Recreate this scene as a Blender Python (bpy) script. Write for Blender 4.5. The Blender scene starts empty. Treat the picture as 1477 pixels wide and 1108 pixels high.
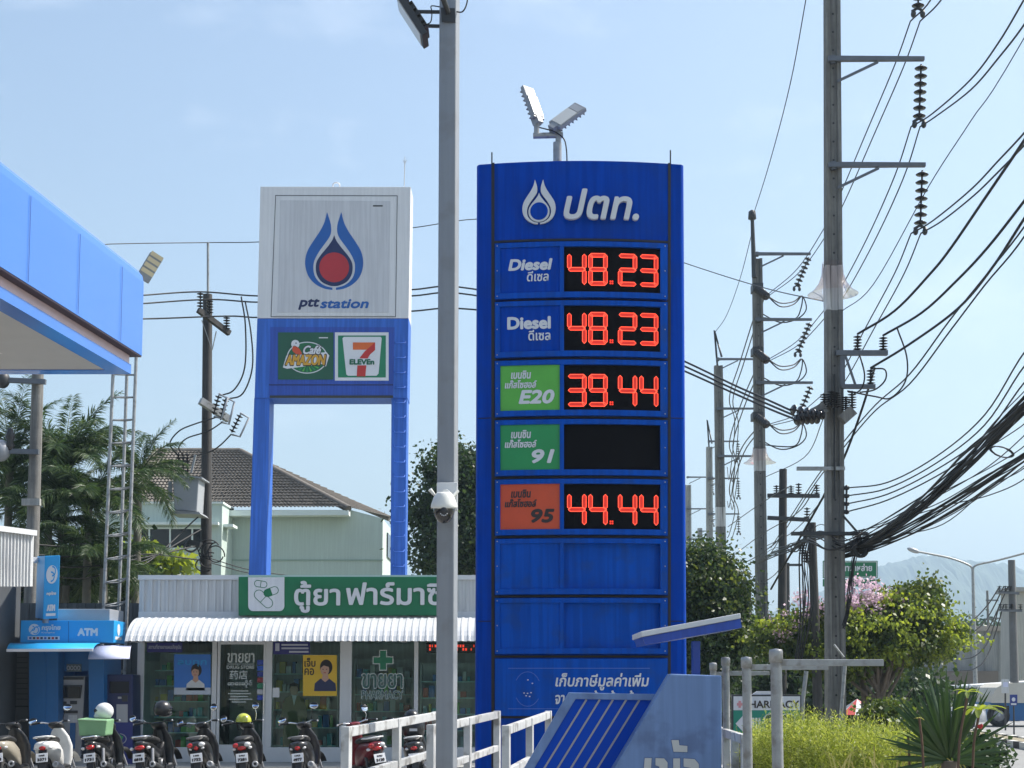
import bpy, bmesh, math, random
import numpy as np
from mathutils import Vector, Matrix
R = math.radians
random.seed(7)
rng = np.random.default_rng(7)
sc = bpy.context.scene

# ------------------------------------------------------------------ camera, sky, sun, exposure
FPX, CX, CY, HZ, CAMH = 2133.0, 738.5, 780.0, 985.0, 1.6
PITCH = math.atan((HZ - CY) / FPX)
cam = bpy.data.cameras.new('camera')
cam.sensor_width = 36
cam.lens = FPX / 1477 * 36
cam.shift_y = (CY - 554) / 1477
cam.clip_end = 20000
camo = bpy.data.objects.new('camera', cam)
sc.collection.objects.link(camo)
camo.location = (0, 0, CAMH)
camo.rotation_euler = (R(90) + PITCH, 0, 0)
sc.camera = camo

HAZE_D = 0.0005
SUN_EL, SUN_AZ = R(52), R(72)          # azimuth from +Y (view direction) towards +X (right)
sv = Vector((math.sin(SUN_AZ) * math.cos(SUN_EL), math.cos(SUN_AZ) * math.cos(SUN_EL), math.sin(SUN_EL)))
sun = bpy.data.lights.new('sun', 'SUN')
sun.energy = 4.8
sun.angle = R(0.53)
sun.color = (1.0, 0.95, 0.87)
suno = bpy.data.objects.new('sun', sun)
sc.collection.objects.link(suno)
suno.rotation_euler = (-sv).to_track_quat('-Z', 'Y').to_euler()
suno.location = sv * 60

W = bpy.data.worlds.new('World')
sc.world = W
W.use_nodes = True
nt = W.node_tree
nt.nodes.clear()
N = nt.nodes.new
sky = N('ShaderNodeTexSky')
sky.sky_type = 'NISHITA'
sky.sun_disc = False
sky.sun_elevation = SUN_EL
sky.sun_rotation = SUN_AZ
sky.air_density = 1.25
sky.dust_density = 2.6
sky.ozone_density = 1.3
bg = N('ShaderNodeBackground')
bg.inputs['Strength'].default_value = 0.115
wo = N('ShaderNodeOutputWorld')
tc = N('ShaderNodeTexCoord')
mp = N('ShaderNodeMapping')
mp.inputs['Scale'].default_value = (5, 5, 11)
nz = N('ShaderNodeTexNoise')
nz.inputs['Scale'].default_value = 1.6
nz.inputs['Detail'].default_value = 7
nz.inputs['Roughness'].default_value = 0.6
cr = N('ShaderNodeValToRGB')
cr.color_ramp.elements[0].position = 0.56
cr.color_ramp.elements[0].color = (0, 0, 0, 1)
cr.color_ramp.elements[1].position = 0.86
cr.color_ramp.elements[1].color = (0.24, 0.24, 0.24, 1)
mx = N('ShaderNodeMix')
mx.data_type = 'RGBA'
mx.inputs['B'].default_value = (8.2, 8.4, 8.8, 1)
L = nt.links.new
L(tc.outputs['Generated'], mp.inputs[0])
L(mp.outputs[0], nz.inputs['Vector'])
L(nz.outputs['Fac'], cr.inputs[0])
L(cr.outputs[0], mx.inputs['Factor'])
L(sky.outputs[0], mx.inputs['A'])
L(mx.outputs['Result'], bg.inputs['Color'])
L(bg.outputs[0], wo.inputs[0])
sc.view_settings.view_transform = 'Standard'
sc.view_settings.look = 'None'
sc.view_settings.exposure = 0.78
sc.view_settings.gamma = 1

# ------------------------------------------------------------------ helpers
_c, _s = math.cos(PITCH), math.sin(PITCH)
def P(px, py, Y):
    """world point on the vertical plane Y metres ahead that the photograph shows at pixel px, py"""
    x, v = (px - CX) / FPX, (CY - py) / FPX
    k = Y / (_c - _s * v)
    return Vector((x * k, Y, CAMH + (_s + _c * v) * k))
def G(px, py):
    """ground point at a pixel"""
    x, v = (px - CX) / FPX, (CY - py) / FPX
    k = -CAMH / (_s + _c * v)
    return Vector((x * k, (_c - _s * v) * k, 0))
def zof(py, Y): return P(CX, py, Y).z

def C(r, g, b):
    f = lambda u: (u / 255 / 12.92) if u / 255 < .04045 else ((u / 255 + .055) / 1.055) ** 2.4
    return (f(r), f(g), f(b))

def mat(name, col, rough=.5, metal=0., var=.12, scale=3., bump=0., bscale=30., streak=0., emit=0., coat=0., trans=0., dirt=None, spec=.5):
    m = bpy.data.materials.new(name)
    m.use_nodes = True
    t = m.node_tree
    b = t.nodes['Principled BSDF']
    b.inputs['Roughness'].default_value = rough
    b.inputs['Metallic'].default_value = metal
    b.inputs['Specular IOR Level'].default_value = spec
    b.inputs['Coat Weight'].default_value = coat
    b.inputs['Coat Roughness'].default_value = .08
    tx = t.nodes.new('ShaderNodeTexCoord')
    n = t.nodes.new('ShaderNodeTexNoise')
    n.inputs['Scale'].default_value = scale
    n.inputs['Detail'].default_value = 6
    n.inputs['Roughness'].default_value = .62
    t.links.new(tx.outputs['Object'], n.inputs['Vector'])
    mm = t.nodes.new('ShaderNodeMix')
    mm.data_type = 'RGBA'
    mm.inputs['A'].default_value = (*[min(1, c * (1 - var * 1.6)) for c in col], 1)
    mm.inputs['B'].default_value = (*[min(1, c * (1 + var * 1.6)) for c in col], 1)
    t.links.new(n.outputs['Fac'], mm.inputs['Factor'])
    out = mm.outputs['Result']
    if streak:
        mp = t.nodes.new('ShaderNodeMapping')
        mp.inputs['Scale'].default_value = (9, 9, .35)
        n2 = t.nodes.new('ShaderNodeTexNoise')
        n2.inputs['Scale'].default_value = 2.2
        n2.inputs['Detail'].default_value = 5
        r = t.nodes.new('ShaderNodeValToRGB')
        r.color_ramp.elements[0].position = .42
        r.color_ramp.elements[0].color = (1 - streak, 1 - streak, 1 - streak * .95, 1)
        r.color_ramp.elements[1].position = .62
        m2 = t.nodes.new('ShaderNodeMix')
        m2.data_type = 'RGBA'
        m2.blend_type = 'MULTIPLY'
        m2.inputs['Factor'].default_value = 1
        t.links.new(tx.outputs['Object'], mp.inputs[0])
        t.links.new(mp.outputs[0], n2.inputs['Vector'])
        t.links.new(n2.outputs['Fac'], r.inputs[0])
        t.links.new(out, m2.inputs['A'])
        t.links.new(r.outputs[0], m2.inputs['B'])
        out = m2.outputs['Result']
    if dirt:
        n3 = t.nodes.new('ShaderNodeTexNoise')
        n3.inputs['Scale'].default_value = dirt[1]
        n3.inputs['Detail'].default_value = 8
        r3 = t.nodes.new('ShaderNodeValToRGB')
        r3.color_ramp.elements[0].position = .52
        r3.color_ramp.elements[0].color = (0, 0, 0, 1)
        r3.color_ramp.elements[1].position = .66
        r3.color_ramp.elements[1].color = (dirt[2],) * 3 + (1,)
        m3 = t.nodes.new('ShaderNodeMix')
        m3.data_type = 'RGBA'
        m3.inputs['B'].default_value = (*dirt[0], 1)
        t.links.new(tx.outputs['Object'], n3.inputs['Vector'])
        t.links.new(n3.outputs['Fac'], r3.inputs[0])
        t.links.new(r3.outputs[0], m3.inputs['Factor'])
        t.links.new(out, m3.inputs['A'])
        out = m3.outputs['Result']
    t.links.new(out, b.inputs['Base Color'])
    if emit:
        b.inputs['Emission Color'].default_value = (*col, 1)
        b.inputs['Emission Strength'].default_value = emit
    if bump:
        nb = t.nodes.new('ShaderNodeTexNoise')
        nb.inputs['Scale'].default_value = bscale
        nb.inputs['Detail'].default_value = 4
        bp = t.nodes.new('ShaderNodeBump')
        bp.inputs['Strength'].default_value = bump
        bp.inputs['Distance'].default_value = .02
        t.links.new(tx.outputs['Object'], nb.inputs['Vector'])
        t.links.new(nb.outputs['Fac'], bp.inputs['Height'])
        t.links.new(bp.outputs[0], b.inputs['Normal'])
    return m

def leafmat(name, cols, trans=.45, rough=.45):
    m = bpy.data.materials.new(name)
    m.use_nodes = True
    t = m.node_tree
    b = t.nodes['Principled BSDF']
    b.inputs['Roughness'].default_value = rough
    g = t.nodes.new('ShaderNodeNewGeometry')
    r = t.nodes.new('ShaderNodeValToRGB')
    e = r.color_ramp.elements
    while len(e) < len(cols): e.new(.5)
    for i, c in enumerate(cols):
        e[i].position = i / max(1, len(cols) - 1)
        e[i].color = (*c, 1)
    t.links.new(g.outputs['Random Per Island'], r.inputs[0])
    t.links.new(r.outputs[0], b.inputs['Base Color'])
    tr = t.nodes.new('ShaderNodeBsdfTranslucent')
    hs = t.nodes.new('ShaderNodeHueSaturation')
    hs.inputs['Hue'].default_value = .48
    hs.inputs['Saturation'].default_value = 1.1
    hs.inputs['Value'].default_value = 1.7
    t.links.new(r.outputs[0], hs.inputs['Color'])
    t.links.new(hs.outputs[0], tr.inputs['Color'])
    ms = t.nodes.new('ShaderNodeMixShader')
    ms.inputs[0].default_value = trans
    t.links.new(b.outputs[0], ms.inputs[1])
    t.links.new(tr.outputs[0], ms.inputs[2])
    t.links.new(ms.outputs[0], t.nodes['Material Output'].inputs[0])
    return m

def glassmat(name, tint, refl=.1):
    m = bpy.data.materials.new(name)
    m.use_nodes = True
    t = m.node_tree
    t.nodes.remove(t.nodes['Principled BSDF'])
    tr = t.nodes.new('ShaderNodeBsdfTransparent')
    tr.inputs[0].default_value = (*tint, 1)
    gl = t.nodes.new('ShaderNodeBsdfGlossy')
    gl.inputs['Roughness'].default_value = .02
    lw = t.nodes.new('ShaderNodeFresnel')
    lw.inputs[0].default_value = 1.52
    nz = t.nodes.new('ShaderNodeTexNoise')
    nz.inputs['Scale'].default_value = 1.3
    bp = t.nodes.new('ShaderNodeBump')
    bp.inputs['Strength'].default_value = .05
    t.links.new(nz.outputs['Fac'], bp.inputs['Height'])
    t.links.new(bp.outputs[0], gl.inputs['Normal'])
    ad = t.nodes.new('ShaderNodeMath')
    ad.operation = 'MULTIPLY_ADD'
    ad.inputs[1].default_value = .6
    ad.inputs[2].default_value = refl
    t.links.new(lw.outputs[0], ad.inputs[0])
    ms = t.nodes.new('ShaderNodeMixShader')
    t.links.new(ad.outputs[0], ms.inputs[0])
    t.links.new(tr.outputs[0], ms.inputs[1])
    t.links.new(gl.outputs[0], ms.inputs[2])
    t.links.new(ms.outputs[0], t.nodes['Material Output'].inputs[0])
    return m

_tc = {}
def get_text(txt, shear, ext):
    k = (txt, shear, ext > 0)
    if k in _tc: return _tc[k]
    c = bpy.data.curves.new('lettering', 'FONT')
    c.body = txt
    c.size = 1
    c.shear = shear
    c.resolution_u = 4
    c.extrude = .5 if ext > 0 else 0
    o = bpy.data.objects.new('lettering', c)
    sc.collection.objects.link(o)
    e = o.evaluated_get(bpy.context.evaluated_depsgraph_get())
    me = e.to_mesh()
    vs = np.array([v.co[:] for v in me.vertices])
    fs = [tuple(p.vertices) for p in me.polygons]
    e.to_mesh_clear()
    bpy.data.objects.remove(o)
    bpy.data.curves.remove(c)
    lo, hi = vs.min(0), vs.max(0)
    vs[:, 0] = (vs[:, 0] - lo[0]) / (hi[0] - lo[0])
    vs[:, 1] = (vs[:, 1] - lo[1]) / (hi[1] - lo[1])
    _tc[k] = (vs, fs)
    return _tc[k]

class MB:
    def __init__(s, M=None, post=None):
        s.v, s.f, s.mi, s.sm, s.mats, s.M, s.post = [], [], [], [], [], M, post
    def add(s, vs, fs, m, smooth=False):
        b = len(s.v)
        for p in vs:
            p = Vector(p)
            if s.M is not None: p = s.M @ p
            if s.post: p = s.post(p)
            s.v.append(p)
        if m not in s.mats: s.mats.append(m)
        i = s.mats.index(m)
        for f in fs:
            s.f.append([b + k for k in f])
            s.mi.append(i)
            s.sm.append(smooth)
        return s
    def box(s, x0, x1, y0, y1, z0, z1, m, nx=1):
        vs, fs = [], []
        for i in range(nx + 1):
            x = x0 + (x1 - x0) * i / nx
            vs += [(x, y0, z0), (x, y1, z0), (x, y1, z1), (x, y0, z1)]
        for i in range(nx):
            a = i * 4
            for j in range(4):
                k = (j + 1) % 4
                fs.append((a + j, a + 4 + j, a + 4 + k, a + k))
        fs += [(0, 1, 2, 3), (nx * 4 + 3, nx * 4 + 2, nx * 4 + 1, nx * 4)]
        return s.add(vs, fs, m)
    def obox(s, c, sx, sy, sz, m, rot=None):
        rot = rot or Matrix.Identity(3)
        vs = [Vector(c) + rot @ Vector((a * sx / 2, b * sy / 2, d * sz / 2)) for a in (-1, 1) for b in (-1, 1) for d in (-1, 1)]
        return s.add(vs, [(0, 1, 3, 2), (4, 6, 7, 5), (0, 4, 5, 1), (2, 3, 7, 6), (0, 2, 6, 4), (1, 5, 7, 3)], m)
    def bar(s, a, b, w, h, m, up=(0, 0, 1), w2=None, h2=None):
        a, b = Vector(a), Vector(b)
        d = (b - a).normalized()
        u = Vector(up)
        if abs(d.dot(u)) > .99: u = Vector((0, 1, 0))
        r = d.cross(u).normalized()
        u = r.cross(d)
        w2, h2 = w2 or w, h2 or h
        vs = []
        for p, ww, hh in ((a, w, h), (b, w2, h2)):
            vs += [p - r * ww / 2 - u * hh / 2, p + r * ww / 2 - u * hh / 2, p + r * ww / 2 + u * hh / 2, p - r * ww / 2 + u * hh / 2]
        return s.add(vs, [(0, 1, 2, 3), (7, 6, 5, 4), (0, 4, 5, 1), (1, 5, 6, 2), (2, 6, 7, 3), (3, 7, 4, 0)], m)
    def tube(s, pts, r, m, n=8, smooth=True):
        pts = [Vector(p) for p in pts]
        rr = r if isinstance(r, (list, tuple)) else [r] * len(pts)
        vs, fs = [], []
        u = None
        for i, p in enumerate(pts):
            d = (pts[min(i + 1, len(pts) - 1)] - pts[max(i - 1, 0)])
            d = d.normalized() if d.length > 1e-9 else Vector((0, 0, 1))
            if u is None:
                u = Vector((0, 0, 1)) if abs(d.z) < .9 else Vector((1, 0, 0))
            u = (u - d * u.dot(d))
            u = u.normalized() if u.length > 1e-6 else d.orthogonal().normalized()
            w = d.cross(u)
            for k in range(n):
                a = 2 * math.pi * (k + .5) / n
                vs.append(p + (u * math.cos(a) + w * math.sin(a)) * rr[i])
        for i in range(len(pts) - 1):
            for k in range(n):
                k2 = (k + 1) % n
                fs.append((i * n + k, i * n + k2, (i + 1) * n + k2, (i + 1) * n + k))
        s.add(vs, fs, m, smooth)
        e = (len(pts) - 1) * n
        s.add([vs[k] for k in range(n)], [tuple(range(n))[::-1]], m)
        s.add([vs[e + k] for k in range(n)], [tuple(range(n))], m)
        return s
    def lathe(s, prof, m, O=(0, 0, 0), axis=(0, 0, 1), n=16, smooth=True):
        q = Vector((0, 0, 1)).rotation_difference(Vector(axis).normalized()).to_matrix()
        O = Vector(O)
        vs, fs = [], []
        for r, z in prof:
            for k in range(n):
                a = 2 * math.pi * k / n
                vs.append(O + q @ Vector((max(r, 1e-4) * math.cos(a), max(r, 1e-4) * math.sin(a), z)))
        for i in range(len(prof) - 1):
            for k in range(n):
                k2 = (k + 1) % n
                fs.append((i * n + k, i * n + k2, (i + 1) * n + k2, (i + 1) * n + k))
        return s.add(vs, fs, m, smooth)
    def ell(s, c, r, m, rot=None, nu=14, nv=9, lo=-1., hi=1.):
        rot = rot or Matrix.Identity(3)
        vs, fs = [], []
        for i in range(nv + 1):
            t = math.asin(lo) + (math.asin(hi) - math.asin(lo)) * i / nv
            for k in range(nu):
                a = 2 * math.pi * k / nu
                q = max(math.cos(t), 1e-3)
                vs.append(Vector(c) + rot @ Vector((r[0] * q * math.cos(a), r[1] * q * math.sin(a), r[2] * math.sin(t))))
        for i in range(nv):
            for k in range(nu):
                k2 = (k + 1) % nu
                fs.append((i * nu + k, i * nu + k2, (i + 1) * nu + k2, (i + 1) * nu + k))
        return s.add(vs, fs, m, True)
    def loft(s, rings, m, smooth=True, closed=True):
        n = len(rings[0])
        vs = [p for r in rings for p in r]
        fs = []
        for i in range(len(rings) - 1):
            for k in range(n if closed else n - 1):
                k2 = (k + 1) % n
                fs.append((i * n + k, i * n + k2, (i + 1) * n + k2, (i + 1) * n + k))
        s.add(vs, fs, m, smooth)
        if closed:
            s.add(rings[0], [tuple(range(n))[::-1]], m)
            s.add(rings[-1], [tuple(range(n))], m)
        return s
    def prism(s, pts, vec, m):
        """planar polygon pts (world) pushed along vec"""
        n = len(pts)
        vec = Vector(vec)
        a = [Vector(p) for p in pts]
        vs = a + [p + vec for p in a]
        return s.add(vs, [tuple(range(n)), tuple(range(2 * n - 1, n - 1, -1))] + [(i, n + i, n + (i + 1) % n, (i + 1) % n) for i in range(n)], m)
    def poly(s, pts, Y, d, m):
        return s.prism([P(x, y, Y) for x, y in pts], (0, d, 0), m)
    def rect(s, x0, y0, x1, y1, Y, d, m, nx=1):
        vs, fs = [], []
        for i in range(nx + 1):
            x = x0 + (x1 - x0) * i / nx
            a, b = P(x, y1, Y), P(x, y0, Y)
            vs += [a, a + Vector((0, d, 0)), b + Vector((0, d, 0)), b]
        for i in range(nx):
            q = i * 4
            for j in range(4):
                k = (j + 1) % 4
                fs.append((q + j, q + 4 + j, q + 4 + k, q + k))
        fs += [(0, 1, 2, 3), (nx * 4 + 3, nx * 4 + 2, nx * 4 + 1, nx * 4)]
        return s.add(vs, fs, m)
    def disc(s, x, y, rx, ry, Y, d, m, n=28):
        return s.poly([(x + rx * math.cos(2 * math.pi * k / n), y + ry * math.sin(2 * math.pi * k / n)) for k in range(n)], Y, d, m)
    def line(s, pts, w, Y, d, m, closed=False):
        """stroke of width w pixels along pixel points"""
        n = len(pts)
        for i in range(n if closed else n - 1):
            (x0, y0), (x1, y1) = pts[i], pts[(i + 1) % n]
            l = math.hypot(x1 - x0, y1 - y0) or 1
            ex, ey = (x1 - x0) / l * w * .4, (y1 - y0) / l * w * .4
            nx, ny = -(y1 - y0) / l * w / 2, (x1 - x0) / l * w / 2
            s.poly([(x0 - ex + nx, y0 - ey + ny), (x1 + ex + nx, y1 + ey + ny), (x1 + ex - nx, y1 + ey - ny), (x0 - ex - nx, y0 - ey - ny)], Y - .0003 * (i % 3), d, m)
        return s
    def text(s, txt, O, r, u, w, h, m, bold=0., depth=0., shear=0.):
        vs, fs = get_text(txt, shear, depth)
        r, u, O = Vector(r).normalized(), Vector(u).normalized(), Vector(O)
        n = r.cross(u)
        offs = [(0, 0)] if not bold else [(bold * math.cos(k * math.pi / 4), bold * math.sin(k * math.pi / 4)) for k in range(8)]
        for j, (ox, oy) in enumerate(offs):
            s.add([O + r * (bold + v[0] * (w - 2 * bold) + ox) + u * (bold + v[1] * (h - 2 * bold) + oy) + n * (v[2] * depth + j * .0004) for v in vs], fs, m)
        return s
    def textpx(s, txt, x0, y0, x1, y1, Y, m, bold=0., depth=0., shear=0.):
        a = P(x0, y1, Y)
        return s.text(txt, a, (1, 0, 0), (0, 0, 1), P(x1, y1, Y).x - a.x, P(x0, y0, Y).z - a.z, m, bold * Y / FPX, depth, shear)
    def build(s, name, parent=None, world=True, bevel=0., smooth_angle=None):
        if not s.v: raise ValueError('empty mesh ' + name)
        me = bpy.data.meshes.new(name)
        vs = s.v
        if parent is not None and world:
            inv = parent.matrix_basis.inverted()
            pp = parent.parent
            while pp is not None:
                inv = inv @ pp.matrix_basis.inverted()
                pp = pp.parent
            vs = [inv @ p for p in vs]
        me.from_pydata([tuple(p) for p in vs], [], s.f)
        for m in s.mats: me.materials.append(m)
        me.polygons.foreach_set('material_index', s.mi)
        me.polygons.foreach_set('use_smooth', s.sm)
        bm = bmesh.new()
        bm.from_mesh(me)
        bmesh.ops.recalc_face_normals(bm, faces=bm.faces)
        bm.to_mesh(me)
        bm.free()
        me.update()
        o = bpy.data.objects.new(name, me)
        sc.collection.objects.link(o)
        if parent is not None: o.parent = parent
        if bevel:
            b = o.modifiers.new('bevel', 'BEVEL')
            b.width = bevel
            b.segments = 2
            b.limit_method = 'ANGLE'
            b.angle_limit = R(40)
        return o

def tag(o, label, cat, group=None, kind=None):
    if label: o['label'] = label
    if cat: o['category'] = cat
    if group: o['group'] = group
    if kind: o['kind'] = kind
    return o
def thing(name, label, cat, loc=(0, 0, 0), rz=0., group=None):
    o = bpy.data.objects.new(name, None)
    sc.collection.objects.link(o)
    o.location = loc
    o.rotation_euler = (0, 0, rz)
    o.empty_display_size = .2
    o.matrix_basis = Matrix.Translation(Vector(loc)) @ Matrix.Rotation(rz, 4, 'Z')
    return tag(o, label, cat, group)
def struct(mb, name, **k):
    o = mb.build(name, **k)
    o['kind'] = 'structure'
    return o
def copy_tree(o, parent=None):
    c = o.copy()
    sc.collection.objects.link(c)
    if parent is not None: c.parent = parent
    for ch in [x for x in sc.collection.objects if x.parent == o]:
        copy_tree(ch, c)
    return c
def leaf_mesh(name, Cn, D, Wd, m, parent=None, curl=0.):
    n = len(Cn)
    v = np.empty((n, 4, 3))
    v[:, 0] = Cn
    v[:, 1] = Cn + D * .45 + Wd
    v[:, 2] = Cn + D
    v[:, 2, 2] -= curl * np.linalg.norm(D, axis=1)
    v[:, 3] = Cn + D * .45 - Wd
    me = bpy.data.meshes.new(name)
    me.vertices.add(n * 4)
    me.vertices.foreach_set('co', v.reshape(-1))
    me.loops.add(n * 4)
    me.loops.foreach_set('vertex_index', np.arange(n * 4, dtype=np.int32))
    me.polygons.add(n)
    me.polygons.foreach_set('loop_start', np.arange(0, n * 4, 4, dtype=np.int32))
    if hasattr(me.polygons, 'foreach_set'):
        try: me.polygons.foreach_set('loop_total', np.full(n, 4, dtype=np.int32))
        except Exception: pass
    me.materials.append(m)
    me.update()
    me.validate()
    o = bpy.data.objects.new(name, me)
    sc.collection.objects.link(o)
    if parent is not None:
        o.parent = parent
        o.matrix_parent_inverse = parent.matrix_basis.inverted()
    return o
def unit(n):
    a = rng.normal(size=(n, 3))
    return a / np.linalg.norm(a, axis=1, keepdims=True)
def catmull(pts, k=6):
    pts = [Vector(p) for p in pts]
    if len(pts) < 3: return [pts[0].lerp(pts[1], i / k) for i in range(k + 1)]
    q = [pts[0] * 2 - pts[1]] + pts + [pts[-1] * 2 - pts[-2]]
    out = []
    for i in range(1, len(q) - 2):
        for j in range(k):
            t = j / k
            a, b, c, d = q[i - 1], q[i], q[i + 1], q[i + 2]
            out.append(.5 * ((2 * b) + (c - a) * t + (2 * a - 5 * b + 4 * c - d) * t * t + (3 * b - a - 3 * c + d) * t ** 3))
    out.append(pts[-1])
    return out

# ------------------------------------------------------------------ materials
pylon_blue = mat('pylon_blue_paint', (.0005, .056, .41), .4, 0, .14, 1.2, streak=.2, spec=.06, dirt=((.01, .05, .24), 2.5, .3))
frame_blue = mat('frame_blue_paint', (.0005, .080, .46), .45, 0, .12, 2, streak=.2, dirt=((.02, .06, .18), 5, .35), spec=.12)
totem_blue = mat('totem_blue_paint', (.045, .155, .58), .45, 0, .10, 1, streak=.22, spec=.25)
totem_dark = mat('totem_panel_blue', (.02, .075, .42), .3, 0, .1, 1, streak=.2)
totem_white = mat('totem_white_paint', (.68, .69, .71), .45, 0, .05, 1, streak=.07)
totem_panel = mat('weathered_sign_face', (.56, .57, .60), .35, 0, .06, 1, streak=.11)
canopy_blue = mat('canopy_blue_panel', (.035, .16, .55), .25, 0, .08, .5, coat=.5, bump=.35, bscale=.9)
canopy_dkblue = mat('canopy_underside_blue', (.01, .07, .33), .3)
pinkish = mat('unlit_light_band', (.66, .50, .52), .4)
soffit = mat('white_soffit', (.40, .40, .40), .5, 0, .08)
ceilm = mat('beige_ceiling', (.47, .445, .375), .5, 0, .08, 1, dirt=((.25, .23, .19), 1.2, .4))
black = mat('black_plastic', (.012, .012, .013), .45)
dark = mat('dark_metal', (.035, .037, .04), .5)
rubber = mat('tyre_rubber', (.014, .014, .015), .8)
white = mat('white_paint', (.62, .63, .64), .4, 0, .05, 2)
offwhite = mat('white_panel', (.58, .59, .59), .45, 0, .06, 2, streak=.16)
awningm = mat('white_awning_sheet', (.56, .57, .58), .32, 0, .08, 3)
alum = mat('aluminium_frame', (.60, .61, .62), .35, .1, .05)
grey = mat('grey_steel_paint', (.25, .27, .295), .5, 0, .08, 1.5, streak=.08, dirt=((.16, .15, .14), 6, .3))
galv = mat('weathered_galvanised_steel', (.31, .32, .325), .45, .3, .25, 9, dirt=((.16, .14, .12), 14, .6))
railw = mat('chipped_white_paint', (.50, .51, .51), .5, 0, .18, 8, dirt=((.20, .19, .175), 7, .85))
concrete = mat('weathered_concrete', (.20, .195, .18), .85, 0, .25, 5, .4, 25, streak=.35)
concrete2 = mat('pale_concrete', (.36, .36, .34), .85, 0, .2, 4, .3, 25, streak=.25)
darkwood = mat('tarred_pole', (.045, .042, .04), .7, 0, .3, 6, streak=.3)
insul = mat('brown_black_porcelain', (.02, .017, .018), .2)
steelarm = mat('dull_steel_crossarm', (.13, .14, .16), .5, .4, .2, 5)
wirem = mat('black_cable', (.012, .012, .014), .6)
green = mat('sign_green', (.006, .155, .062), .35, 0, .06)
green_dk = mat('sign_dark_green', (.01, .085, .045), .3)
lime = mat('label_lime_green', (.10, .43, .05), .35)
green91 = mat('label_green', (.012, .27, .075), .35)
orange = mat('label_orange', (.60, .07, .018), .35)
ledblack = mat('display_black', (.004, .0035, .005), .6, spec=.08)
ledred = mat('lit_red_diodes', (1, .04, .016), .5, 0, 0, emit=.85)
ledhot = mat('lit_red_diode_cores', (1, .15, .07), .5, 0, 0, emit=.95)
skyblue = mat('bank_light_blue', (.02, .32, .68), .35, 0, .06)
bankblue = mat('bank_blue', (.008, .11, .30), .35, 0, .08)
navy = mat('navy_panel', (.014, .022, .085), .35)
lavender = mat('translucent_awning', (.58, .60, .76), .35)
silver = mat('machine_grey', (.34, .35, .37), .4, .2)
screenm = mat('dark_screen', (.008, .01, .02), .1)
logo_blue = mat('logo_blue', (.008, .095, .36), .35)
logo_navy = mat('logo_navy', (.008, .016, .085), .35)
logo_red = mat('logo_red', (.42, .02, .03), .35)
raised = mat('raised_white_letters', (.62, .63, .64), .4, 0, .04)
yellow = mat('poster_yellow', (.72, .46, .03), .5)
skin = mat('printed_skin', (.55, .33, .23), .6)
hair = mat('printed_hair', (.02, .014, .012), .6)
mint = mat('mint_render', (.49, .585, .535), .8, 0, .05, .6, .1, 12, streak=.07)
mintw = mat('pale_mint_trim', (.68, .75, .72), .7, 0, .04)
glassd = mat('dark_window_glass', (.012, .015, .022), .06)
shopglass = glassmat('shop_glass', (.80, .92, .89), .0)
clear = glassmat('clear_plastic', (.96, .87, .85), .0)
chrome = mat('chrome', (.75, .76, .78), .12, 1, .02)
mirrorm = mat('mirror_glass', (.85, .87, .9), .05, 1, 0)
asphalt = mat('forecourt_paving', (.27, .265, .25), .85, 0, .2, 1.5, .3, 60)
roadm = mat('sunlit_road', (.22, .22, .215), .85, 0, .15, .6, .2, 60)
conc_floor = mat('forecourt_concrete', (.34, .335, .32), .8, 0, .15, .7, .2, 30)
earth = mat('dry_earth_grass', (.22, .22, .15), .95, 0, .35, .15, .4, 4)
bark = mat('bark', (.13, .105, .085), .9, 0, .3, 10, .8, 18)
# ================================================================== THE SETTING
RD = Vector((.0966, .9953, 0))          # direction of the road
RL = Vector((.9953, -.0966, 0))         # sideways, to the right
def road_strip(l0, l1, y0, y1, z0, z1, m, mb, n=1):
    for i in range(n):
        a, b = y0 + (y1 - y0) * i / n, y0 + (y1 - y0) * (i + 1) / n
        mb.prism([RL * l0 + RD * a + Vector((0, 0, z0)), RL * l1 + RD * a + Vector((0, 0, z0)), RL * l1 + RD * b + Vector((0, 0, z0)), RL * l0 + RD * b + Vector((0, 0, z0))], (0, 0, z1 - z0), m)

g = MB()
g.add([(-3200, -300, 0), (3200, -300, 0), (3200, 3300, 0), (-3200, 3300, 0)], [(0, 1, 2, 3)], earth)
struct(g, 'ground')
g = MB()
g.add([(-40, -30, .004), (2.6, -30, .004), (2.6, 26.6, .004), (-40, 26.6, .004)], [(0, 1, 2, 3)], asphalt)
struct(g, 'forecourt')
g = MB()
g.box(-30, 3, 26.7, 34, .0, .10, conc_floor)
struct(g, 'pavement')
g = MB()
for l0, l1 in ((4.7, 8.75), (9.75, 18.5)):
    g.add([RL * l0 + RD * -60 + Vector((0, 0, .008)), RL * l1 + RD * -60 + Vector((0, 0, .008)), RL * l1 + RD * 600 + Vector((0, 0, .008)), RL * l0 + RD * 600 + Vector((0, 0, .008))], [(0, 1, 2, 3)], roadm)
struct(g, 'road')
g = MB()
for k in range(60):
    a = 5 + k * 9
    for l in (13.9,):
        g.add([RL * (l - .06) + RD * a + Vector((0, 0, .013)), RL * (l + .06) + RD * a + Vector((0, 0, .013)), RL * (l + .06) + RD * (a + 3) + Vector((0, 0, .013)), RL * (l - .06) + RD * (a + 3) + Vector((0, 0, .013))], [(0, 1, 2, 3)], white)
struct(g, 'lane_marking')
g = MB()
kerb_white = mat('kerb_white', (.62, .61, .57), .7)
kerb_black = mat('kerb_black', (.03, .03, .03), .7)
for k in range(150):
    for l in (8.75, 9.6):
        road_strip(l, l + .15, k * .62, k * .62 + .62, 0, .17, kerb_white if k % 2 else kerb_black, g)
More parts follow.
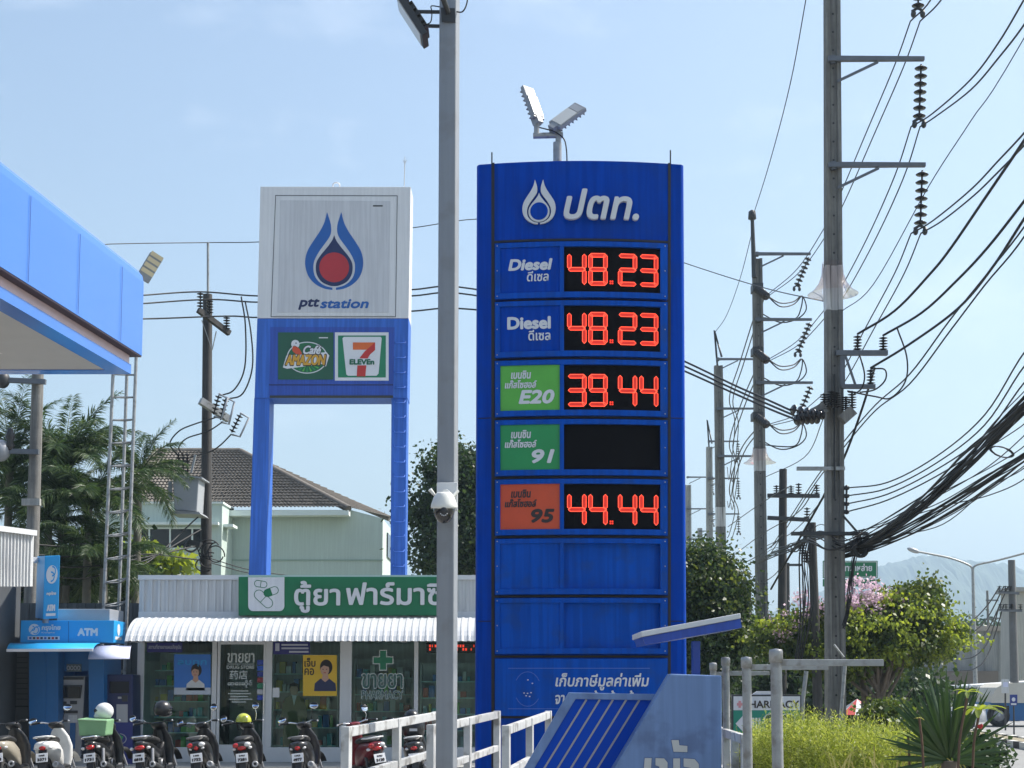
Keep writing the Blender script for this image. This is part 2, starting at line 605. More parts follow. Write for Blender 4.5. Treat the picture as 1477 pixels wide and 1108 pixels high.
road_strip(8.9, 9.6, 0, 93, 0, .14, mat('median_soil', (.24, .21, .14), .95, 0, .4, 3, .5, 12), g)
struct(g, 'median_kerb')

# hill, far off
prof = [(600, 958), (850, 940), (1000, 920), (1100, 890), (1180, 862), (1240, 836), (1268, 822), (1295, 814), (1312, 813), (1330, 811), (1345, 812), (1365, 813), (1385, 818), (1417, 822), (1451, 829), (1477, 838), (1540, 850), (1650, 868), (1800, 905), (2100, 950)]
vs, fs = [], []
nx_, ny_ = 420, 16
HY = 2400
for j in range(ny_ + 1):
    fj = j / ny_
    for i in range(nx_ + 1):
        px = 600 + 1500 * i / nx_
        k = max(q for q in range(len(prof)) if prof[q][0] <= px) if px < 2100 else len(prof) - 2
        k = min(k, len(prof) - 2)
        t = (px - prof[k][0]) / (prof[k + 1][0] - prof[k][0])
        py = prof[k][1] + (prof[k + 1][1] - prof[k][1]) * t
        top = P(px, py, HY)
        Y = 1500 + (HY - 1500) * fj
        z = max(0, top.z) * (math.sin(fj * math.pi / 2) ** 1.3)
        z += (4 * math.sin(px * .11 + j) + 3 * math.sin(px * .043 + 2 * j) + random.uniform(0, 4.5)) * min(1, fj * 1.5) * min(1, top.z / 60)
        vs.append((top.x * Y / HY * .5 + top.x * .5, Y, max(z, -.5)))
for j in range(ny_):
    for i in range(nx_):
        a = j * (nx_ + 1) + i
        fs.append((a, a + 1, a + nx_ + 2, a + nx_ + 1))
g = MB()
g.add(vs, fs, mat('forested_hill', (.05, .075, .04), .95, 0, .3, .02))
struct(g, 'hill')
pg = thing('hilltop_temple', 'tiny hazy temple tower on the crest of the far blue hill', 'temple', P(1337, 815, HY - 2))
g = MB()
g.rect(1330, 806, 1345, 820, HY, 8, mintw)
g.build('base_hall', pg)
g = MB()
o = P(1337, 806, HY)
g.lathe([(6.5, 0), (6, 3), (4, 4), (3.6, 8), (1.6, 9), (.9, 13), (.1, 18)], mintw, o, n=10)
g.build('spire', pg)

# ------------------------------------------------------------------ station canopy
cc = P(189, 540, 17)
zl0, zl1, zu0, zu1 = cc.z, zof(526, 17), zof(511, 17), zof(386, 17)
ce = Vector((.0993, .995, 0))
cr_ = Vector((.995, -.0993, 0))
path = [(Vector((cc.x, cc.y, 0)) - ce * 34, cr_), (Vector((cc.x, cc.y, 0)), cr_ + Vector((0, 1, 0))), (Vector((cc.x - 16, cc.y, 0)), Vector((0, 1, 0)))]
can = thing('station_canopy', 'large blue fuel station canopy with a beige ceiling, cut off at the left', 'canopy', (cc.x - 6, cc.y - 12, 0))
def sweep(prof, m, close=True, smooth=False):
    g = MB()
    g.loft([[p + o * ox + Vector((0, 0, z)) for ox, z in prof] for p, o in path], m, smooth, close)
    return g
g = sweep([(.10, zu0), (.10, zu1 - .16), (.085, zu1 - .08), (.04, zu1 - .025), (-.05, zu1), (-.4, zu1), (-.4, zu0)], canopy_blue)
for t in (.62, 1.85, 3.08, 4.3, 5.5, 6.7):
    a = path[1][0] - ce * t
    g.bar(a + cr_ * .101 + Vector((0, 0, zu0 + .01)), a + cr_ * .101 + Vector((0, 0, zu1 - .17)), .003, .006, canopy_dkblue, up=ce)
fas = g.build('fascia', can)
sweep([(-.02, zl1), (-.02, zu0), (-.4, zu0), (-.4, zl1)], pinkish).build('light_band', can)
g = sweep([(.095, zu0 - .018), (.095, zu0 - .001), (-.02, zu0 - .001), (-.02, zu0 - .018)], mat('shadow_gap_dark', (.03, .012, .02), .5))  # dark strip that paints the shadow gap below the upper fascia
g.build('shadow_gap_strip', can)
sweep([(0, zl0), (0, zl1), (-.24, zl1), (-.24, zl0)], canopy_blue).build('lower_lip', can)
sweep([(-.24, zl0 + .01), (-.24, zl0 + .06), (-1.15, zl0 + .06), (-1.15, zl0 + .01)], soffit).build('soffit', can)
g = sweep([(-1.15, zl0 + .01), (-1.15, zl0 + .25), (-1.22, zl0 + .25), (-1.22, zl0 + .01)], alum)
q = [path[0][0] - cr_ * 1.2, path[1][0] - (cr_ + Vector((0, 1, 0))) * 1.2, path[2][0] - Vector((0, 1.2, 0)), path[0][0] - cr_ * 17]
g.prism([p + Vector((0, 0, zl0 + .2)) for p in q], (0, 0, .05), ceilm)
for k in range(60):
    a = path[1][0] - (cr_ + Vector((0, 1, 0))) * 1.25 - Vector((0, .35 * k, 0))
    if a.y < -12: break
    a = Vector((a.x - .1 * (17 - a.y) * .99, a.y, zl0 + .195))
    g.bar(a, a - Vector((13, 0, 0)), .02, .012, ceilm)
g.build('ceiling', can)
g = MB()
g.prism([p + Vector((0, 0, zu1 - .3)) for p in (path[0][0], path[1][0], path[2][0], path[0][0] - cr_ * 17)], (0, 0, .05), offwhite)
g.build('roof_sheet', can)
for yy in (8, -6):
    g = MB()
    g.box(-12.8, -12.3, yy - .25, yy + .25, 0, zl0 + .2, totem_white)
    g.build('column', can, bevel=.02)

# ------------------------------------------------------------------ pharmacy booth
YP = 28.4
ph = thing('pharmacy_booth', 'white pharmacy booth with glass front and ribbed white awning', 'pharmacy', P(450, 1104, YP + 1.5) * Vector((1, 1, 0)) if False else (P(450, 1100, YP).x, YP + 1.5, 0))
def X(px, Y, py=1000): return P(px, py, Y).x
xl, xr = X(197, YP), X(800, YP)
ztop, zaw, zhd = zof(832, YP), zof(890, YP), zof(925, YP)
g = MB()
g.box(xl, xr, YP + 3.4, YP + 3.5, .1, ztop - .1, offwhite)
g.box(xl, xl + .08, YP + .08, YP + 3.4, .1, ztop - .1, offwhite)
g.box(xr - .08, xr, YP + .08, YP + 3.4, .1, ztop - .1, offwhite)
g.box(xl + .08, xr - .08, YP + .1, YP + 3.4, zaw + .25, zaw + .33, offwhite)
g.box(xl + .08, xr - .08, YP + .12, YP + 3.4, .1, .28, mat('booth_floor_tile', (.25, .25, .24), .3))
g.build('wall', ph)
g = MB()
g.box(xl, xr, YP - .02, YP + .1, .1, zof(1078, YP), alum)
g.build('plinth', ph, bevel=.008)
zs = zof(1078, YP)
g = MB()
posts = [(197, 207), (305, 312), (383, 392), (490, 507), (597, 603), (690, 697), (760, 800)]
for a, b in posts: g.box(X(a, YP), X(b, YP), YP - .01, YP + .09, zs, zhd, alum)
g.box(xl, xr, YP - .012, YP + .1, zhd, zaw + .1, alum)
g.build('window_frame', ph, bevel=.006)
panes = [(207, 305), (313, 383), (392, 490), (507, 597), (603, 690), (697, 760)]
pane_o = []
for i, (a, b) in enumerate(panes):
    if i == 1:
        d = thing('door', None, None, (X(a, YP), YP, 0))
        d.parent = ph
        d.matrix_basis = Matrix.Translation(ph.matrix_basis.inverted() @ Vector((X(a, YP), YP, 0)))
        d.location = d.matrix_basis.translation
        g = MB()
        xa, xb = X(a, YP), X(b, YP)
        for u0, u1, v0, v1 in ((xa, xb, zs, zs + .05), (xa, xb, zhd - .06, zhd - .003), (xa, xa + .05, zs + .05, zhd - .06), (xb - .05, xb, zs + .05, zhd - .06)):
            g.box(u0, u1, YP + .005, YP + .055, v0, v1, alum)
        g.build('door_frame', d)
        g = MB()
        g.box(xa + .05, xb - .05, YP + .025, YP + .033, zs + .05, zhd - .06, shopglass)
        p = g.build('glass_pane', d)
        g = MB()
        g.tube([(xb - .025, YP - .04, 1.0), (xb - .025, YP - .04, 1.6)], .012, chrome)
        g.build('handle', d)
        pane_o.append(p)
        continue
    g = MB()
    g.box(X(a, YP), X(b, YP), YP + .03, YP + .038, zs, zhd, shopglass)
    pane_o.append(g.build('glass_pane', ph))
# lettering on glass
Yt = YP + .022
lw = mat('window_lettering', (.55, .60, .58), .5)
lgreen = mat('window_cross_green', (.008, .17, .08), .4)
g = MB()
g.textpx('ขายยา', 328, 942, 367, 956, Yt, lw, .35)
g.rect(328, 957.5, 366, 958.3, Yt, .003, lw)
g.textpx('DRUG STORE', 327, 960, 367, 965, Yt, lw, .15)
g.textpx('药店', 331, 967, 357, 980, Yt, lw, .15)
g.textpx('ဆေးဆိုင်', 328, 981, 364, 992, Yt, lw, .2)
for k, (a, b) in enumerate([(333, 358), (329, 362), (332, 358), (330, 364), (334, 355)]):
    g.rect(a, 996 + k * 4, b, 997.3 + k * 4, Yt, .003, lw)
g.build('window_lettering', ph)
g = MB()
cx_, cy_ = 552.5, 952.5
def cross(s, w): return [(cx_ - w, cy_ - s), (cx_ + w, cy_ - s), (cx_ + w, cy_ - w), (cx_ + s, cy_ - w), (cx_ + s, cy_ + w), (cx_ + w, cy_ + w), (cx_ + w, cy_ + s), (cx_ - w, cy_ + s), (cx_ - w, cy_ + w), (cx_ - s, cy_ + w), (cx_ - s, cy_ - w), (cx_ - w, cy_ - w)]
g.poly(cross(15, 5.6), Yt, .003, lw)
g.poly(cross(13.6, 4.3), Yt - .004, .003, lgreen)
g.textpx('ขายยา', 521, 971, 582, 994, Yt, lw, 1.3)
g.textpx('ขายยา', 522.3, 972.3, 580.7, 992.7, Yt - .006, mat('window_letter_fill', (.03, .10, .085), .4), .45)
g.textpx('PHARMACY', 521, 996, 582, 1009, Yt, lw, .8)
g.textpx('PHARMACY', 521.8, 996.8, 581.2, 1008.2, Yt - .006, mat('window_letter_fill', (.03, .10, .085), .4), .12)
g.build('window_lettering', ph)
# door stickers
g = MB()
for k, (c_) in enumerate([(.02, .06, .35), (.02, .10, .5), (.02, .04, .25), (.25, .02, .03), (.02, .2, .1), (.5, .5, .52), (.02, .06, .4)]):
    g.rect(371, 952 + k * 8.5, 380, 959 + k * 8.5, Yt, .002, mat('sticker', c_, .4))
g.build('door_sticker', ph)
# parapet
g = MB()
xp = X(643, YP)
g.box(xl, xr, YP + .02, YP + .1, zaw + .1, ztop - .06, offwhite)
k = xl + .06
while k < xr:
    g.box(k, k + .045, YP - .008, YP + .019, zaw, ztop - .06, offwhite)
    k += .152
g.box(xl - .02, xr + .02, YP - .03, YP + .14, ztop - .058, ztop + .03, white)
g.build('parapet', ph)
# sign board
sb = MB()
sb.rect(344, 832, 650, 888, YP - .16, .12, green)
sb = sb.build('signboard', ph, bevel=.006)
Ys = YP - .16
g = MB()
r_ = [(358, 832.5), (410, 832.5), (410, 874)] + [(403 + 7 * math.cos(a), 874 + 7.5 * math.sin(a)) for a in np.linspace(0.15, 1.55, 6)] + [(365 - 7 * math.sin(a), 874 + 7.5 * math.cos(a)) for a in np.linspace(0, 1.5, 6)]
g.poly(r_, Ys - .02, .018, totem_white)
g.build('logo_panel', sb)
g = MB()
def capsule(cx, cy, l, r, ang, fill=None):
    ca, sa = math.cos(ang), math.sin(ang)
    loc = [(l * (1 if i < 9 else -1) + r * math.cos(-math.pi / 2 + math.pi * (i % 9) / 8 + (0 if i < 9 else math.pi)), r * math.sin(-math.pi / 2 + math.pi * (i % 9) / 8 + (0 if i < 9 else math.pi))) for i in range(18)]
    pt = [(cx + a * ca - b * sa, cy + a * sa + b * ca) for a, b in loc]
    if fill:
        half = [(-.0, -r)] + [(-l + r * math.cos(math.pi * 1.5 - math.pi * i / 8), r * math.sin(math.pi * 1.5 - math.pi * i / 8)) for i in range(9)] + [(0, r)]
        g.poly([(cx + a * ca - b * sa, cy + a * sa + b * ca) for a, b in half], Ys - .026, .004, fill)
    g.line(pt, .9, Ys - .024, .003, green, True)
    g.line([(cx + (-r) * -sa, cy + (-r) * ca), (cx + r * -sa, cy + r * ca)], .9, Ys - .0245, .003, green)
capsule(376, 842.5, 4.5, 4.6, .15)
capsule(380, 864, 9, 6.8, .75)
capsule(391, 853.5, 5.5, 5.4, -.35, green)
g.build('pill_logo', sb)
g = MB()
g.textpx('ตู้ยา', 424, 838, 490.5, 884, Ys - .03, raised, .9, .03)
g.textpx('ฟาร์มาซี', 499, 838.5, 637.5, 873, Ys - .03, raised, .9, .03)
g.build('letters', sb)
# awning
g = MB()
xa, xb = X(180, 27.4), xr
nr = int((xb - xa) / .13)
arc = []
y0_, z0_, y1_, z1_ = YP - .012, zof(891, YP), 27.3, zof(925, 27.3)
for i in range(9):
    t = i / 8 * 1.25
    arc.append((y0_ + (y1_ - y0_) * math.sin(t) / math.sin(1.25), z0_ + (z1_ - z0_) * (1 - math.cos(t)) / (1 - math.cos(1.25))))
vs, fs = [], []
prf = [(0, 0), (.5, 0), (.62, .010), (.88, .010)]
cols = [(xa + (k + a) * .13, h) for k in range(nr) for a, h in prf]
for xx, h in cols:
    for i, (y, z) in enumerate(arc):
        vs.append((xx, y - h * .5, z + h))
n9 = len(arc)
for c_ in range(len(cols) - 1):
    for i in range(n9 - 1):
        a = c_ * n9 + i
        fs.append((a, a + 1, a + n9 + 1, a + n9))
g.add(vs, fs, awningm)
g.prism([(xa, y, z - .01) for y, z in arc] + [(xa, y0_, z1_)], (.012, 0, 0), awningm)
g.build('awning', ph)
g = MB()
k = xa + .3
while k < xb - .2:
    g.bar((k, YP - .013, z1_ + .02), (k, y1_ + .03, z1_ + .0), .03, .03, alum)
    k += 1.6
g.build('awning_bracket', ph)

# interior shelves
goods_m = [mat('goods', c_, .4) for c_ in ((.75, .76, .75), (.06, .45, .48), (.2, .55, .12), (.65, .10, .08), (.7, .55, .1), (.06, .2, .55), (.55, .6, .62))]
shelfm = mat('shelf_board', (.60, .82, .80), .4)
def shelf(px0, px1, Y, rows, z1, label):
    t = thing('display_shelf', label, 'shelf', ((X(px0, Y) + X(px1, Y)) / 2, Y, .28), 0, 'shelves of medicine behind the glass')
    a, b = X(px0, Y), X(px1, Y)
    g = MB()
    g.box(a, b, Y + .37, Y + .4, .28, z1, offwhite)
    g.box(a - .03, a, Y, Y + .4, .28, z1, offwhite)
    g.box(b, b + .03, Y, Y + .4, .28, z1, offwhite)
    g.build('carcass', t)
    gd = MB()
    for r in range(rows):
        z = .32 + (z1 - .36) * r / rows
        g = MB()
        g.box(a, b, Y - .02, Y + .368, z - .022, z, shelfm)
        g.build('shelf_board', t)
        xx = a + .03
        while xx < b - .14:
            w = random.uniform(.05, .13)
            h = random.uniform(.08, (z1 - .4) / rows * .75)
            if random.random() < .85: gd.box(xx, xx + w, Y + random.uniform(.02, .1), Y + .3, z + .001, z + h, random.choice(goods_m))
            xx += w + random.uniform(.004, .03)
    o = gd.build('goods', t)
    o['kind'] = 'stuff'
shelf(212, 300, 29.5, 6, 2.2, 'medicine shelf behind the glass with the blue poster')
shelf(395, 486, 30.6, 5, 2.2, 'medicine shelf behind the yellow poster')
shelf(512, 594, 31.0, 5, 2.1, 'medicine shelf behind the green cross window')
shelf(608, 685, 30.0, 5, 2.0, 'medicine shelf under the red lit display')

def poster(name, label, x0, y0, x1, y1, m):
    t = thing(name, label, 'poster', P((x0 + x1) / 2, y1, YP + .05))
    g = MB()
    g.rect(x0, y0, x1, y1, YP + .022, .003, m)
    g.build('sheet', t)
    return t
ink = mat('poster_ink', (.03, .02, .02), .5)
Yq = YP + .0185
t = poster('poster', 'yellow poster of a dark haired figure taped inside the pharmacy window', 437, 945, 486, 1004, yellow)
def bust(t, cx, cy, s, shirt, Y=Yq):
    g = MB()
    g.poly([(cx - 16 * s, cy + 33 * s), (cx - 15 * s, cy + 22 * s), (cx - 7 * s, cy + 15 * s), (cx + 6 * s, cy + 15 * s), (cx + 15 * s, cy + 22 * s), (cx + 16 * s, cy + 33 * s)], Y, .002, shirt)
    g.poly([(cx - 3 * s, cy + 8 * s), (cx + 4 * s, cy + 8 * s), (cx + 5 * s, cy + 16 * s), (cx, cy + 20 * s), (cx - 5 * s, cy + 16 * s)], Y - .002, .0015, skin)
    g.disc(cx + 1.5 * s, cy - 1.5 * s, 9 * s, 11 * s, Y - .0015, .001, hair)
    g.disc(cx - .5 * s, cy + 2 * s, 6.3 * s, 8.5 * s, Y - .004, .0015, skin)
    g.poly([(cx - 7 * s, cy), (cx - 6 * s, cy - 8 * s), (cx + 2 * s, cy - 10 * s), (cx + 8 * s, cy - 5 * s), (cx + 8 * s, cy + 3 * s), (cx + 5 * s, cy - 2 * s), (cx - 2 * s, cy - 4 * s)], Y - .006, .0015, hair)
    for ex in (-3, 2): g.rect(cx + ex * s - .9 * s, cy + 1 * s, cx + ex * s + .9 * s, cy + 2 * s, Y - .006, .001, ink)
    g.rect(cx - 2.2 * s, cy + 6 * s, cx + 1.2 * s, cy + 7 * s, Y - .006, .001, logo_red)
    g.build('printed_figure', t)
bust(t, 469, 964, 1.0, navy)
g = MB()
g.textpx('เจ็บ', 439, 949, 455, 962, Yq, ink, .3)
g.textpx('คอ', 439, 964, 453, 974, Yq, ink, .3)
g.build('lettering', t)
t = poster('poster', 'blue poster of a figure in white taped inside the left window', 251, 944, 304, 1002, mat('poster_blue', (.03, .17, .55), .4))
bust(t, 282, 968, .85, white)
g = MB()
g.rect(251, 992, 304, 1002, Yq, .002, mat('poster_band', (.5, .55, .62), .4))
g.textpx('ลบทุก', 256, 952, 298, 962, Yq, skyblue, .3)
g.build('lettering', t)
nb = mat('notice_blue', (.02, .02, .16), .4)
lwd = mat('notice_letters', (.45, .47, .55), .4)
t = poster('notice', 'dark blue notice strip at the top of the leftmost shop window', 212, 927, 263, 941, nb)
g = MB()
g.textpx('สถานที่ขายยาแผนปัจจุบัน', 214, 929.5, 261, 938, Yq, lwd, .1)
g.build('lettering', t)
t = poster('notice', 'dark blue notice with lines of writing above the yellow poster', 394, 926, 447, 944, nb)
g = MB()
g.rect(397, 928, 403, 939, Yq, .002, lwd)
for k, (a, b) in enumerate([(406, 444), (406, 445), (417, 445)]): g.rect(a, 929 + k * 5, b, 931.5 + k * 5, Yq, .002, lwd)
g.build('lettering', t)
t = poster('paper_notice', 'small white paper notice on the glass beside the door', 393, 992, 403, 1006, white)
t = thing('led_display', 'dark display with red running letters hung inside the right window', 'display', P(650, 942, YP + .12))
g = MB()
g.rect(615, 927, 688, 942, YP + .12, .05, ledblack)
g.build('casing', t)
g = MB()
for k in range(34):
    xx = 619 + (k % 17) * 4
    if random.random() < .75: g.rect(xx, 930 + (k // 17) * 5, xx + random.choice((1.2, 2.4)), 933.6 + (k // 17) * 5, YP + .117, .002, ledred)
g.build('lit_letters', t)
# cardboard figure in an olive suit
YS = 29.2
suit = mat('olive_suit_print', (.16, .15, .055), .7)
t = thing('cardboard_standee', 'life size cardboard figure in an olive suit behind the pharmacy glass', 'standee', P(420, 1085, YS))
g = MB()
g.poly([(407, 1020), (411, 1007), (420, 1004), (430, 1004), (438, 1008), (443, 1024), (442, 1052), (438, 1052), (437, 1030), (436, 1062), (434, 1092), (424, 1092), (422, 1068), (419, 1092), (408, 1092), (408, 1060), (411, 1030), (409, 1045), (404, 1045)], YS, .02, suit)
g.build('board', t)
g = MB()
g.disc(424, 995, 6, 8, YS - .004, .02, skin)
g.poly([(417, 994), (418, 987), (424, 984), (430, 987), (431, 994), (428, 990), (420, 990)], YS - .008, .02, hair)
g.poly([(421, 1003), (424, 1018), (428, 1003)], YS - .004, .003, white)
g.build('head', t)

# ------------------------------------------------------------------ mint house behind
YH = 50
hs = thing('mint_house', 'two storey pale mint house with a brown tiled hip roof', 'house', P(370, 1018, YH))
g = MB()
Yw = YH + .6
z_e = zof(737, YH)
xw0, xw1, xw2 = X(150, Yw), X(503, Yw), X(552, Yw, 760)
g.prism([(xw0, Yw, 0), (xw2, Yw, 0), (xw2, Yw, zof(748, Yw)), (xw1, Yw, z_e + .1), (xw0, Yw, z_e + .1)], (0, 11, 0), mint)
g.box(xw0, xw2 + .02, Yw - .03, Yw + .02, zof(808, Yw) - .02, zof(808, Yw) + .02, mat('joint_line', (.30, .40, .35), .8))
g.build('wall', hs)
g = MB()
Ya = YH - 1.3
g.box(X(140, Ya), X(320, Ya, 760), Ya, Yw - .05, 0, zof(727, Ya), mint)
g.box(X(140, Ya), X(322, Ya, 760), Ya - .06, Yw - .06, zof(727, Ya), zof(724, Ya), mintw)
g.box(X(190, Ya), X(312, Ya), Ya - .25, Ya - .002, zof(758, Ya), zof(754, Ya), mintw)
g.box(X(316, Ya), X(330, Ya), Ya + .2, Ya + 1.0, zof(759, Ya), zof(755, Ya), mintw)
g.build('front_bay', hs)
g = MB()
g.rect(195, 763, 297, 790, Ya - .02, .05, glassd)
wv = g.build('window', hs)
g = MB()
for a in (214, 244, 276): g.rect(a, 763, a + 2.3, 790, Ya - .05, .06, mintw)
g.rect(190, 761, 300, 763, Ya - .055, .06, mintw)
g.rect(190, 790, 300, 793, Ya - .08, .09, mintw)
g.build('window_frame', wv)
g = MB()
Yg = Yw + 2.5
g.box(xw2 + .01, xw2 + .05, Yg - .9, Yg + .9, zof(806, Yg), zof(772, Yg), glassd)
wv = g.build('window', hs)
tile = bpy.data.materials.new('brown_roof_tiles')
tile.use_nodes = True
t_ = tile.node_tree
b_ = t_.nodes['Principled BSDF']
b_.inputs['Roughness'].default_value = .75
tcx = t_.nodes.new('ShaderNodeTexCoord')
nn = t_.nodes.new('ShaderNodeTexNoise')
nn.inputs['Scale'].default_value = 6
rr_ = t_.nodes.new('ShaderNodeValToRGB')
rr_.color_ramp.elements[0].color = (.075, .066, .056, 1)
rr_.color_ramp.elements[1].color = (.175, .155, .132, 1)
t_.links.new(tcx.outputs['Object'], nn.inputs[0])
t_.links.new(nn.outputs['Fac'], rr_.inputs[0])
t_.links.new(rr_.outputs[0], b_.inputs['Base Color'])
YR = 54.5
def tiled(A, B, D, E_, ncol, nrow):
    """wavy tiled sheet over the quad eave A-B, ridge D(over A)-E(over B)"""
    g = MB()
    A, B, D, E_ = map(Vector, (A, B, D, E_))
    nrm = (B - A).cross(D - A).normalized()
    if nrm.z < 0: nrm = -nrm
    vs, fs = [], []
    S = ncol * 4
    wid = (B - A).length
    for r in range(nrow):
        for e in (0, 1):
            t = (r + e) / nrow
            p0, p1 = A.lerp(D, t), B.lerp(E_, t)
            for c_ in range(S + 1):
                # keep tile columns straight up the slope
                f = c_ / S
                q = A.lerp(B, f) + (D - A) * 0
                p = p0.lerp(p1, f)
                ph_ = (p - A).dot((B - A).normalized()) / wid * ncol
                w = .045 * abs(math.sin(math.pi * ph_))
                vs.append(p + nrm * (w + (.055 if e == 0 else .01)))
    for r in range(nrow):
        for e in range(2):
            if r == nrow - 1 and e == 1: break
            row = r * 2 + e
            for c_ in range(S):
                a = row * (S + 1) + c_
                fs.append((a, a + 1, a + S + 2, a + S + 1))
    g.add(vs, fs, tile)
    return g
A_, B_ = P(160, 735, YH), P(503, 734, YH)
D_, E_ = P(226, 651, YR), P(346, 651, YR)
rf = tiled(A_, B_, D_, E_, 62, 21).build('roof', hs)
B2 = P(562, 748, 56)
tiled(B_, B2, E_, P(352, 654, 57), 24, 21).build('roof', hs)
g = MB()
g.prism([D_ + Vector((0, 0, -.02)), E_ + Vector((0, 0, -.02)), P(352, 654, 57), P(226, 654, 57)], (0, 0, .03), tile)
g.tube([D_, E_], .13, tile, 6)
g.tube([E_, B_], .13, tile, 6)
g.tube([D_, A_], .13, tile, 6)
g.tube([P(400, 680, 57), B2], .13, tile, 6)
g.build('ridge_cap', rf)
g = MB()
g.prism([P(320, 744, YH - .03), P(503, 743, YH - .03), P(503, 736, YH - .03), P(320, 736, YH - .03)], (0, .5, 0), mintw)
g.build('eave_fascia', hs)

# ------------------------------------------------------------------ low building at the left edge, dark fence
YL = 25
lb = thing('ribbed_building', 'white ribbed roof edge of a low building at the left edge', 'building', (X(10, YL), YL + 1, 0))
g = MB()
x1_ = X(49, YL, 800)
A0, A1 = P(-60, 757, YL - 1.6), P(49, 771, YL)
B0, B1 = P(-60, 846, YL - 1.6), P(47, 846, YL)
g.prism([A0, A1, B1, B0], (-.25, .12, 0), offwhite)
n_ = 22
for k in range(n_):
    t = k / n_
    g.bar(A0.lerp(A1, t) + Vector((0, -.01, 0)), B0.lerp(B1, t) + Vector((0, -.01, 0)), .035, .03, offwhite, up=(0, 1, 0))
g.bar(A0 + Vector((0, -.02, .02)), A1 + Vector((0.02, -.02, .02)), .1, .09, white)
g.build('roof_edge', lb)
g = MB()
g.box(x1_ - 7, x1_ - 1.2, YL + .4, YL + 3, 0, B1.z + .3, mat('dark_wall', (.06, .065, .07), .8))
g.build('wall', lb)
fm = mat('dark_sheet_fence', (.075, .085, .09), .6, 0, .2, 2, streak=.3)
fn = thing('sheet_metal_fence', 'dark corrugated metal fence behind the bank machine booth', 'fence', (-12, 31.4, 0))
g = MB()
xx = X(-120, 31.4)
while xx < X(330, 31.4):
    g.box(xx, xx + .11, 31.4, 31.45, 0, zof(870, 31.4), fm)
    g.box(xx + .11, xx + .2, 31.43, 31.48, 0, zof(870, 31.4), fm)
    xx += .2
g.build('sheet', fn)

# ------------------------------------------------------------------ far right buildings
t = thing('grey_warehouse', 'long grey sheet clad warehouse beyond the road at the right', 'warehouse', P(1330, 1020, 95))
g = MB()
g.rect(1180, 908, 1460, 1030, 95, 5, mat('grey_cladding', (.30, .31, .31), .7, 0, .1, .6, streak=.2))
g.build('wall', t)
g = MB()
g.rect(1175, 903, 1462, 910, 94.7, 14, mat('rusty_roof_edge', (.34, .30, .26), .7, 0, .3, .5))
for k in range(14): g.rect(1180 + k * 20, 908, 1181 + k * 20, 1030, 94.95, .1, mat('cladding_seam', (.22, .23, .23), .7) if k == 0 else bpy.data.materials['cladding_seam'])
g.build('roof', t)
g = MB()
g.rect(1260, 968, 1440, 1003, 94.3, .6, mat('brown_shutter', (.17, .145, .13), .7, 0, .2, .5))
g.build('shutter', t)
t = thing('beige_block', 'pale beige flat roofed block at the right edge', 'building', P(1500, 1025, 85))
g = MB()
g.rect(1464, 852, 1700, 1032, 85, 2.5, mat('beige_render', (.45, .43, .38), .8, 0, .08, .5, streak=.2))
g.build('wall', t)
g = MB()
g.rect(1461, 847, 1703, 853, 84.7, 3.0, mat('roof_slab', (.33, .32, .30), .8))
g.build('roof', t)
for k in range(2):
    g = MB()
    g.rect(1490, 880 + k * 50, 1530, 900 + k * 50, 84.95, .1, glassd)
    g.build('window', t)
# ================================================================== SIGNS
def cm2(pts, k=5, closed=True):
    n = len(pts)
    out = []
    for i in range(n if closed else n - 1):
        a, b, c, d = (pts[(i + j - 1) % n if closed else min(max(i + j - 1, 0), n - 1)] for j in range(4))
        for j in range(k):
            t = j / k
            out.append(tuple(.5 * (2 * b[q] + (c[q] - a[q]) * t + (2 * a[q] - 5 * b[q] + 4 * c[q] - d[q]) * t * t + (3 * b[q] - a[q] - 3 * c[q] + d[q]) * t ** 3) for q in (0, 1)))
    return out
H_OUT = cm2([(33, -177), (45, -130), (65, -90), (95, -45), (121, -2), (132, 40), (130, 80), (115, 120), (85, 152), (45, 172), (8, 178)], 4, False)
H_IN = cm2([(8, 168), (40, 160), (68, 142), (88, 115), (95, 80), (91, 46), (72, 8), (48, -26), (25, -58), (14, -85), (15, -120), (25, -155), (31, -174)], 4, False)
HALF = H_OUT + [(8, 178)] + H_IN
DROP_R = cm2([(0, -72), (10, -47), (33, -15), (62, 20), (80, 50), (84, 80), (78, 112), (56, 142), (22, 158), (0, 161)], 4, False)
DROP = DROP_R + [(0, 161)] + [(-x, y) for x, y in DROP_R[::-1][:-1]]
def flame(g, cx, cy, k, Y, d, mh, md, mc, rc, dz=.004):
    for s in (1, -1):
        pts = [(cx + s * x * k, cy + y * k) for x, y in HALF]
        g.poly(pts if s > 0 else pts[::-1], Y, d, mh)
    g.poly([(cx + x * k, cy + y * k) for x, y in DROP], Y, d, md)
    g.disc(cx, cy + 75 * k, rc * k, rc * k, Y - dz, d, mc, 40)

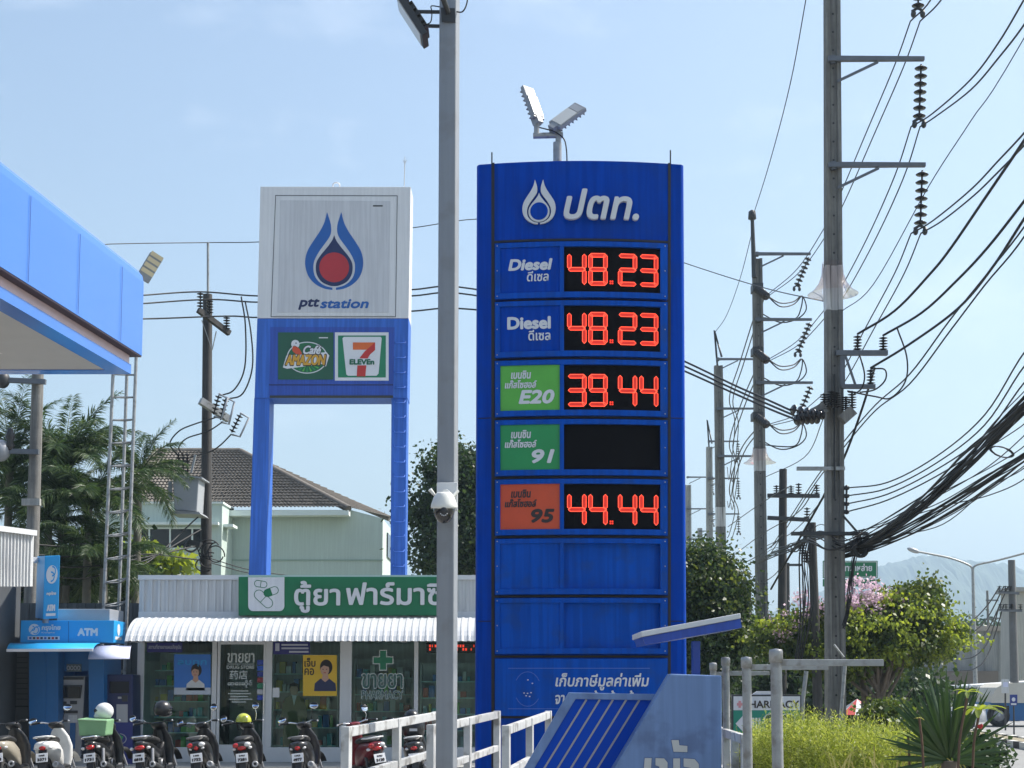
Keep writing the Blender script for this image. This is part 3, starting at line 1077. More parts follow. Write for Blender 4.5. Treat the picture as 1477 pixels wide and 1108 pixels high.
# ------------------------------------------------------------------ price pylon
YY = 16.0
pxm = P(838, 600, YY).x
phw = P(988, 600, YY).x - pxm
BUL = .13
def bend(p): return Vector((p.x, p.y + BUL * ((p.x - pxm) / phw) ** 2, p.z))
py_ = thing('price_pylon', 'tall blue fuel price pylon with red lit prices', 'price sign', (pxm, YY + .35, 0))
def outline(z):
    t = (z - 0) / (zof(236, YY))
    x0 = X(684.5, YY, 1000) + (X(687, YY, 240) - X(684.5, YY, 1000)) * t
    x1 = X(992.5, YY, 1000) + (X(989, YY, 240) - X(992.5, YY, 1000)) * t
    xm, hw = (x0 + x1) / 2, (x1 - x0) / 2
    pts = []
    for i in range(25):
        u = -.955 + 1.91 * i / 24
        pts.append((xm + u * hw, YY + .012 + BUL * u * u, z))
    r = .075 * hw
    ye = YY + .012 + BUL * .955 ** 2
    for i in range(1, 8):
        a = math.pi / 2 * i / 8
        pts.append((xm + hw * .955 + hw * .045 * math.sin(a), ye + .09 * (1 - math.cos(a)), z))
    for i in range(0, 9):
        u = 1 - 2 * i / 8
        pts.append((xm + u * hw, YY + .70 - BUL * u * u, z))
    for i in range(7, 0, -1):
        a = math.pi / 2 * i / 8
        pts.append((xm - hw * .955 - hw * .045 * math.sin(a), ye + .09 * (1 - math.cos(a)), z))
    return pts
g = MB()
zt = zof(231.5, YY)
g.loft([outline(z) for z in (0, 2, 4, 6, zt - .012, zt)], pylon_blue, False)
body = g.build('body', py_)
for p in body.data.polygons: p.use_smooth = abs(p.normal.z) < .5
g = MB(post=bend)
pm = mat('groove_black', (.008, .01, .02), .5)
g.rect(708.5, 230.5, 713, 1108, YY - .004, .03, pm)
g.rect(965, 230.5, 969, 1108, YY - .004, .03, pm)
seps = [345.5, 430.5, 516, 602, 688, 774, 860, 947, 1035]
for s in seps: g.rect(713, s - 1.6, 965, s + 1.6, YY - .004, .03, pm, 14)
for s in (600, 895):
    g.rect(689, s, 708, s + 1, YY + .002, .01, pm)
    g.rect(969, s, 988, s + 1, YY + .002, .01, pm, 3)
g.build('groove', py_)
# header
g = MB(post=bend)
flame(g, 777.5, 290, .181, YY - .035, .03, raised, raised, pylon_blue, 70, .006)
g.build('flame_emblem', py_, bevel=.003)
g = MB(post=bend)
g.textpx('ปตท.', 813, 273, 922, 317, YY - .05, raised, 1.5, .05, .22)
g.build('letters', py_)

def seg(g, x0, y0, x1, y1, w, m, Y, lw_):
    l = math.hypot(x1 - x0, y1 - y0)
    ex, ey = (x1 - x0) / l, (y1 - y0) / l
    nx, ny = -ey, ex
    def hexa(w_, e):
        h = w_ / 2
        return [(x0 + ex * (e), y0 + ey * e), (x0 + ex * (e + h) + nx * h, y0 + ey * (e + h) + ny * h), (x1 - ex * (e + h) + nx * h, y1 - ey * (e + h) + ny * h), (x1 - ex * e, y1 - ey * e), (x1 - ex * (e + h) - nx * h, y1 - ey * (e + h) - ny * h), (x0 + ex * (e + h) - nx * h, y0 + ey * (e + h) - ny * h)]
    a, b = hexa(w, .2), hexa(w - 2 * lw_, .2 + lw_ * 1.3)
    for i in range(6):
        j = (i + 1) % 6
        g.poly([a[i], a[j], b[j], b[i]], Y, .002, m)
SEGS = {'0': 'abcdef', '1': 'bc', '2': 'abged', '3': 'abgcd', '4': 'fgbc', '5': 'afgcd', '8': 'abcdefg', '9': 'abcdfg'}
def digit(g, ch, x, y, w, h, Y):
    e = 2.2
    q = {'a': (x, y + e, x + w, y + e), 'd': (x, y + h - e, x + w, y + h - e), 'g': (x, y + h / 2, x + w, y + h / 2), 'f': (x + e, y, x + e, y + h / 2), 'b': (x + w - e, y, x + w - e, y + h / 2), 'e': (x + e, y + h / 2, x + e, y + h), 'c': (x + w - e, y + h / 2, x + w - e, y + h)}
    for s in SEGS[ch]:
        seg(g, *q[s], 6.3, ledred, Y, 1.1)
        seg(g, *q[s], 5.7, ledhot, Y - .002, .4)
        x0, y0, x1, y1 = q[s]
        g.line([(x0 + (x1 - x0) * .15, y0 + (y1 - y0) * .15), (x0 + (x1 - x0) * .85, y0 + (y1 - y0) * .85)], 3.4, Y, .002, ledglow)

ledglow = mat('painted_red_glow', (1, .04, .02), .5, 0, 0, emit=.05)  # faint emissive fill, paints the glow of lit outlines onto unlit segment centres
label_white = mat('label_white', (.66, .67, .70), .4, 0, .03)
rows = [('48.23', pylon_blue), ('48.23', pylon_blue), ('39.44', lime), ('', green91), ('44.44', orange), (None, None), (None, None)]
for k, (num, lm) in enumerate(rows):
    s = seps[k]
    g = MB(post=bend)
    for x0, y0, x1, y1 in ((714, 2.5, 964, 9.5), (714, 75, 964, 83.2), (714, 9.5, 721.5, 75), (953.5, 9.5, 964, 75), (807.5, 9.5, 813.5, 75)):
        g.rect(x0, s + y0, x1, s + y1, YY - .07, .09, frame_blue, 12 if x1 - x0 > 100 else 2)
    for sx_ in (717, 960.5):
        for sy_ in (6, 42, 79):
            g.disc(sx_, s + sy_, 1.0, 1.0, YY - .073, .005, silver, 8)
    fr = g.build('row_frame', py_, bevel=.004)
    g = MB(post=bend)
    if num is None:
        g.rect(721.5, s + 9.5, 807.5, s + 75, YY - .052, .02, frame_blue, 6)
        g.build('blank_panel', fr)
        g = MB(post=bend)
        g.rect(813.5, s + 9.5, 953.5, s + 75, YY + .002, .008, frame_blue, 8)
        g.build('blank_panel', fr)
        continue
    g.rect(721.5, s + 9.5, 807.5, s + 75, YY - .05, .02, lm, 6)
    lp = g.build('fuel_label', fr)
    g = MB(post=bend)
    Yl = YY - .053
    if k == 0:
        g.textpx('Diesel', 733, s + 26.5, 797, s + 43.5, Yl, label_white, 1.1, 0, .18)
        g.textpx('ดีเซล', 760, s + 44.5, 791.5, s + 59.5, Yl, label_white, .35, 0, .1)
    elif k == 1:
        g.textpx('Diesel', 731.5, s + 25, 794.5, s + 43.5, Yl, label_white, 1.15)
        g.textpx('ดีเซล', 762, s + 44.5, 794, s + 60, Yl, label_white, .35)
    else:
        c_ = ink if k == 4 else label_white
        g.textpx('เบนซิน', 737, s + 17.5, 766, s + 29.5, Yl, c_, .45, 0, .15)
        g.textpx('แก๊สโซฮอล์', 728, s + 31, 774.5, s + 43, Yl, c_, .45, 0, .15)
        t_x = {2: ('E20', 748), 3: ('91', 767), 4: ('95', 766)}[k]
        g.textpx(t_x[0], t_x[1], s + 45.5, 800, s + 66, Yl, c_, 1.2, 0, .2)
    g.build('lettering', lp)
    g = MB(post=bend)
    g.rect(813.5, s + 9.5, 953.5, s + 75, YY - .03, .02, ledblack, 8)
    dp = g.build('price_display', fr)
    y0 = s + 20.5 + (4 if k >= 2 else 0)
    if num:
        for ch, x in zip(num.replace('.', ''), (819, 849.5, 892.5, 923.5)):
            g = MB(post=bend)
            digit(g, ch, x, y0, 26, 45, YY - .034)
            g.build('lit_digit', dp)
        g = MB(post=bend)
        for a in (0, 1):
            for b in (0, 1): g.rect(879.6 + a * 3, y0 + 38.5 + b * 3, 881.6 + a * 3, y0 + 40.5 + b * 3, YY - .034, .002, ledred)
        g.build('lit_point', dp)
# lowest row with notice
s = 947
g = MB(post=bend)
g.rect(714, s + 3, 964, s + 86, YY - .06, .08, frame_blue, 12)
np_ = g.build('notice_panel', py_, bevel=.004)
g = MB(post=bend)
lnm = mat('thin_line', (.07, .16, .5), .5)
for a in (963.5, 1022): g.rect(733, a, 938, a + .9, YY - .063, .003, lnm, 8)
g.line([(761 + 19 * math.cos(t), 994 + 25 * math.sin(t)) for t in np.linspace(-2.6, -.5, 9)], .8, YY - .063, .003, lnm)
g.line([(761 + 19 * math.cos(t), 994 + 25 * math.sin(t)) for t in np.linspace(.6, 2.6, 9)], .8, YY - .063, .003, lnm)
for dx, dy in ((-6, 5), (-1, 5.5), (4, 4.5), (-.5, -14), (6, -9), (-3, 9), (2, 10)): g.rect(761 + dx, 994 + dy, 763 + dx, 995.5 + dy, YY - .064, .002, label_white)
g.textpx('เก็บภาษีมูลค่าเพิ่ม', 801, 971, 937, 996, YY - .063, label_white, .45, 0, .18)
g.textpx('จากราคาข้างต้นแล้ว', 801, 996, 921, 1016, YY - .063, label_white, .45, 0, .18)
g.build('lettering', np_)
g = MB()
for a in (709.5, 967): g.tube([P(a, 240, YY + .3), P(a, 217 + (3 if a < 800 else 0), YY + .3)], .009, dark, 6)
g.build('lightning_rod', py_)
# flood lights on top
Yf = YY + .3
fl = thing('floodlight_mast', 'two grey floodlights on a short mast on top of the price pylon', 'floodlight', P(803, 236, Yf))
g = MB()
g.tube([P(804, 238, Yf), P(804, 206, Yf)], .05, galv, 12)
g.tube([P(805, 212, Yf), P(806, 184, Yf)], .034, galv, 10)
g.tube([P(769, 196, Yf), P(812, 195, Yf)], .034, galv, 10)
g.tube([P(774, 198, Yf), P(774, 172, Yf)], .032, galv, 10)
g.build('mast', fl)
g = MB()
g.tube(catmull([P(778, 184, Yf - .06), P(790, 187, Yf - .08), P(800, 190, Yf - .06), P(813, 200, Yf - .05), P(817, 215, Yf - .05), P(818, 235, Yf - .05)]), .008, wirem, 5)
g.build('cable', fl)
lensm = mat('lamp_lens', (.50, .51, .50), .3)
def floodhead(a, b, w, tilt, name='floodlight_head'):
    a, b = Vector(a), Vector(b)
    d = (b - a).normalized()
    side = d.cross(Vector(tilt)).normalized()
    nrm = side.cross(d).normalized()
    rot = Matrix((side, d, nrm)).transposed()
    l = (b - a).length
    g = MB()
    c_ = (a + b) / 2
    g.obox(c_, w, l, .05, grey, rot)
    for k in range(7): g.obox(c_ - nrm * .045 + d * (l * (-.42 + .14 * k)), w * .9, .012, .035, grey, rot)
    g.obox(a - nrm * .02, w * .5, .12, .10, grey, rot)
    h = g.build(name, fl, bevel=.006)
    g = MB()
    g.obox(c_ - d * l * .12 + nrm * .03, w * .86, l * .62, .012, lensm, rot)
    g.obox(c_ + d * l * .33 + nrm * .027, w * .8, l * .2, .006, silver, rot)
    g.build('lens', h)
floodhead(P(776, 172, Yf), P(760, 127, Yf + .12), .17, (.7, -.75, -.2))
floodhead(P(800, 182, Yf - .04), P(838, 154, Yf + .05), .19, (-.35, -.8, .35))

# ------------------------------------------------------------------ station totem on two legs
YT = 33.0
tt = thing('station_totem', 'tall white and blue station totem on two blue legs behind the pharmacy', 'totem sign', P(475, 1096, YT) * 1)
tt.location = (P(475, 1000, YT).x, YT + .4, 0)
tt.matrix_basis = Matrix.Translation(tt.location)
def quadpx(g, pts, Y, d, m): g.poly(pts, Y, d, m)
g = MB()
quadpx(g, [(375.5, 269), (592.5, 269.5), (589.5, 459), (371, 459)], YT, .8, totem_white)
top = g.build('sign_box', tt, bevel=.01)
g = MB()
g.line([(397.5, 282), (573, 282.5), (570.5, 457), (391, 457)], .8, YT - .006, .01, dark, True)
g.build('seam', top)
g = MB()
quadpx(g, [(400, 284), (571, 284.5), (568, 455.5), (397, 455.5)], YT - .012, .02, totem_white)
quadpx(g, [(404, 289), (563, 290), (561, 451), (400, 450.5)], YT - .02, .02, totem_panel)
face = g.build('sign_face', top)
g = MB()
flame(g, 482, 362, .316, YT - .024, .004, logo_blue, logo_navy, logo_red, 68)
g.build('flame_emblem', face)
g = MB()
g.textpx('ptt', 430, 431, 461, 447, YT - .024, logo_navy, .75, 0, .22)
g.textpx('station', 461.5, 431.5, 532, 445, YT - .024, logo_blue, .75, 0, .22)
g.rect(538, 296, 552, 298, YT - .024, .003, dark)
g.build('lettering', face)
g = MB()
quadpx(g, [(371, 459.3), (589.5, 459.3), (587.5, 574), (367, 574)], YT + .01, .78, totem_blue)
low = g.build('sign_box', tt, bevel=.01)
g = MB()
quadpx(g, [(390, 472), (569, 472), (567, 570), (388, 570)], YT, .02, totem_dark)
g.rect(388, 554.5, 567, 556, YT - .004, .01, logo_navy)
g.rect(389, 570.5, 567, 574, YT + .004, .02, dark)
lf = g.build('lower_panel', low)
# green cafe sign
g = MB()
g.rect(401, 479.5, 481, 547.5, YT - .012, .03, green_dk)
cf = g.build('cafe_sign', low)
Yc = YT - .016
gold = mat('logo_gold', (.62, .33, .03), .4)
g = MB()
g.disc(443, 516, 29.5, 23, Yc, .004, label_white, 40)
g.disc(443, 516, 28, 21.6, Yc - .004, .004, mat('logo_deep_green', (.01, .13, .05), .4), 40)
for k in range(9):
    a = .5 + k * .27
    g.poly([(443 + 6 * math.cos(a), 522 + 5 * math.sin(a)), (443 + 22 * math.cos(a - .06), 519 + 17 * math.sin(a - .06)), (443 + 23 * math.cos(a + .05), 519 + 17.5 * math.sin(a + .05))], Yc - .007, .003, lime if k % 2 else green91)
g.poly([(408, 530), (413, 513), (471, 508), (475, 513), (470, 529), (466, 525), (414, 532)], Yc - .008, .003, label_white)
g.textpx('AMAZON', 410, 510, 471.5, 528.5, Yc - .010, ink, 1.5, 0, .2)
g.textpx('AMAZON', 411.5, 511.5, 470, 527, Yc - .014, gold, .8, 0, .2)
g.textpx('Café', 436, 497.5, 464.5, 512, Yc - .012, ink, 1.3, 0, .35)
g.textpx('Café', 437, 498.5, 463.5, 511, Yc - .016, label_white, .6, 0, .35)
g.disc(426, 496.5, 6, 6.2, Yc - .009, .003, label_white)
g.poly(cm2([(423, 499), (428, 500), (433, 505), (435, 511), (428, 511), (422, 506)]), Yc - .011, .003, orange)
g.poly(cm2([(421, 493), (426, 491), (430, 495), (428, 500), (423, 499)]), Yc - .011, .003, label_white)
g.disc(427, 495, 1, 1, Yc - .013, .003, ink, 10)
g.rect(460, 486.5, 473, 488, Yc - .004, .003, label_white)
g.build('cafe_logo', cf)
# seven sign
g = MB()
g.rect(483, 479.5, 560.5, 549, YT - .012, .03, label_white)
sg = g.build('shop_sign', low)
g = MB()
g.rect(487.5, 484, 556.5, 544.5, Yc, .004, mat('shop_sign_green', (.01, .19, .09), .35))
g.poly([(494, 488), (496, 486), (549, 486), (550.5, 488), (546, 539), (543, 542), (502, 542), (499.5, 540)], Yc - .004, .004, label_white)
rd = mat('shop_sign_red', (.50, .025, .02), .35)
g.poly([(509, 494), (541, 494), (541, 504.5), (509, 504.5)], Yc - .008, .004, mat('shop_sign_orange', (.66, .13, .02), .35))
g.poly([(541, 493.8), (541, 505), (534, 511), (529, 519), (527, 543), (514.5, 543), (515.5, 526), (519, 516), (526, 507), (533, 501)], Yc - .010, .004, rd)
g.rect(503, 517.2, 541, 527, Yc - .012, .003, label_white)
g.textpx('ELEVEn', 504, 518, 540, 526.2, Yc - .014, mat('shop_sign_letter_green', (.008, .12, .06), .4), .7)
g.build('shop_logo', sg)
# legs
for a, b, c_, d in ((366.5, 389, 358.5, 384), (564.5, 587, 563, 584.5)):
    g = MB()
    quadpx(g, [(a, 574), (b, 574), (d, 834), (c_, 834)], YT + .06, .62, totem_blue)
    p0, p1 = P(c_, 834, YT + .06), P(d, 834, YT + .06)
    g.box(p0.x, p1.x, p0.y, p0.y + .62, 0, p0.z + .002, totem_blue)
    g.build('leg', tt, bevel=.012)
g = MB()
for k in range(17):
    y = 492 + k * 21.5
    x0 = 568.5 - (y - 574) * .006
    g = MB()
    g.tube([P(x0, y, YT + .05), P(x0 + 1, y + 3, YT - .06), P(x0 + 15, y + 3, YT - .06), P(x0 + 16, y, YT + .05)], .013, totem_blue, 6)
    g.build('ladder_rung', tt)
g = MB()
g.tube([P(583, 269, YT + .3), P(584, 232, YT + .3)], .012, alum, 6)
for a, b in ((-2.5, -5), (2.5, -5), (0, -10)): g.tube([P(584, 236, YT + .3), P(584 + a, 236 + b, YT + .3)], .008, alum, 5)
g.build('lightning_rod', tt)
g = MB()
g.tube([P(485 + 5 * math.cos(t), 268 - 4.5 * math.sin(t), YT + .4) for t in np.linspace(-.3, math.pi + .3, 10)], .018, totem_white, 6)
g.build('lifting_eye', tt)

# ------------------------------------------------------------------ foreground lamp post with camera
YF = 11.4
fp = thing('lamp_post', 'square grey steel lamp post standing close in front of the signs', 'lamp post', (P(646, 600, YF).x, YF, 0), R(-11))
w_ = (658 - 632) / FPX * YF
g = MB(fp.matrix_basis)
g.box(-w_ / 2, w_ / 2, -w_ / 2, w_ / 2, 0, 8.5, grey)
g.build('post', fp, bevel=.012)
g = MB(fp.matrix_basis)
g.box(-.19, .19, -.19, .19, 0, .02, grey)
g.build('base_plate', fp)
g = MB()
Yb = YF - w_ / 2 - .02
g.prism([P(637, 31, Yb), P(657, 32, Yb), P(656, 12, Yb), P(636, 11, Yb)], (0, .012, 0), dark)
g.tube([P(646, 18, Yb), P(630, -30, Yb - .3)], .022, dark, 8)
g.build('bracket', fp)
g = MB()
for y0, y1 in ((17, 17.5), (37, 38)): g.bar(P(600, y0, YF), P(634, y1, YF), .022, .022, dark)
g.build('arm', fp)
g = MB()
g.tube(catmull([P(612, 36, YF - .06), P(621, 32, YF - .07), P(623, 18, YF - .06), P(622, 9, YF - .06), P(634, 10, YF - .06)]), .005, wirem, 5)
g.tube(catmull([P(657, 17, YF - .06), P(667, 17, YF - .07), P(673, 6, YF - .06), P(675, -10, YF - .06)]), .006, wirem, 5)
g.build('cable', fp)
a, b = P(577, 2, YF), P(614, 59, YF)
d = (b - a).normalized()
side = Vector((0, 1, 0))
nrm = d.cross(side).normalized()
if nrm.x < 0: nrm = -nrm
rot = Matrix((side, d, nrm)).transposed()
g = MB()
c_ = (a + b) / 2
g.obox(c_, .26, (b - a).length, .05, dark, rot)
g.obox(c_ + nrm * .045, .16, (b - a).length * .55, .05, dark, rot)
for k in range(6): g.obox(c_ + nrm * .04 + d * (-.16 + .06 * k), .22, .01, .05, dark, rot)
fh = g.build('floodlight_head', fp, bevel=.014)
g = MB()
g.obox(c_ - nrm * .028, .22, (b - a).length * .86, .008, lensm, rot)
g.build('lens', fh)
# dome camera
Yd = YF - w_ / 2
ct = thing('dome_camera', 'white security camera with a black dome on the square lamp post', 'camera', P(644, 755, Yd - .1))
g = MB()
g.prism([P(630, 737, Yd - .045), P(660, 737, Yd - .045), P(660, 696, Yd - .045), P(630, 696, Yd - .045)], (0, .025, 0), white)
g.tube([P(643, 712, Yd - .04), P(642, 712, Yd - .1)], .035, white, 10)
g.build('bracket', ct, bevel=.004)
k1 = Yd / FPX
camw = mat('camera_white', (.70, .70, .66), .35)
g = MB()
cpt = P(640.5, 731, Yd - .13)
g.lathe([(.0001, .115), (.05, .112), (.062, .10), (.08, .07), (.098, .02), (.102, .0), (.099, -.012), (.06, -.013)], camw, cpt, (0, -.12, 1), 22)
g.build('housing', ct)
g = MB()
g.ell(cpt + Vector((0, -.004, -.014)), (.083, .083, .115), mat('smoked_dome', (.012, .012, .016), .08, coat=.5), None, 20, 10, -1, .05)
dm = g.build('dome', ct)
g = MB()
g.lathe([(.02, 0), (.034, .004), (.034, .014), (.001, .016)], dark, cpt + Vector((.003, -.078, -.045)), (0, -1, -.25), 16)
for k in range(5):
    t = -2.6 + k * .52
    g.ell(cpt + Vector((.003 + .028 * math.cos(t), -.093, -.05 + .028 * math.sin(t))), (.0045, .003, .0045), label_white)
g.build('lens_cluster', dm)
for a, b in ((P(630, 718, Yd - .1), P(620, 706, Yd - .13)), (P(652, 718, Yd - .1), P(660, 708, Yd - .06))):
    g = MB()
    g.tube([a, b], [.008, .016], camw, 8)
    g.build('antenna', ct)
g = MB()
g.rect(633, 725, 648, 727, Yd - .235, .003, dark)
g.build('lettering', ct) if False else None

# ------------------------------------------------------------------ lattice mast with lamp
YM = 30.5
ms = thing('lattice_lamp_mast', 'tall grey three legged lattice mast with one lamp behind the canopy corner', 'lamp mast', (X(168, YM), YM, 0))
legs = [((163, 540), (149, 888), 0), ((183, 541), (171, 888), .45), ((195.5, 541), (183, 880), .05)]
LG = []
for (x0, y0), (x1, y1), dy in legs:
    t = (zof(540, YM) - 0) / 1
    a, b = P(x0, y0, YM + dy), P(x1, y1, YM + dy)
    e = b + (b - a) * (b.z / (a.z - b.z))
    e.z = 0
    LG.append((a, b, e))
for i, (a, b, e) in enumerate(LG):
    g = MB()
    up = a + (a - b) * (.405 if i == 2 else .02)
    g.tube([e, up], .035, galv, 8)
    g.build('leg', ms)
    if i == 2: tip = up
g = MB()
for k in range(16):
    t = 1.0 - k / 10.4
    if t < -.5: break
    q = [b.lerp(a, t) for a, b, e in LG]
    g = MB()
    g.tube([q[0], q[1], q[2], q[0]], .02, galv, 6)
    g.build('rung', ms)
a, b = P(205, 404, YM), P(226, 369, YM)
tipo = LG[2][0]
g = MB()
g.tube([tip, P(204.5, 400, YM)], .03, galv, 8)
g.build('spigot', ms)
d = (b - a).normalized()
nrm = Vector((.35, -.85, -.4))
nrm = (nrm - d * nrm.dot(d)).normalized()
side = nrm.cross(d).normalized()
side, nrm = -side, -nrm
nrm = side.cross(d)
rot = Matrix((side, d, nrm)).transposed()
g = MB()
c_ = (a + b) / 2
g.obox(c_, .30, (b - a).length, .08, grey, rot)
lh = g.build('lamp_head', ms, bevel=.02)
g = MB()
sgn = 1 if nrm.y < 0 else -1
for k in range(4): g.obox(c_ + nrm * sgn * .043 + d * (-.10 + .13 * k), .28, .09, .012, mat('lamp_lens_warm', (.60, .52, .34), .3) if k == 0 else bpy.data.materials['lamp_lens_warm'], rot)
g.build('lens', lh)

# ------------------------------------------------------------------ air and water booth (bottom, right of centre)
YB = 11.6
bt = thing('air_water_booth', 'pale blue slanted booth with a striped blue panel below the price pylon', 'service booth', (X(960, YB), YB + .1, 0))
pale = mat('pale_blue_panel', (.15, .25, .47), .45, 0, .06, 1.2, streak=.14, dirt=((.05, .07, .15), 5, .4))
g = MB()
g.poly([(966.5, 972), (1041, 974.5), (1041, 1180), (842, 1180)], YB, .22, pale)
g.build('side_panel', bt, bevel=.01)
g = MB()
lt = mat('cut_letter_grey', (.50, .51, .50), .5)
lo_ = mat('letter_outline_blue', (.035, .07, .22), .5)
def letpoly(pts):
    xs = [p[0] for p in pts]; ys = [p[1] for p in pts]
    cx, cy = sum(xs) / len(xs), sum(ys) / len(ys)
    g.line(pts, 1.3, YB - .004, .004, lo_, True)
    g.poly(pts, YB - .008, .008, lt)
letpoly([(968.5, 1067.5), (979, 1067.5), (980, 1075), (991.5, 1076), (991.5, 1085), (971.5, 1084.5)])
letpoly([(930, 1093.5), (940, 1093.5), (937, 1140), (926, 1140)])
letpoly([(945.5, 1093.5), (958, 1094), (963, 1100), (962, 1140), (951, 1140), (951, 1106), (945.5, 1104)])
letpoly([(971, 1094), (981, 1094), (981, 1140), (971, 1140)])
letpoly([(986, 1094), (1002, 1095), (1008, 1102), (1009, 1140), (998, 1140), (997, 1108), (986, 1106)])
g.build('letters', bt)
g = MB()
YB2 = YB + .3
g.poly([(820.5, 999.5), (957, 1001.5), (840, 1200), (712, 1200)], YB2, .03, mat('louver_blue', (.003, .065, .48), .45, 0, .06, 1, spec=.12))
lv = g.build('louver_panel', bt)
g = MB()
for pts in ([(820.5, 999), (957, 1001.5), (952, 1010.5), (830, 1008.5)], [(820.5, 999), (830.5, 1008), (722, 1190), (708, 1190)], [(946, 1010), (957, 1001.5), (845, 1190), (834, 1190)]):
    g.poly(pts, YB2 - .03, .09, pale)
g.build('panel_frame', bt, bevel=.004)
g = MB()
for k in range(5):
    x = 845.5 + k * 19.2
    g.line([(x, 1010), (x - 112, 1192)], 2.6, YB2 - .012, .02, silver)
g.build('louver_bar', lv)
g = MB()
g.rect(999, 925, 1010, 1010, YB2 + .3, .09, totem_dark)
g.build('post', bt)
g = MB()
YB3 = YB2 + .1
a = [(924.5, 911), (1068, 884.5), (1068.5, 892), (925, 919)]
g.poly(a, YB3, .9, white)
rfb = g.build('roof', bt, bevel=.006)
g = MB()
g.poly([(927, 919.2), (1068, 892.5), (1070, 905.5), (931, 930)], YB3 + .02, .86, totem_dark)
g.build('fascia', rfb)

# ------------------------------------------------------------------ railings
def railing(label, pts, n=3, h0=None):
    """pts: (px, py top, Y) near end, far end"""
    (xa, ya, Ya), (xb, yb, Yb_) = pts
    a, b = P(xa, ya, Ya), P(xb, yb, Yb_)
    t = thing('railing', label, 'railing', (a.x, a.y, 0), 0, 'white steel railings by the lamp post')
    g = MB()
    off = Vector((0, 0, -.035))
    for dz, hh in ((0, .07), (-.33, .06), (-.66, .06)):
        g.bar(a + off + Vector((0, 0, dz)), b + off + Vector((0, 0, dz)), .045, hh, railw)
    g.build('rail', t, bevel=.005)
    for k in range(n):
        p = a.lerp(b, k / (n - 1))
        g = MB()
        g.bar((p.x, p.y, 0), (p.x, p.y, p.z - (.003 if 0 < k < n - 1 else -.004)), .06, .09, railw, up=(b - a))
        g.build('post', t, bevel=.004)
    return t
railing('white railing section left of the grey lamp post', ((500, 1049, 10.6), (629, 1027, 13.6)))
railing('white railing section passing behind the grey lamp post', ((622, 1046, 11.9), (717, 1026, 14.9)))
railing('white railing section in front of the price pylon', ((730, 1047, 11.6), (791, 1026, 14.6)))
railing('white railing section right of the pale blue booth', ((1074, 1060, 11.2), (1036, 1048, 13.4)), 4)

# ------------------------------------------------------------------ pipe posts with arms
for (x, y, Y, r, x1, y1, lab) in ((1119, 935.5, 8.0, 8.2, 1275, 956, 'nearest and tallest looking pipe post with an arm, in front of the pharmacy arrow sign'),
                            (1076.5, 947, 9.8, 6.6, 1195, 962.5, 'second nearest pipe post with an arm, at the left part of the arrow sign'),
                            (1046.5, 947.5, 12.8, 5.4, 1110, 971, 'pipe post right beside the edge of the pale blue booth'),
                            (1028.5, 955.5, 14.0, 4.6, 1090, 972, 'farthest pipe post, its cap just above the pale blue booth')):
    p = P(x, y, Y)
    t = thing('pipe_post', lab, 'post', (p.x, p.y, 0), 0, 'galvanised pipe posts with side arms')
    rr = r * Y / FPX
    g = MB()
    g.tube([(p.x, p.y, 0), (p.x, p.y, p.z - .03)], rr, galv, 16)
    g.build('pipe', t)
    g = MB()
    g.lathe([(rr * .9, -.075), (rr * 1.22, -.075), (rr * 1.24, -.02), (rr * 1.12, -.006), (.001, 0)], galv, p, n=16)
    g.build('cap', t)
    e = P(x1, y1, Y)
    g = MB()
    zz = P(x, y1, Y).z
    g.bar((p.x + rr * .6, Y, zz), (e.x, Y + .02, zz), .03, .036, galv)
    g.build('arm', t, bevel=.003)

# ------------------------------------------------------------------ small arrow sign
YG = 20.5
sg = thing('arrow_sign', 'green and white pharmacy sign with a white arrow, seen between the pipe posts', 'sign', (X(1106, YG), YG + .05, 0))
g = MB()
g.rect(1056, 1002, 1156, 1069, YG, .08, dark)
g.build('board', sg, bevel=.004)
g = MB()
g.rect(1058, 1004.5, 1154, 1024.5, YG - .005, .01, totem_white)
g.rect(1058, 1024.7, 1154, 1067, YG - .005, .01, mat('arrow_sign_green', (.01, .22, .15), .4))
g.build('face', sg)
g = MB()
pk = mat('faded_pink_cross', (.6, .27, .28), .5)
g.rect(1063, 1014, 1071, 1018, YG - .009, .005, pk)
g.rect(1065.2, 1011, 1068.8, 1021, YG - .0095, .005, pk)
g.textpx('PHARMACY', 1073, 1010.5, 1153, 1021.5, YG - .009, ink, .35)
g.poly([(1061, 1044), (1072, 1032), (1072, 1035.5), (1088, 1035.5), (1088, 1053), (1072, 1053), (1072, 1056)], YG - .009, .005, label_white)
for x in (1089.5, 1094): g.rect(x, 1035.5, x + 3, 1053, YG - .009, .005, label_white)
g.textpx('ยา', 1102, 1029, 1148, 1062, YG - .009, label_white, 2.2)
g.textpx('ยา', 1103.5, 1030.5, 1146.5, 1060.5, YG - .014, mat('arrow_letter_green', (.006, .06, .05), .5), .9)
g.build('lettering', sg)
g = MB()
for x in (1066, 1146): g.tube([(X(x, YG), YG + .1, 0), P(x, 1020, YG + .1)], .025, dark, 8)
g.build('leg', sg)
g = MB()
g.poly([(1085, 1002), (1092, 997), (1112, 997), (1119, 1002)], YG + .01, .05, totem_white)
g.build('top_cap', sg)

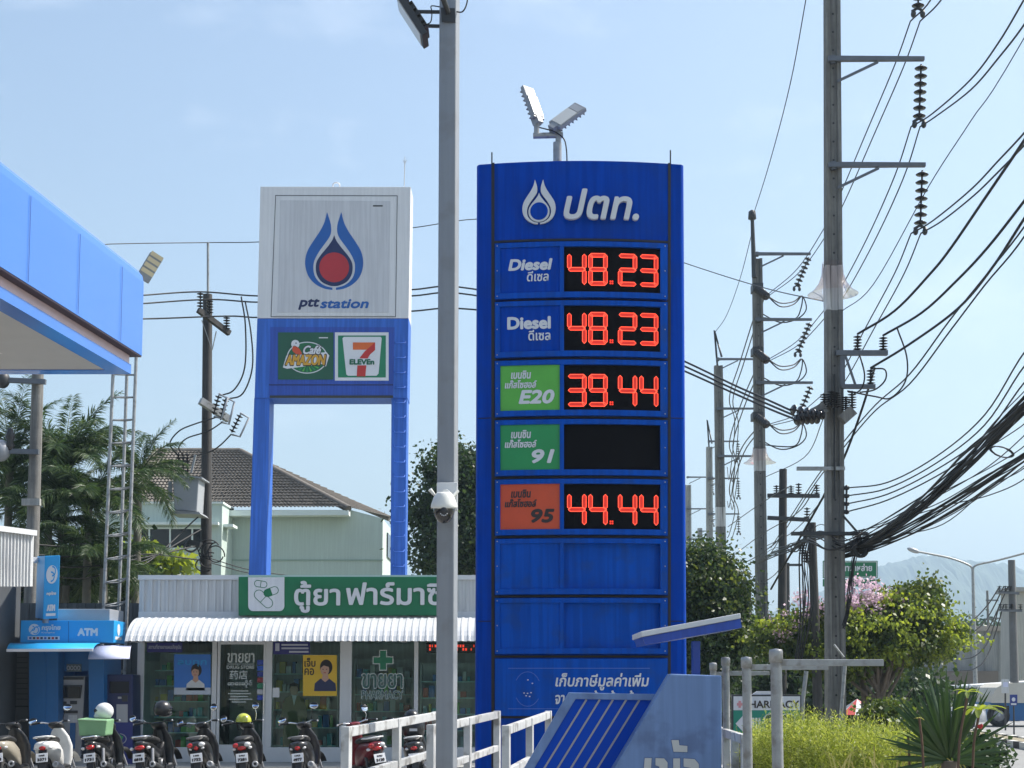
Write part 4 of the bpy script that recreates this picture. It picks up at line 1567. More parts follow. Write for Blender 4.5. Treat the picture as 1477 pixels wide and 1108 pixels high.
# ------------------------------------------------------------------ bank machine booth
YA = 27.4
at = thing('bank_machine_booth', 'light blue bank machine booth with a curved blue awning', 'kiosk', (X(105, YA), YA + .8, 0))
g = MB()
g.rect(42, 927, 66, 1105, YA + .1, .05, bankblue)
g.rect(66, 927, 84, 1105, YA + .12, 1.2, bankblue)
g.rect(128, 932, 150, 1105, YA + .12, 1.2, bankblue)
g.rect(84, 927, 128, 968, YA + .5, .05, bankblue)
g.rect(84, 927, 128, 1105, YA + 1.2, .05, bankblue)
p0, p1 = P(42, 1100, YA), P(152, 1100, YA)
g.box(p0.x, p1.x, YA + .1, YA + 1.3, .1, .2, conc_floor)
g.build('wall', at)
g = MB()
x0, x1 = X(30, YA, 900), X(164.5, YA, 900)
z0, z1 = zof(927, YA), zof(895, YA)
sx = (X(181, YA + .9, 900), YA + .9)
g.prism([(x0, YA, z0), (x1, YA, z0), (sx[0], sx[1], z0), (x0, sx[1], z0)], (0, 0, z1 - z0), skyblue)
fs_ = g.build('fascia', at, bevel=.006)
Yz = YA - .004
g = MB()
g.disc(49.5, 908, 8, 8, Yz, .004, label_white)
for (cx, cy, rx, ry, a0) in ((51, 909, 4.5, 5.2, .4), (47.3, 906.5, 2.6, 3, .2)):
    g.line([(cx + rx * math.cos(t + a0), cy + ry * math.sin(t + a0)) for t in np.linspace(-1.8, 1.8, 12)], 1.3, Yz - .004, .003, skyblue)
g.line([(43, 913), (47, 908), (52, 905), (57, 903)], 1.1, Yz - .004, .003, skyblue)
g.textpx('กรุงไทย', 60, 901, 87, 911, Yz, label_white, .4)
g.textpx('Krungthai', 60, 911.5, 79, 914, Yz, label_white, .05)
g.rect(40, 918, 86, 923, Yz, .004, label_white)
for k in range(8): g.rect(42 + k * 5.4, 919, 45.5 + k * 5.4, 922, Yz - .003, .003, [logo_blue, ink, logo_red, logo_navy][k % 4])
g.textpx('ATM', 111.5, 906, 141, 917.5, Yz, label_white, .9)
g.rect(98.5, 896, 99.2, 927, Yz, .003, bankblue)
g.build('lettering', fs_)
g = MB()
u = Vector((sx[0] - x1, sx[1] - YA, 0))
n_ = Vector((u.y, -u.x, 0)).normalized()
o = Vector((x1, YA, z0)) + n_ * .005
un = u.normalized()
cen = o + un * (u.length * .4) + Vector((0, 0, (z1 - z0) * .6))
g.prism([cen + un * (.11 * math.cos(t)) + Vector((0, 0, .11 * math.sin(t))) for t in np.linspace(0, 2 * math.pi, 20)[:-1]], -n_ * .004, label_white)
g.prism([o + un * .1 + Vector((0, 0, .06)), o + un * .6 + Vector((0, 0, .06)), o + un * .6 + Vector((0, 0, .12)), o + un * .1 + Vector((0, 0, .12))], -n_ * .004, label_white)
g.build('side_emblem', fs_)
g = MB()
g.prism([P(82, 897, YA + .25), P(158, 897, YA + .25), P(178, 900, YA + 1.1), P(90, 900, YA + 1.1)], (0, 0, .24), silver)
g.build('roof_box', at, bevel=.01)
# awning, curved
def arch(x0, x1, ybk, yfr, Yb_, Yf_, m, name, parent, drop=.0):
    g = MB()
    a0, b0 = P(x0[0], ybk, Yb_), P(x1[0], ybk, Yb_)
    a1, b1 = P(x0[1], yfr, Yf_), P(x1[1], yfr, Yf_)
    vs = []
    for th in (0, .012):
        for i in range(9):
            t = i / 8
            k = math.sin(t * 1.4) / math.sin(1.4)
            q = (1 - math.cos(t * 1.4)) / (1 - math.cos(1.4))
            for p, e in ((a0, a1), (b0, b1)):
                vs.append((p.x + (e.x - p.x) * k, p.y + (e.y - p.y) * k, p.z + (e.z - p.z) * q - th))
    fs = []
    for i in range(8):
        fs.append((i * 2, i * 2 + 1, i * 2 + 3, i * 2 + 2))
        fs.append((18 + i * 2, 18 + i * 2 + 2, 18 + i * 2 + 3, 18 + i * 2 + 1))
    fs += [(16, 17, 35, 34), (0, 18, 19, 1)] + [(i * 2, i * 2 + 2, 18 + i * 2 + 2, 18 + i * 2) for i in range(8)] + [(i * 2 + 1, 18 + i * 2 + 1, 18 + i * 2 + 3, i * 2 + 3) for i in range(8)]
    g.add(vs, fs, m, True)
    o = g.build(name, parent)
    return o
aw = arch((17, 9.5), (145, 134), 927.5, 938.5, YA - .01, YA - .75, skyblue, 'awning', at)
g = MB()
g.bar(P(9.5, 938.2, YA - .76), P(134, 937.6, YA - .76), .02, .05, label_white)
for a, b in ((36, 28), (125, 118)): g.bar(P(a, 928, YA - .05), P(b, 937, YA - .74), .05, .014, label_white)
g.build('awning_trim', aw)
a2 = arch((140, 127), (190, 187), 931, 950, YA + .1, YA - .45, lavender, 'side_awning', at)
# upright sign box
ys_ = YA - .3
vb = thing('upright_bank_sign', 'tall light blue upright sign box standing above the bank machine booth', 'sign', P(65, 893, ys_))
g = MB()
A, B, D = P(62, 893, ys_), P(84, 892, ys_ + .05), P(51, 891, ys_ + .75)
g.prism([A, B, B + (D - A), D], (0, 0, zof(802, ys_) - A.z), skyblue)
vbx = g.build('box', vb, bevel=.008)
g = MB()
r_ = (B - A).normalized()
wv_ = (B - A).length
n_ = Vector((r_.y, -r_.x, 0))
hh = zof(802, ys_) - A.z
o = A + n_ * .006
c_ = o + r_ * wv_ * .5 + Vector((0, 0, hh * .70))
g.prism([c_ + r_ * (.10 * math.cos(t)) + Vector((0, 0, .17 * math.sin(t))) for t in np.linspace(0, 2 * math.pi, 24)[:-1]], -n_ * .005, label_white)
c2 = c_ + n_ * .004
for t0 in (0, 1):
    g.prism([c2 + r_ * ((.045 + .016 * q) * math.cos(t) - .01 + .02 * t0) + Vector((0, 0, (.07 + .03 * q) * math.sin(t) - .04 + .10 * t0)) for q, ts in ((0, np.linspace(-1.7, 1.7, 9)), (1, np.linspace(1.7, -1.7, 9))) for t in ts], -n_ * .003, skyblue)
g.text('กรุงไทย', o + r_ * .05 + Vector((0, 0, hh * .36)), r_, (0, 0, 1), wv_ - .1, .08, label_white, .004)
g.text('ATM', o + r_ * .06 + Vector((0, 0, hh * .12)), r_, (0, 0, 1), wv_ - .12, .12, label_white, .008)
g.prism([o + r_ * .05 + Vector((0, 0, .05)), o + r_ * (wv_ - .05) + Vector((0, 0, .05)), o + r_ * (wv_ - .05) + Vector((0, 0, .10)), o + r_ * .05 + Vector((0, 0, .10))], -n_ * .004, label_white)
g.build('lettering', vbx)
g = MB()
g.tube([P(66, 893, ys_ + .3), P(66, 899, ys_ + .3)], .06, silver, 8)
g.tube([P(52, 808, ys_ + .6), P(36, 809, ys_ + .9)], .06, white, 8)
g.build('bracket', vb)
# machine
mc = thing('bank_machine', 'grey cash machine standing inside the light blue booth', 'cash machine', (X(100, YA + .5), YA + .7, .2))
Yk = YA + .45
g = MB()
g.poly([(86, 975), (123, 975), (117, 1092), (80, 1092)], Yk, .5, silver)
g.build('cabinet', mc, bevel=.015)
g = MB()
g.poly([(91.5, 988.5), (118, 988.5), (115.5, 1007.5), (89.5, 1007.5)], Yk - .03, .04, dark)
sc_o = g.build('screen', mc)
g = MB()
g.poly([(93.5, 990.5), (116, 990.5), (113.8, 1006), (91.7, 1006)], Yk - .036, .01, screenm)
g.build('display', sc_o)
g = MB()
g.poly([(88, 976.5), (121, 976.5), (120.5, 980.5), (87.5, 980.5)], Yk - .01, .02, dark)
g.build('camera_strip', mc)
for x0, y0, x1, y1 in ((88, 1012, 96, 1019), (101, 1011, 111, 1016), (88, 1025, 112, 1029)):
    g = MB()
    g.rect(x0, y0, x1, y1, Yk - .012, .02, dark)
    g.build('slot', mc)
g = MB()
g.rect(98.5, 1031.5, 111, 1042.2, Yk - .008, .012, alum)
for i in range(4):
    for j in range(3): g.rect(99 + j * 4, 1032 + i * 2.5, 102 + j * 4, 1033.6 + i * 2.5, Yk - .014, .01, offwhite)
g.build('keypad', mc)
g = MB()
g.poly([(101, 1043), (109, 1043), (108, 1080), (100, 1080)], Yk - .012, .02, bankblue)
g.build('leaflet_panel', mc)
t = thing('notice_plate', 'small dark notice plate above the cash machine', 'plate', P(106, 968, YA + .49))
g = MB()
g.rect(96, 958, 117, 969, YA + .48, .02, mat('plate_grey', (.10, .13, .14), .4))
g.build('plate', t)
g = MB()
for k in range(4): g.line([(98.5 + k * 5 + 2 * math.cos(a), 963.5 + 3 * math.sin(a)) for a in np.linspace(0, 6.28, 8)[:-1]], .7, YA + .476, .003, lwd, True)
g.build('symbol', t)
# helmet spa machine
Yk = YA + .35
mc = thing('helmet_cleaning_machine', 'dark navy helmet cleaning machine between the booth and the pharmacy', 'vending machine', (X(171, Yk), Yk + .3, .1))
g = MB()
g.rect(152, 973, 191.5, 1104, Yk, .6, navy)
g.build('cabinet', mc, bevel=.02)
g = MB()
g.rect(158, 983, 186, 1000, Yk - .01, .02, screenm)
g.rect(170, 1005, 175, 1008, Yk - .01, .02, silver)
g.rect(176, 1003, 184, 1012, Yk - .012, .02, dark)
g.build('screen', mc)
g = MB()
g.rect(168, 1016, 184, 1042, Yk - .012, .02, silver)
g.build('door', mc)
g = MB()
g.rect(152.3, 1042, 191.2, 1104, Yk - .006, .008, mat('navy_graphic', (.012, .02, .16), .4))
g.line([(170 + 12 * math.cos(a), 1066 + 8 * math.sin(a)) for a in np.linspace(-1.3, 1.9, 12)], 1.1, Yk - .011, .004, silver)
g.poly([(160, 1062), (170, 1058), (178, 1063), (174, 1070), (162, 1072)], Yk - .011, .004, green91)
g.textpx('HELMET', 153.5, 1077, 179, 1081.5, Yk - .011, lwd, .2)
g.textpx('SPA', 158, 1082.5, 175, 1087.5, Yk - .011, lwd, .3)
g.build('lettering', mc)
t = thing('dark_cabinet', 'tall dark cabinet at the far left beside the bank machine booth', 'cabinet', (X(24, YA + .6), YA + .9, .1))
g = MB()
g.rect(21, 940, 42, 1104, YA + .5, .6, mat('cabinet_grey', (.06, .065, .07), .5))
g.build('body', t, bevel=.01)
g = MB()
for k in range(9): g.rect(23.5, 948 + k * 7.5, 40, 949 + k * 7.5, YA + .492, .01, black)
g.rect(22, 1018, 41, 1020, YA + .49, .02, black)
g.build('door', t)
# ================================================================== MOTORCYCLES
def sring(y, zc, hw, hh, n=16, p=2.6, xc=0):
    out = []
    for k in range(n):
        a = 2 * math.pi * k / n
        c_, s_ = math.cos(a), math.sin(a)
        out.append((xc + hw * math.copysign(abs(c_) ** (2 / p), c_), y, zc + hh * math.copysign(abs(s_) ** (2 / p), s_)))
    return out
def zring(z, yc, hw, hd, n=16, p=2.6):
    out = []
    for k in range(n):
        a = 2 * math.pi * k / n
        c_, s_ = math.cos(a), math.sin(a)
        out.append((hw * math.copysign(abs(c_) ** (2 / p), c_), yc + hd * math.copysign(abs(s_) ** (2 / p), s_), z))
    return out
def paint(name, c_): return mat(name, c_, .3, 0, .06, 3, coat=.25, dirt=((.12, .11, .09), 7, .12))
p_white, p_black, p_red, p_beige, p_grey = paint('white_gloss', (.72, .73, .72)), paint('black_gloss', (.012, .012, .014)), paint('maroon_gloss', (.14, .008, .014)), paint('beige_gloss', (.33, .30, .24)), paint('grey_gloss', (.2, .2, .2))
tail = mat('tail_light_red', (.42, .012, .012), .15, coat=.6)
clearl = mat('clear_indicator', (.6, .6, .6), .1, coat=.6)
platem = mat('licence_plate_white', (.74, .75, .76), .4, 0, .04)
seatm = mat('seat_vinyl', (.018, .018, .018), .55, bump=.1, bscale=60)
def wheel(t, y, r, w):
    g = MB()
    pr = []
    for k in range(11):
        a = 2 * math.pi * k / 10
        pr.append((r - w * .45 + w * .45 * math.cos(a), w * .5 * math.sin(a)))
    g.lathe(pr, rubber, (0, y, r), (1, 0, 0), 28)
    wh = g.build('wheel', t, world=False)
    g = MB()
    g.lathe([(r - w * .8, -w * .4), (r - w * .8, w * .4), (r - w * 1.1, w * .3), (r - w * 1.1, -w * .3), (r - w * .8, -w * .4)], dark, (0, y, r), (1, 0, 0), 24)
    for k in range(6):
        a = k * math.pi / 3
        g.bar((0, y, r), (0, y + (r - w) * math.cos(a), r + (r - w) * math.sin(a)), .03, .025, dark)
    g.lathe([(.05, -.07), (.05, .07)], silver, (0, y, r), (1, 0, 0), 12)
    g.build('rim', wh, world=False)
def scooter(px, Y, rz, label, body=p_black, trim=p_black, kind='scooter', mirrors=((-.27, 1.17), (.27, 1.21)), mround=False, tailw=.07, twin=False, plate=('1กค', '3374'), steer=-.25, tz=-.02, lean=None, front=None):
    lean = random.uniform(-.17, -.10) if lean is None else lean
    front = front or body
    p = P(px, 1080, Y)
    t = thing('motorcycle', label, 'motorcycle', (p.x + math.sin(rz) * -.85 * 0, Y, 0.004), rz, 'motorcycles parked in a row before the pharmacy')
    off = Matrix.Scale(.95, 4) @ Matrix.Translation((0, .85, 0)) @ Matrix.Rotation(lean, 4, 'Y')
    def B(post=None): return MB(off, post)
    # wheels under a small helper transform
    r, w = (.25, .10) if kind == 'scooter' else (.285, .075)
    for y in (-.6, .64):
        g = B()
        pr = [(r - w * .45 + w * .45 * math.cos(2 * math.pi * k / 10), w * .5 * math.sin(2 * math.pi * k / 10)) for k in range(11)]
        g.lathe(pr, rubber, (0, y, r), (1, 0, 0), 28)
        wh = g.build('wheel', t, world=False)
        g = B()
        g.lathe([(r - w * .8, -w * .4), (r - w * .8, w * .4), (r - w * 1.1, w * .3), (r - w * 1.1, -w * .3), (r - w * .8, -w * .4)], dark, (0, y, r), (1, 0, 0), 24)
        for k in range(6):
            a = k * math.pi / 3
            g.bar((0, y, r), (0, y + (r - w) * math.cos(a), r + (r - w) * math.sin(a)), .03, .025, dark)
        g.lathe([(.05, -.07), (.05, .07)], silver, (0, y, r), (1, 0, 0), 12)
        g.build('rim', wh, world=False)
    g = B()
    if kind == 'scooter':
        g.loft([sring(y, z, hw, hh) for y, z, hw, hh in ((-.83, .70, .03, .025), (-.80, .69, .105, .06), (-.72, .665, .15, .095), (-.55, .62, .175, .145), (-.3, .56, .18, .19), (-.1, .49, .165, .19), (.0, .42, .14, .14), (.05, .36, .12, .06))], body)
    else:
        g.loft([sring(y, z, hw, hh) for y, z, hw, hh in ((-.82, .72, .02, .02), (-.78, .71, .085, .05), (-.6, .67, .115, .08), (-.35, .60, .12, .11), (-.1, .54, .10, .10), (.15, .52, .07, .06), (.33, .66, .06, .06))], body)
    bd = g.build('body', t, world=False)
    g = B()
    g.loft([sring(y, z, hw, hh) for y, z, hw, hh in ((-.74, .775, .05, .015), (-.70, .785, .12, .035), (-.45, .79, .15, .05), (-.2, .755, .14, .05), (.0, .735, .10, .045), (.06, .72, .05, .02))], seatm)
    g.build('seat', t, world=False)
    if kind != 'scooter' or trim is not p_black:
        g = B()
        g.tube([(-.13, -.45, .80), (-.14, -.74, .82), (-.08, -.84, .83), (.08, -.84, .83), (.14, -.74, .82), (.13, -.45, .80)], .013, trim if kind == 'scooter' else chrome, 8)
        g.build('grab_rail', t, world=False)
    g = B()
    if kind == 'scooter':
        g.loft([sring(y, .29, .15, .05) for y in (-.12, .0, .3, .40)], black)
        g.loft([zring(*q) for q in ((.27, .40, .14, .05), (.42, .43, .185, .055), (.62, .43, .20, .05), (.78, .39, .165, .06), (.90, .34, .10, .05), (.95, .32, .05, .03))], front)
    else:
        for s in (-1, 1):
            g.loft([zring(q[0], q[1], .05, q[3]) for q in ((.33, .36, .12, .06), (.5, .40, .12, .09), (.72, .38, .12, .09), (.9, .34, .1, .05))], body) if s == 1 else None
        g.loft([zring(*q) for q in ((.35, .38, .16, .03), (.55, .43, .19, .03), (.75, .40, .17, .04), (.92, .33, .10, .05))], body)
        g.obox((0, -.05, .34), .2, .34, .2, dark)
        g.lathe([(.09, 0), (.09, .16), (.06, .2)], silver, (-.08, .0, .36), (1, 0, 0), 14)
    g.build('leg_shield', t, world=False)
    st = Matrix.Translation((0, .40, 0)) @ Matrix.Rotation(steer, 4, 'Z') @ Matrix.Translation((0, -.40, 0))
    def S(): return MB(off @ st)
    g = S()
    g.loft([sring(y, z, hw, hh) for y, z, hw, hh in ((.22, 1.0, .06, .025), (.25, 1.0, .10, .045), (.33, .98, .12, .065), (.42, .95, .10, .07), (.47, .94, .04, .03))], black if front is p_white else (front if kind == 'scooter' else black))
    g.build('handlebar_cowl', t, world=False)
    g = S()
    g.tube([(-.33, .16, 1.04), (-.2, .24, 1.05), (-.08, .28, 1.02), (.08, .28, 1.02), (.2, .24, 1.05), (.33, .16, 1.04)], .012, chrome if trim is not p_black else dark, 8)
    for s in (-1, 1):
        g.tube([(s * .23, .225, 1.047), (s * .35, .15, 1.037)], .019, black, 8)
        g.tube([(s * .21, .27, 1.04), (s * .33, .21, 1.03)], .006, chrome, 6)
        g.ell((s * .355, .148, 1.036), (.018, .018, .018), silver)
    hb = g.build('handlebar', t, world=False)
    for s, (mxx, mz) in zip((-1, 1), mirrors):
        if mz is None: continue
        g = S()
        g.tube(catmull([(s * .19, .25, 1.05), (s * .22, .24, 1.05 + (mz - 1.05) * .5), (mxx, .24, mz)], 4), .006, black if not mround else chrome, 6)
        rx, rz_ = (.062, .062) if mround else (.085, .058)
        g.ell((mxx + s * .02, .245, mz + .02), (rx, .014, rz_), black, Matrix.Rotation(s * .15, 3, 'Y'), 18, 8)
        m_ = g.build('mirror', t, world=False)
        g = S()
        g.ell((mxx + s * .02, .236, mz + .02), (rx * .93, .009, rz_ * .93), mirrorm, Matrix.Rotation(s * .15, 3, 'Y') @ Matrix.Rotation(-.32, 3, 'X'), 18, 8)
        g.build('mirror_glass', m_, world=False)
    g = S()
    for s in (-1, 1): g.tube([(s * .09, .64, r), (s * .08, .46, .72)], .02, silver, 8)
    g.loft([[(hw * math.cos(a), .64 + (r + .03) * math.cos(b_) * 1.0, r + (r + .03) * math.sin(b_) + .0 * a) for hw, a in ((.06, 0), (.06, math.pi))] for b_ in np.linspace(.3, 2.6, 9)], body, True, False)
    g.build('fork', t, world=False)
    # rear details
    g = B()
    if twin:
        for s in (-1, 1): g.ell((s * .085, -.785, .70), (.06, .05, .04), clearl if s == 1 else tail)
    g.ell((0, -.79, .675 + tz), (tailw, .055, .042), tail, None, 16, 8)
    g.build('tail_light', t, world=False)
    for s in (-1, 1):
        g = B()
        g.ell((s * (tailw + .05), -.76, .665 + tz), (.035, .045, .025), clearl)
        g.build('indicator', t, world=False)
    g = B()
    g.bar((0, -.78, .62), (0, -.93, .27), .13, .02, black, up=(0, -1, .3), w2=.10)
    g.build('mudguard', t, world=False)
    g = B()
    rt = Matrix.Rotation(R(-16), 3, 'X')
    c_ = Vector((0, -.885, .50))
    g.obox(c_, .185, .006, .145, platem, rt)
    pl = g.build('licence_plate', t, world=False, bevel=.002)
    g = B()
    ux = rt @ Vector((0, 0, 1))
    ny = rt @ Vector((0, -1, 0))
    o = c_ + ny * .005
    g.text(plate[0], o + Vector((-.045, 0, 0)) + ux * .018, (1, 0, 0), ux, .09, .035, ink, .004)
    g.text(plate[1], o + Vector((-.07, 0, 0)) - ux * .055, (1, 0, 0), ux, .14, .05, ink, .005)
    g.build('plate_lettering', pl, world=False)
    g = B()
    mu = .17
    g.tube([(.10, .05, .2), (.15, -.15, .2), (mu, -.3, .27)], .022, dark, 8)
    g.tube([(mu, -.28, .26), (mu, -.36, .28), (mu + .01, -.72, .36), (mu + .01, -.78, .375)], [.04, .058, .062, .05], silver if trim is not p_black else dark, 14)
    ex = g.build('exhaust', t, world=False)
    g = B()
    g.lathe([(.052, 0), (.05, .02), (.026, .024), (.022, .0)], silver, (mu + .01, -.775, .373), (0, -1, .25), 16)
    g.build('exhaust_tip', ex, world=False)
    g = B()
    for s in ((-1,) if kind == 'scooter' else (-1, 1)):
        g.tube([(s * .12, -.6, .30), (s * .12, -.52, .62)], .028, silver if kind != 'scooter' else dark, 10)
    g.bar((-.1, -.62, r), (-.1, 0, .34), .05, .09, dark)
    g.tube([(-.12, -.1, .2), (-.22, .0, .03)], .012, dark, 6)
    g.build('swing_arm', t, world=False)
    return t, off
YK = 22.5
BK = [
    dict(px=4, label='beige and black scooter at the far left edge of the row', body=p_beige, front=p_black, rz=.06, mirrors=((-.27, None), (.27, None)), plate=('1กฎ', '2258')),
    dict(px=66, label='white scooter with its left mirror low, beside the bank machine booth', body=p_white, rz=.07, tailw=.06, mirrors=((-.36, 1.06), (.28, 1.24)), steer=-.35, plate=('1กศ', '3371'), trim=p_white),
    dict(px=136, label='black motorcycle carrying a green bag and a white helmet', kind='under', rz=-.02, mirrors=((-.27, None), (.27, None)), plate=('1กล', '1731'), tz=-.01, steer=-.3),
    dict(px=206, label='motorcycle with a wide square red tail light and a black helmet on its handlebar', kind='under', rz=-.07, tailw=.085, mround=True, mirrors=((-.40, 1.12), (.27, None)), plate=('1กธ', '6818'), steer=-.2),
    dict(px=290, label='black scooter with a round red tail light, in front of the shop mullion', rz=.07, tailw=.04, twin=True, mround=True, mirrors=((-.33, 1.05), (.25, 1.24)), plate=('1กง', '1752'), trim=p_grey),
    dict(px=355, label='black scooter with a yellow half helmet, in front of the shop door', rz=.06, tailw=.075, twin=True, mround=True, mirrors=((-.34, 1.11), (.2, 1.27)), plate=('1กบ', '7281')),
    dict(px=435, label='black scooter with grey side panel and tall right mirror, before the yellow poster', rz=.0, tailw=.05, mirrors=((-.33, 1.08), (.25, 1.27)), plate=('1กว', '4977'), steer=-.35, trim=p_grey),
    dict(px=553, label='maroon scooter turned to the left behind the first white railing', body=p_red, rz=.42, tailw=.085, twin=True, mround=True, mirrors=((-.25, None), (.18, 1.22)), plate=('1กม', '5120'), steer=.1, trim=p_white),
    dict(px=603, label='black scooter with pale trim and a helmet on its seat, beside the grey lamp post', rz=.05, mirrors=((-.33, 1.08), (.27, None)), plate=('1กท', '4012'), trim=p_white, tailw=.06),
]
bikes = []
for b in BK:
    rz = b.pop('rz')
    px = b.pop('px')
    label = b.pop('label')
    bikes.append(scooter(px, YK, rz, label, **b))
def bp(i, x, y, z): return bikes[i][0].matrix_basis @ bikes[i][1] @ Vector((x, y, z))
def helmet(label, c_, shell, rz, half=False, tilt=0.):
    t = thing('helmet', label, 'helmet', c_, rz)
    g = MB(Matrix.Rotation(tilt, 4, 'Y'))
    if half:
        g.ell((0, 0, 0), (.125, .14, .125), shell, None, 20, 8, -.1, 1)
        g.obox((0, .15, .01), .16, .08, .012, shell)
    else:
        g.ell((0, 0, .0), (.125, .15, .135), shell, None, 22, 12, -.72, 1)
        g.ell((0, .05, -.07), (.105, .115, .055), shell, None, 18, 8)
    g.build('shell', t, world=False)
    g = MB(Matrix.Rotation(tilt, 4, 'Y'))
    if half:
        g.tube([(-.115, 0, 0), (-.08, .02, -.14), (.08, .02, -.14), (.115, 0, 0)], .008, black, 6)
        g.build('strap', t, world=False)
    else:
        g.ell((0, .045, .01), (.118, .118, .062), screenm, None, 20, 8)
        g.build('visor', t, world=False)
    return t
# green bag
c_ = bp(2, 0, -.42, .84)
t = thing('delivery_bag', 'pale green box bag strapped on the seat of the black motorcycle', 'bag', c_, -.02)
bagm = mat('green_bag_fabric', (.17, .33, .17), .75, 0, .12, 5, bump=.25, bscale=14)
g = MB()
vs = [(-.2, -.2, 0), (.2, -.2, 0), (.2, .2, 0), (-.2, .2, 0), (-.225, -.21, .26), (.225, -.21, .24), (.22, .21, .25), (-.22, .21, .27)]
g.add(vs, [(3, 2, 1, 0), (4, 5, 6, 7), (0, 1, 5, 4), (1, 2, 6, 5), (2, 3, 7, 6), (3, 0, 4, 7)], bagm)
g.build('bag', t, world=False, bevel=.02)
g = MB()
g.tube([(-.228, -.215, .245), (.228, -.215, .225)], .008, mat('bag_piping', (.25, .4, .25), .7), 6)
g.build('piping', t, world=False)
helmet('white full face helmet with dark visor on the green bag', bp(2, .12, -.25, 1.21), p_white, 1.3)
helmet('black full face helmet hung on the handlebar in front of the left window', bp(3, .12, .2, 1.24), p_black, -.8)
helmet('yellow green half helmet on the handlebar of the black scooter by the door', bp(5, -.06, .28, 1.06), mat('helmet_yellow', (.45, .48, .04), .25, coat=.5), .1, True)
helmet('black half helmet resting on the scooter beside the grey lamp post', bp(8, .0, -.05, 1.12), p_black, .2, True)
t = thing('seat_box', 'black top box on the scooter beside the grey lamp post', 'box', bp(8, 0, -.2, .80), .05)
g = MB()
g.loft([zring(z, 0, hw, hd) for z, hw, hd in ((0, .13, .13), (.05, .17, .17), (.2, .18, .18), (.3, .13, .14))], p_black)
g.build('shell', t, world=False)
g = MB()
g.obox((0, -.175, .12), .12, .02, .04, clearl)
g.build('latch', t, world=False)

# ================================================================== POWER POLES
def hring(c_, w, d, z):
    return [(c_.x + a * w / 2, c_.y + b * d / 2, z) for a, b in ((-1, -1), (-.5, -1), (-.38, -.62), (.38, -.62), (.5, -1), (1, -1), (1, 1), (-1, 1))]
def insulator(parent, a, b, n, r, name='insulator_string'):
    a, b = Vector(a), Vector(b)
    l = (b - a).length
    pr = [(.02, 0)]
    for k in range(n):
        z = l * (k + .5) / n
        pr += [(.018, z - l / n * .34), (r * .55, z - l / n * .2), (r, z + l / n * .02), (r * .9, z + l / n * .1), (.02, z + l / n * .2)]
    pr.append((.02, l))
    g = MB()
    g.lathe(pr, insul, a, b - a, 14)
    return g.build(name, parent)
ZA = [zof(243, 28), zof(91, 28), zof(-66, 28)]
def hv_pole(label, px0, px1, pyt, Y, w, zarms, L_=1.85, tilt=0., side=1, top_rod=None, m=concrete):
    """concrete pole: px0 at the ground, px1 at row pyt"""
    b = P(px0, 1000, Y)
    tp = P(px1, pyt, Y)
    t = thing('power_pole', label, 'power pole', (b.x, Y, 0), 0, 'concrete power poles receding along the road')
    g = MB()
    n = 8
    g.loft([hring(Vector((b.x + (tp.x - b.x) * k / n, Y, 0)), w * (1.08 - .22 * k / n), w * (.9 - .15 * k / n), tp.z * k / n) for k in range(n + 1)], m, False)
    pole = g.build('pole', t)
    if w > .3:
        g = MB()
        for k in range(40):
            z = 1 + k * (tp.z - 1.5) / 40
            x = b.x + (tp.x - b.x) * z / tp.z
            yy = Y - w * (.45 - .075 * z / tp.z) * .62 - .004
            g.prism([(x + .022 * math.cos(a), yy, z + .022 * math.sin(a)) for a in np.linspace(0, 6.28, 9)[:-1]], (0, .01, 0), black)
        g.build('bolt_holes', pole)
    for z in zarms:
        x = b.x + (tp.x - b.x) * z / tp.z
        g = MB()
        yy = Y - w * .5 - .03
        g.bar((x - side * .12, yy, z), (x + side * L_, yy, z), .09, .10, steelarm, h2=.075)
        arm = g.build('crossarm', t)
        g = MB()
        g.bar((x + side * .05, yy + .01, z - .45), (x + side * .85, yy + .01, z - .06), .035, .05, steelarm)
        g.bar((x - side * .06, yy + .05, z), (x + side * .02, yy + .05, z), .1, .16, steelarm)
        g.build('brace', arm)
        e = Vector((x + side * (L_ - .06), yy, z - .06))
        f = e + Vector((side * tilt * -1.0, 0, -1.05 if w > .34 else -1.17))
        insulator(arm, e + Vector((0, 0, -.05)), f, 7, .125)
        g = MB()
        for s in (-1, 1):
            g.ell(f + Vector((s * .09, 0, -.09)), (.05, .07, .075), dark)
        g.tube([f + Vector((-.12, 0, -.04)), f + Vector((0, 0, .03)), f + Vector((.12, 0, -.04))], .03, dark, 6)
        g.build('clamp', arm)
    return t, b, tp
def guard(t, b, tp, Y, w, y0, y1, skirt=True):
    z1, z0 = zof(y0, Y), zof(y1, Y)
    xc = b.x + (tp.x - b.x) * z0 / tp.z
    g = MB()
    g.loft([hring(Vector((xc, Y, 0)), w * .98, w * .86, z) for z in (z0, z1)], mat('pale_guard_wrap', (.55, .55, .54), .4, 0, .1, 4, streak=.25) if 'pale_guard_wrap' not in bpy.data.materials else bpy.data.materials['pale_guard_wrap'], False)
    gd = g.build('pole_guard', t)
    if skirt:
        g = MB()
        h = (z1 - z0)
        g.lathe([(w * .6, h * .98), (w * .66, h * .7), (w * .85, h * .5), (w * 1.2, h * .33), (w * 1.5, h * .26)], clear, (xc, Y, z0 + h * .12), n=24)
        g.build('guard_skirt', gd)
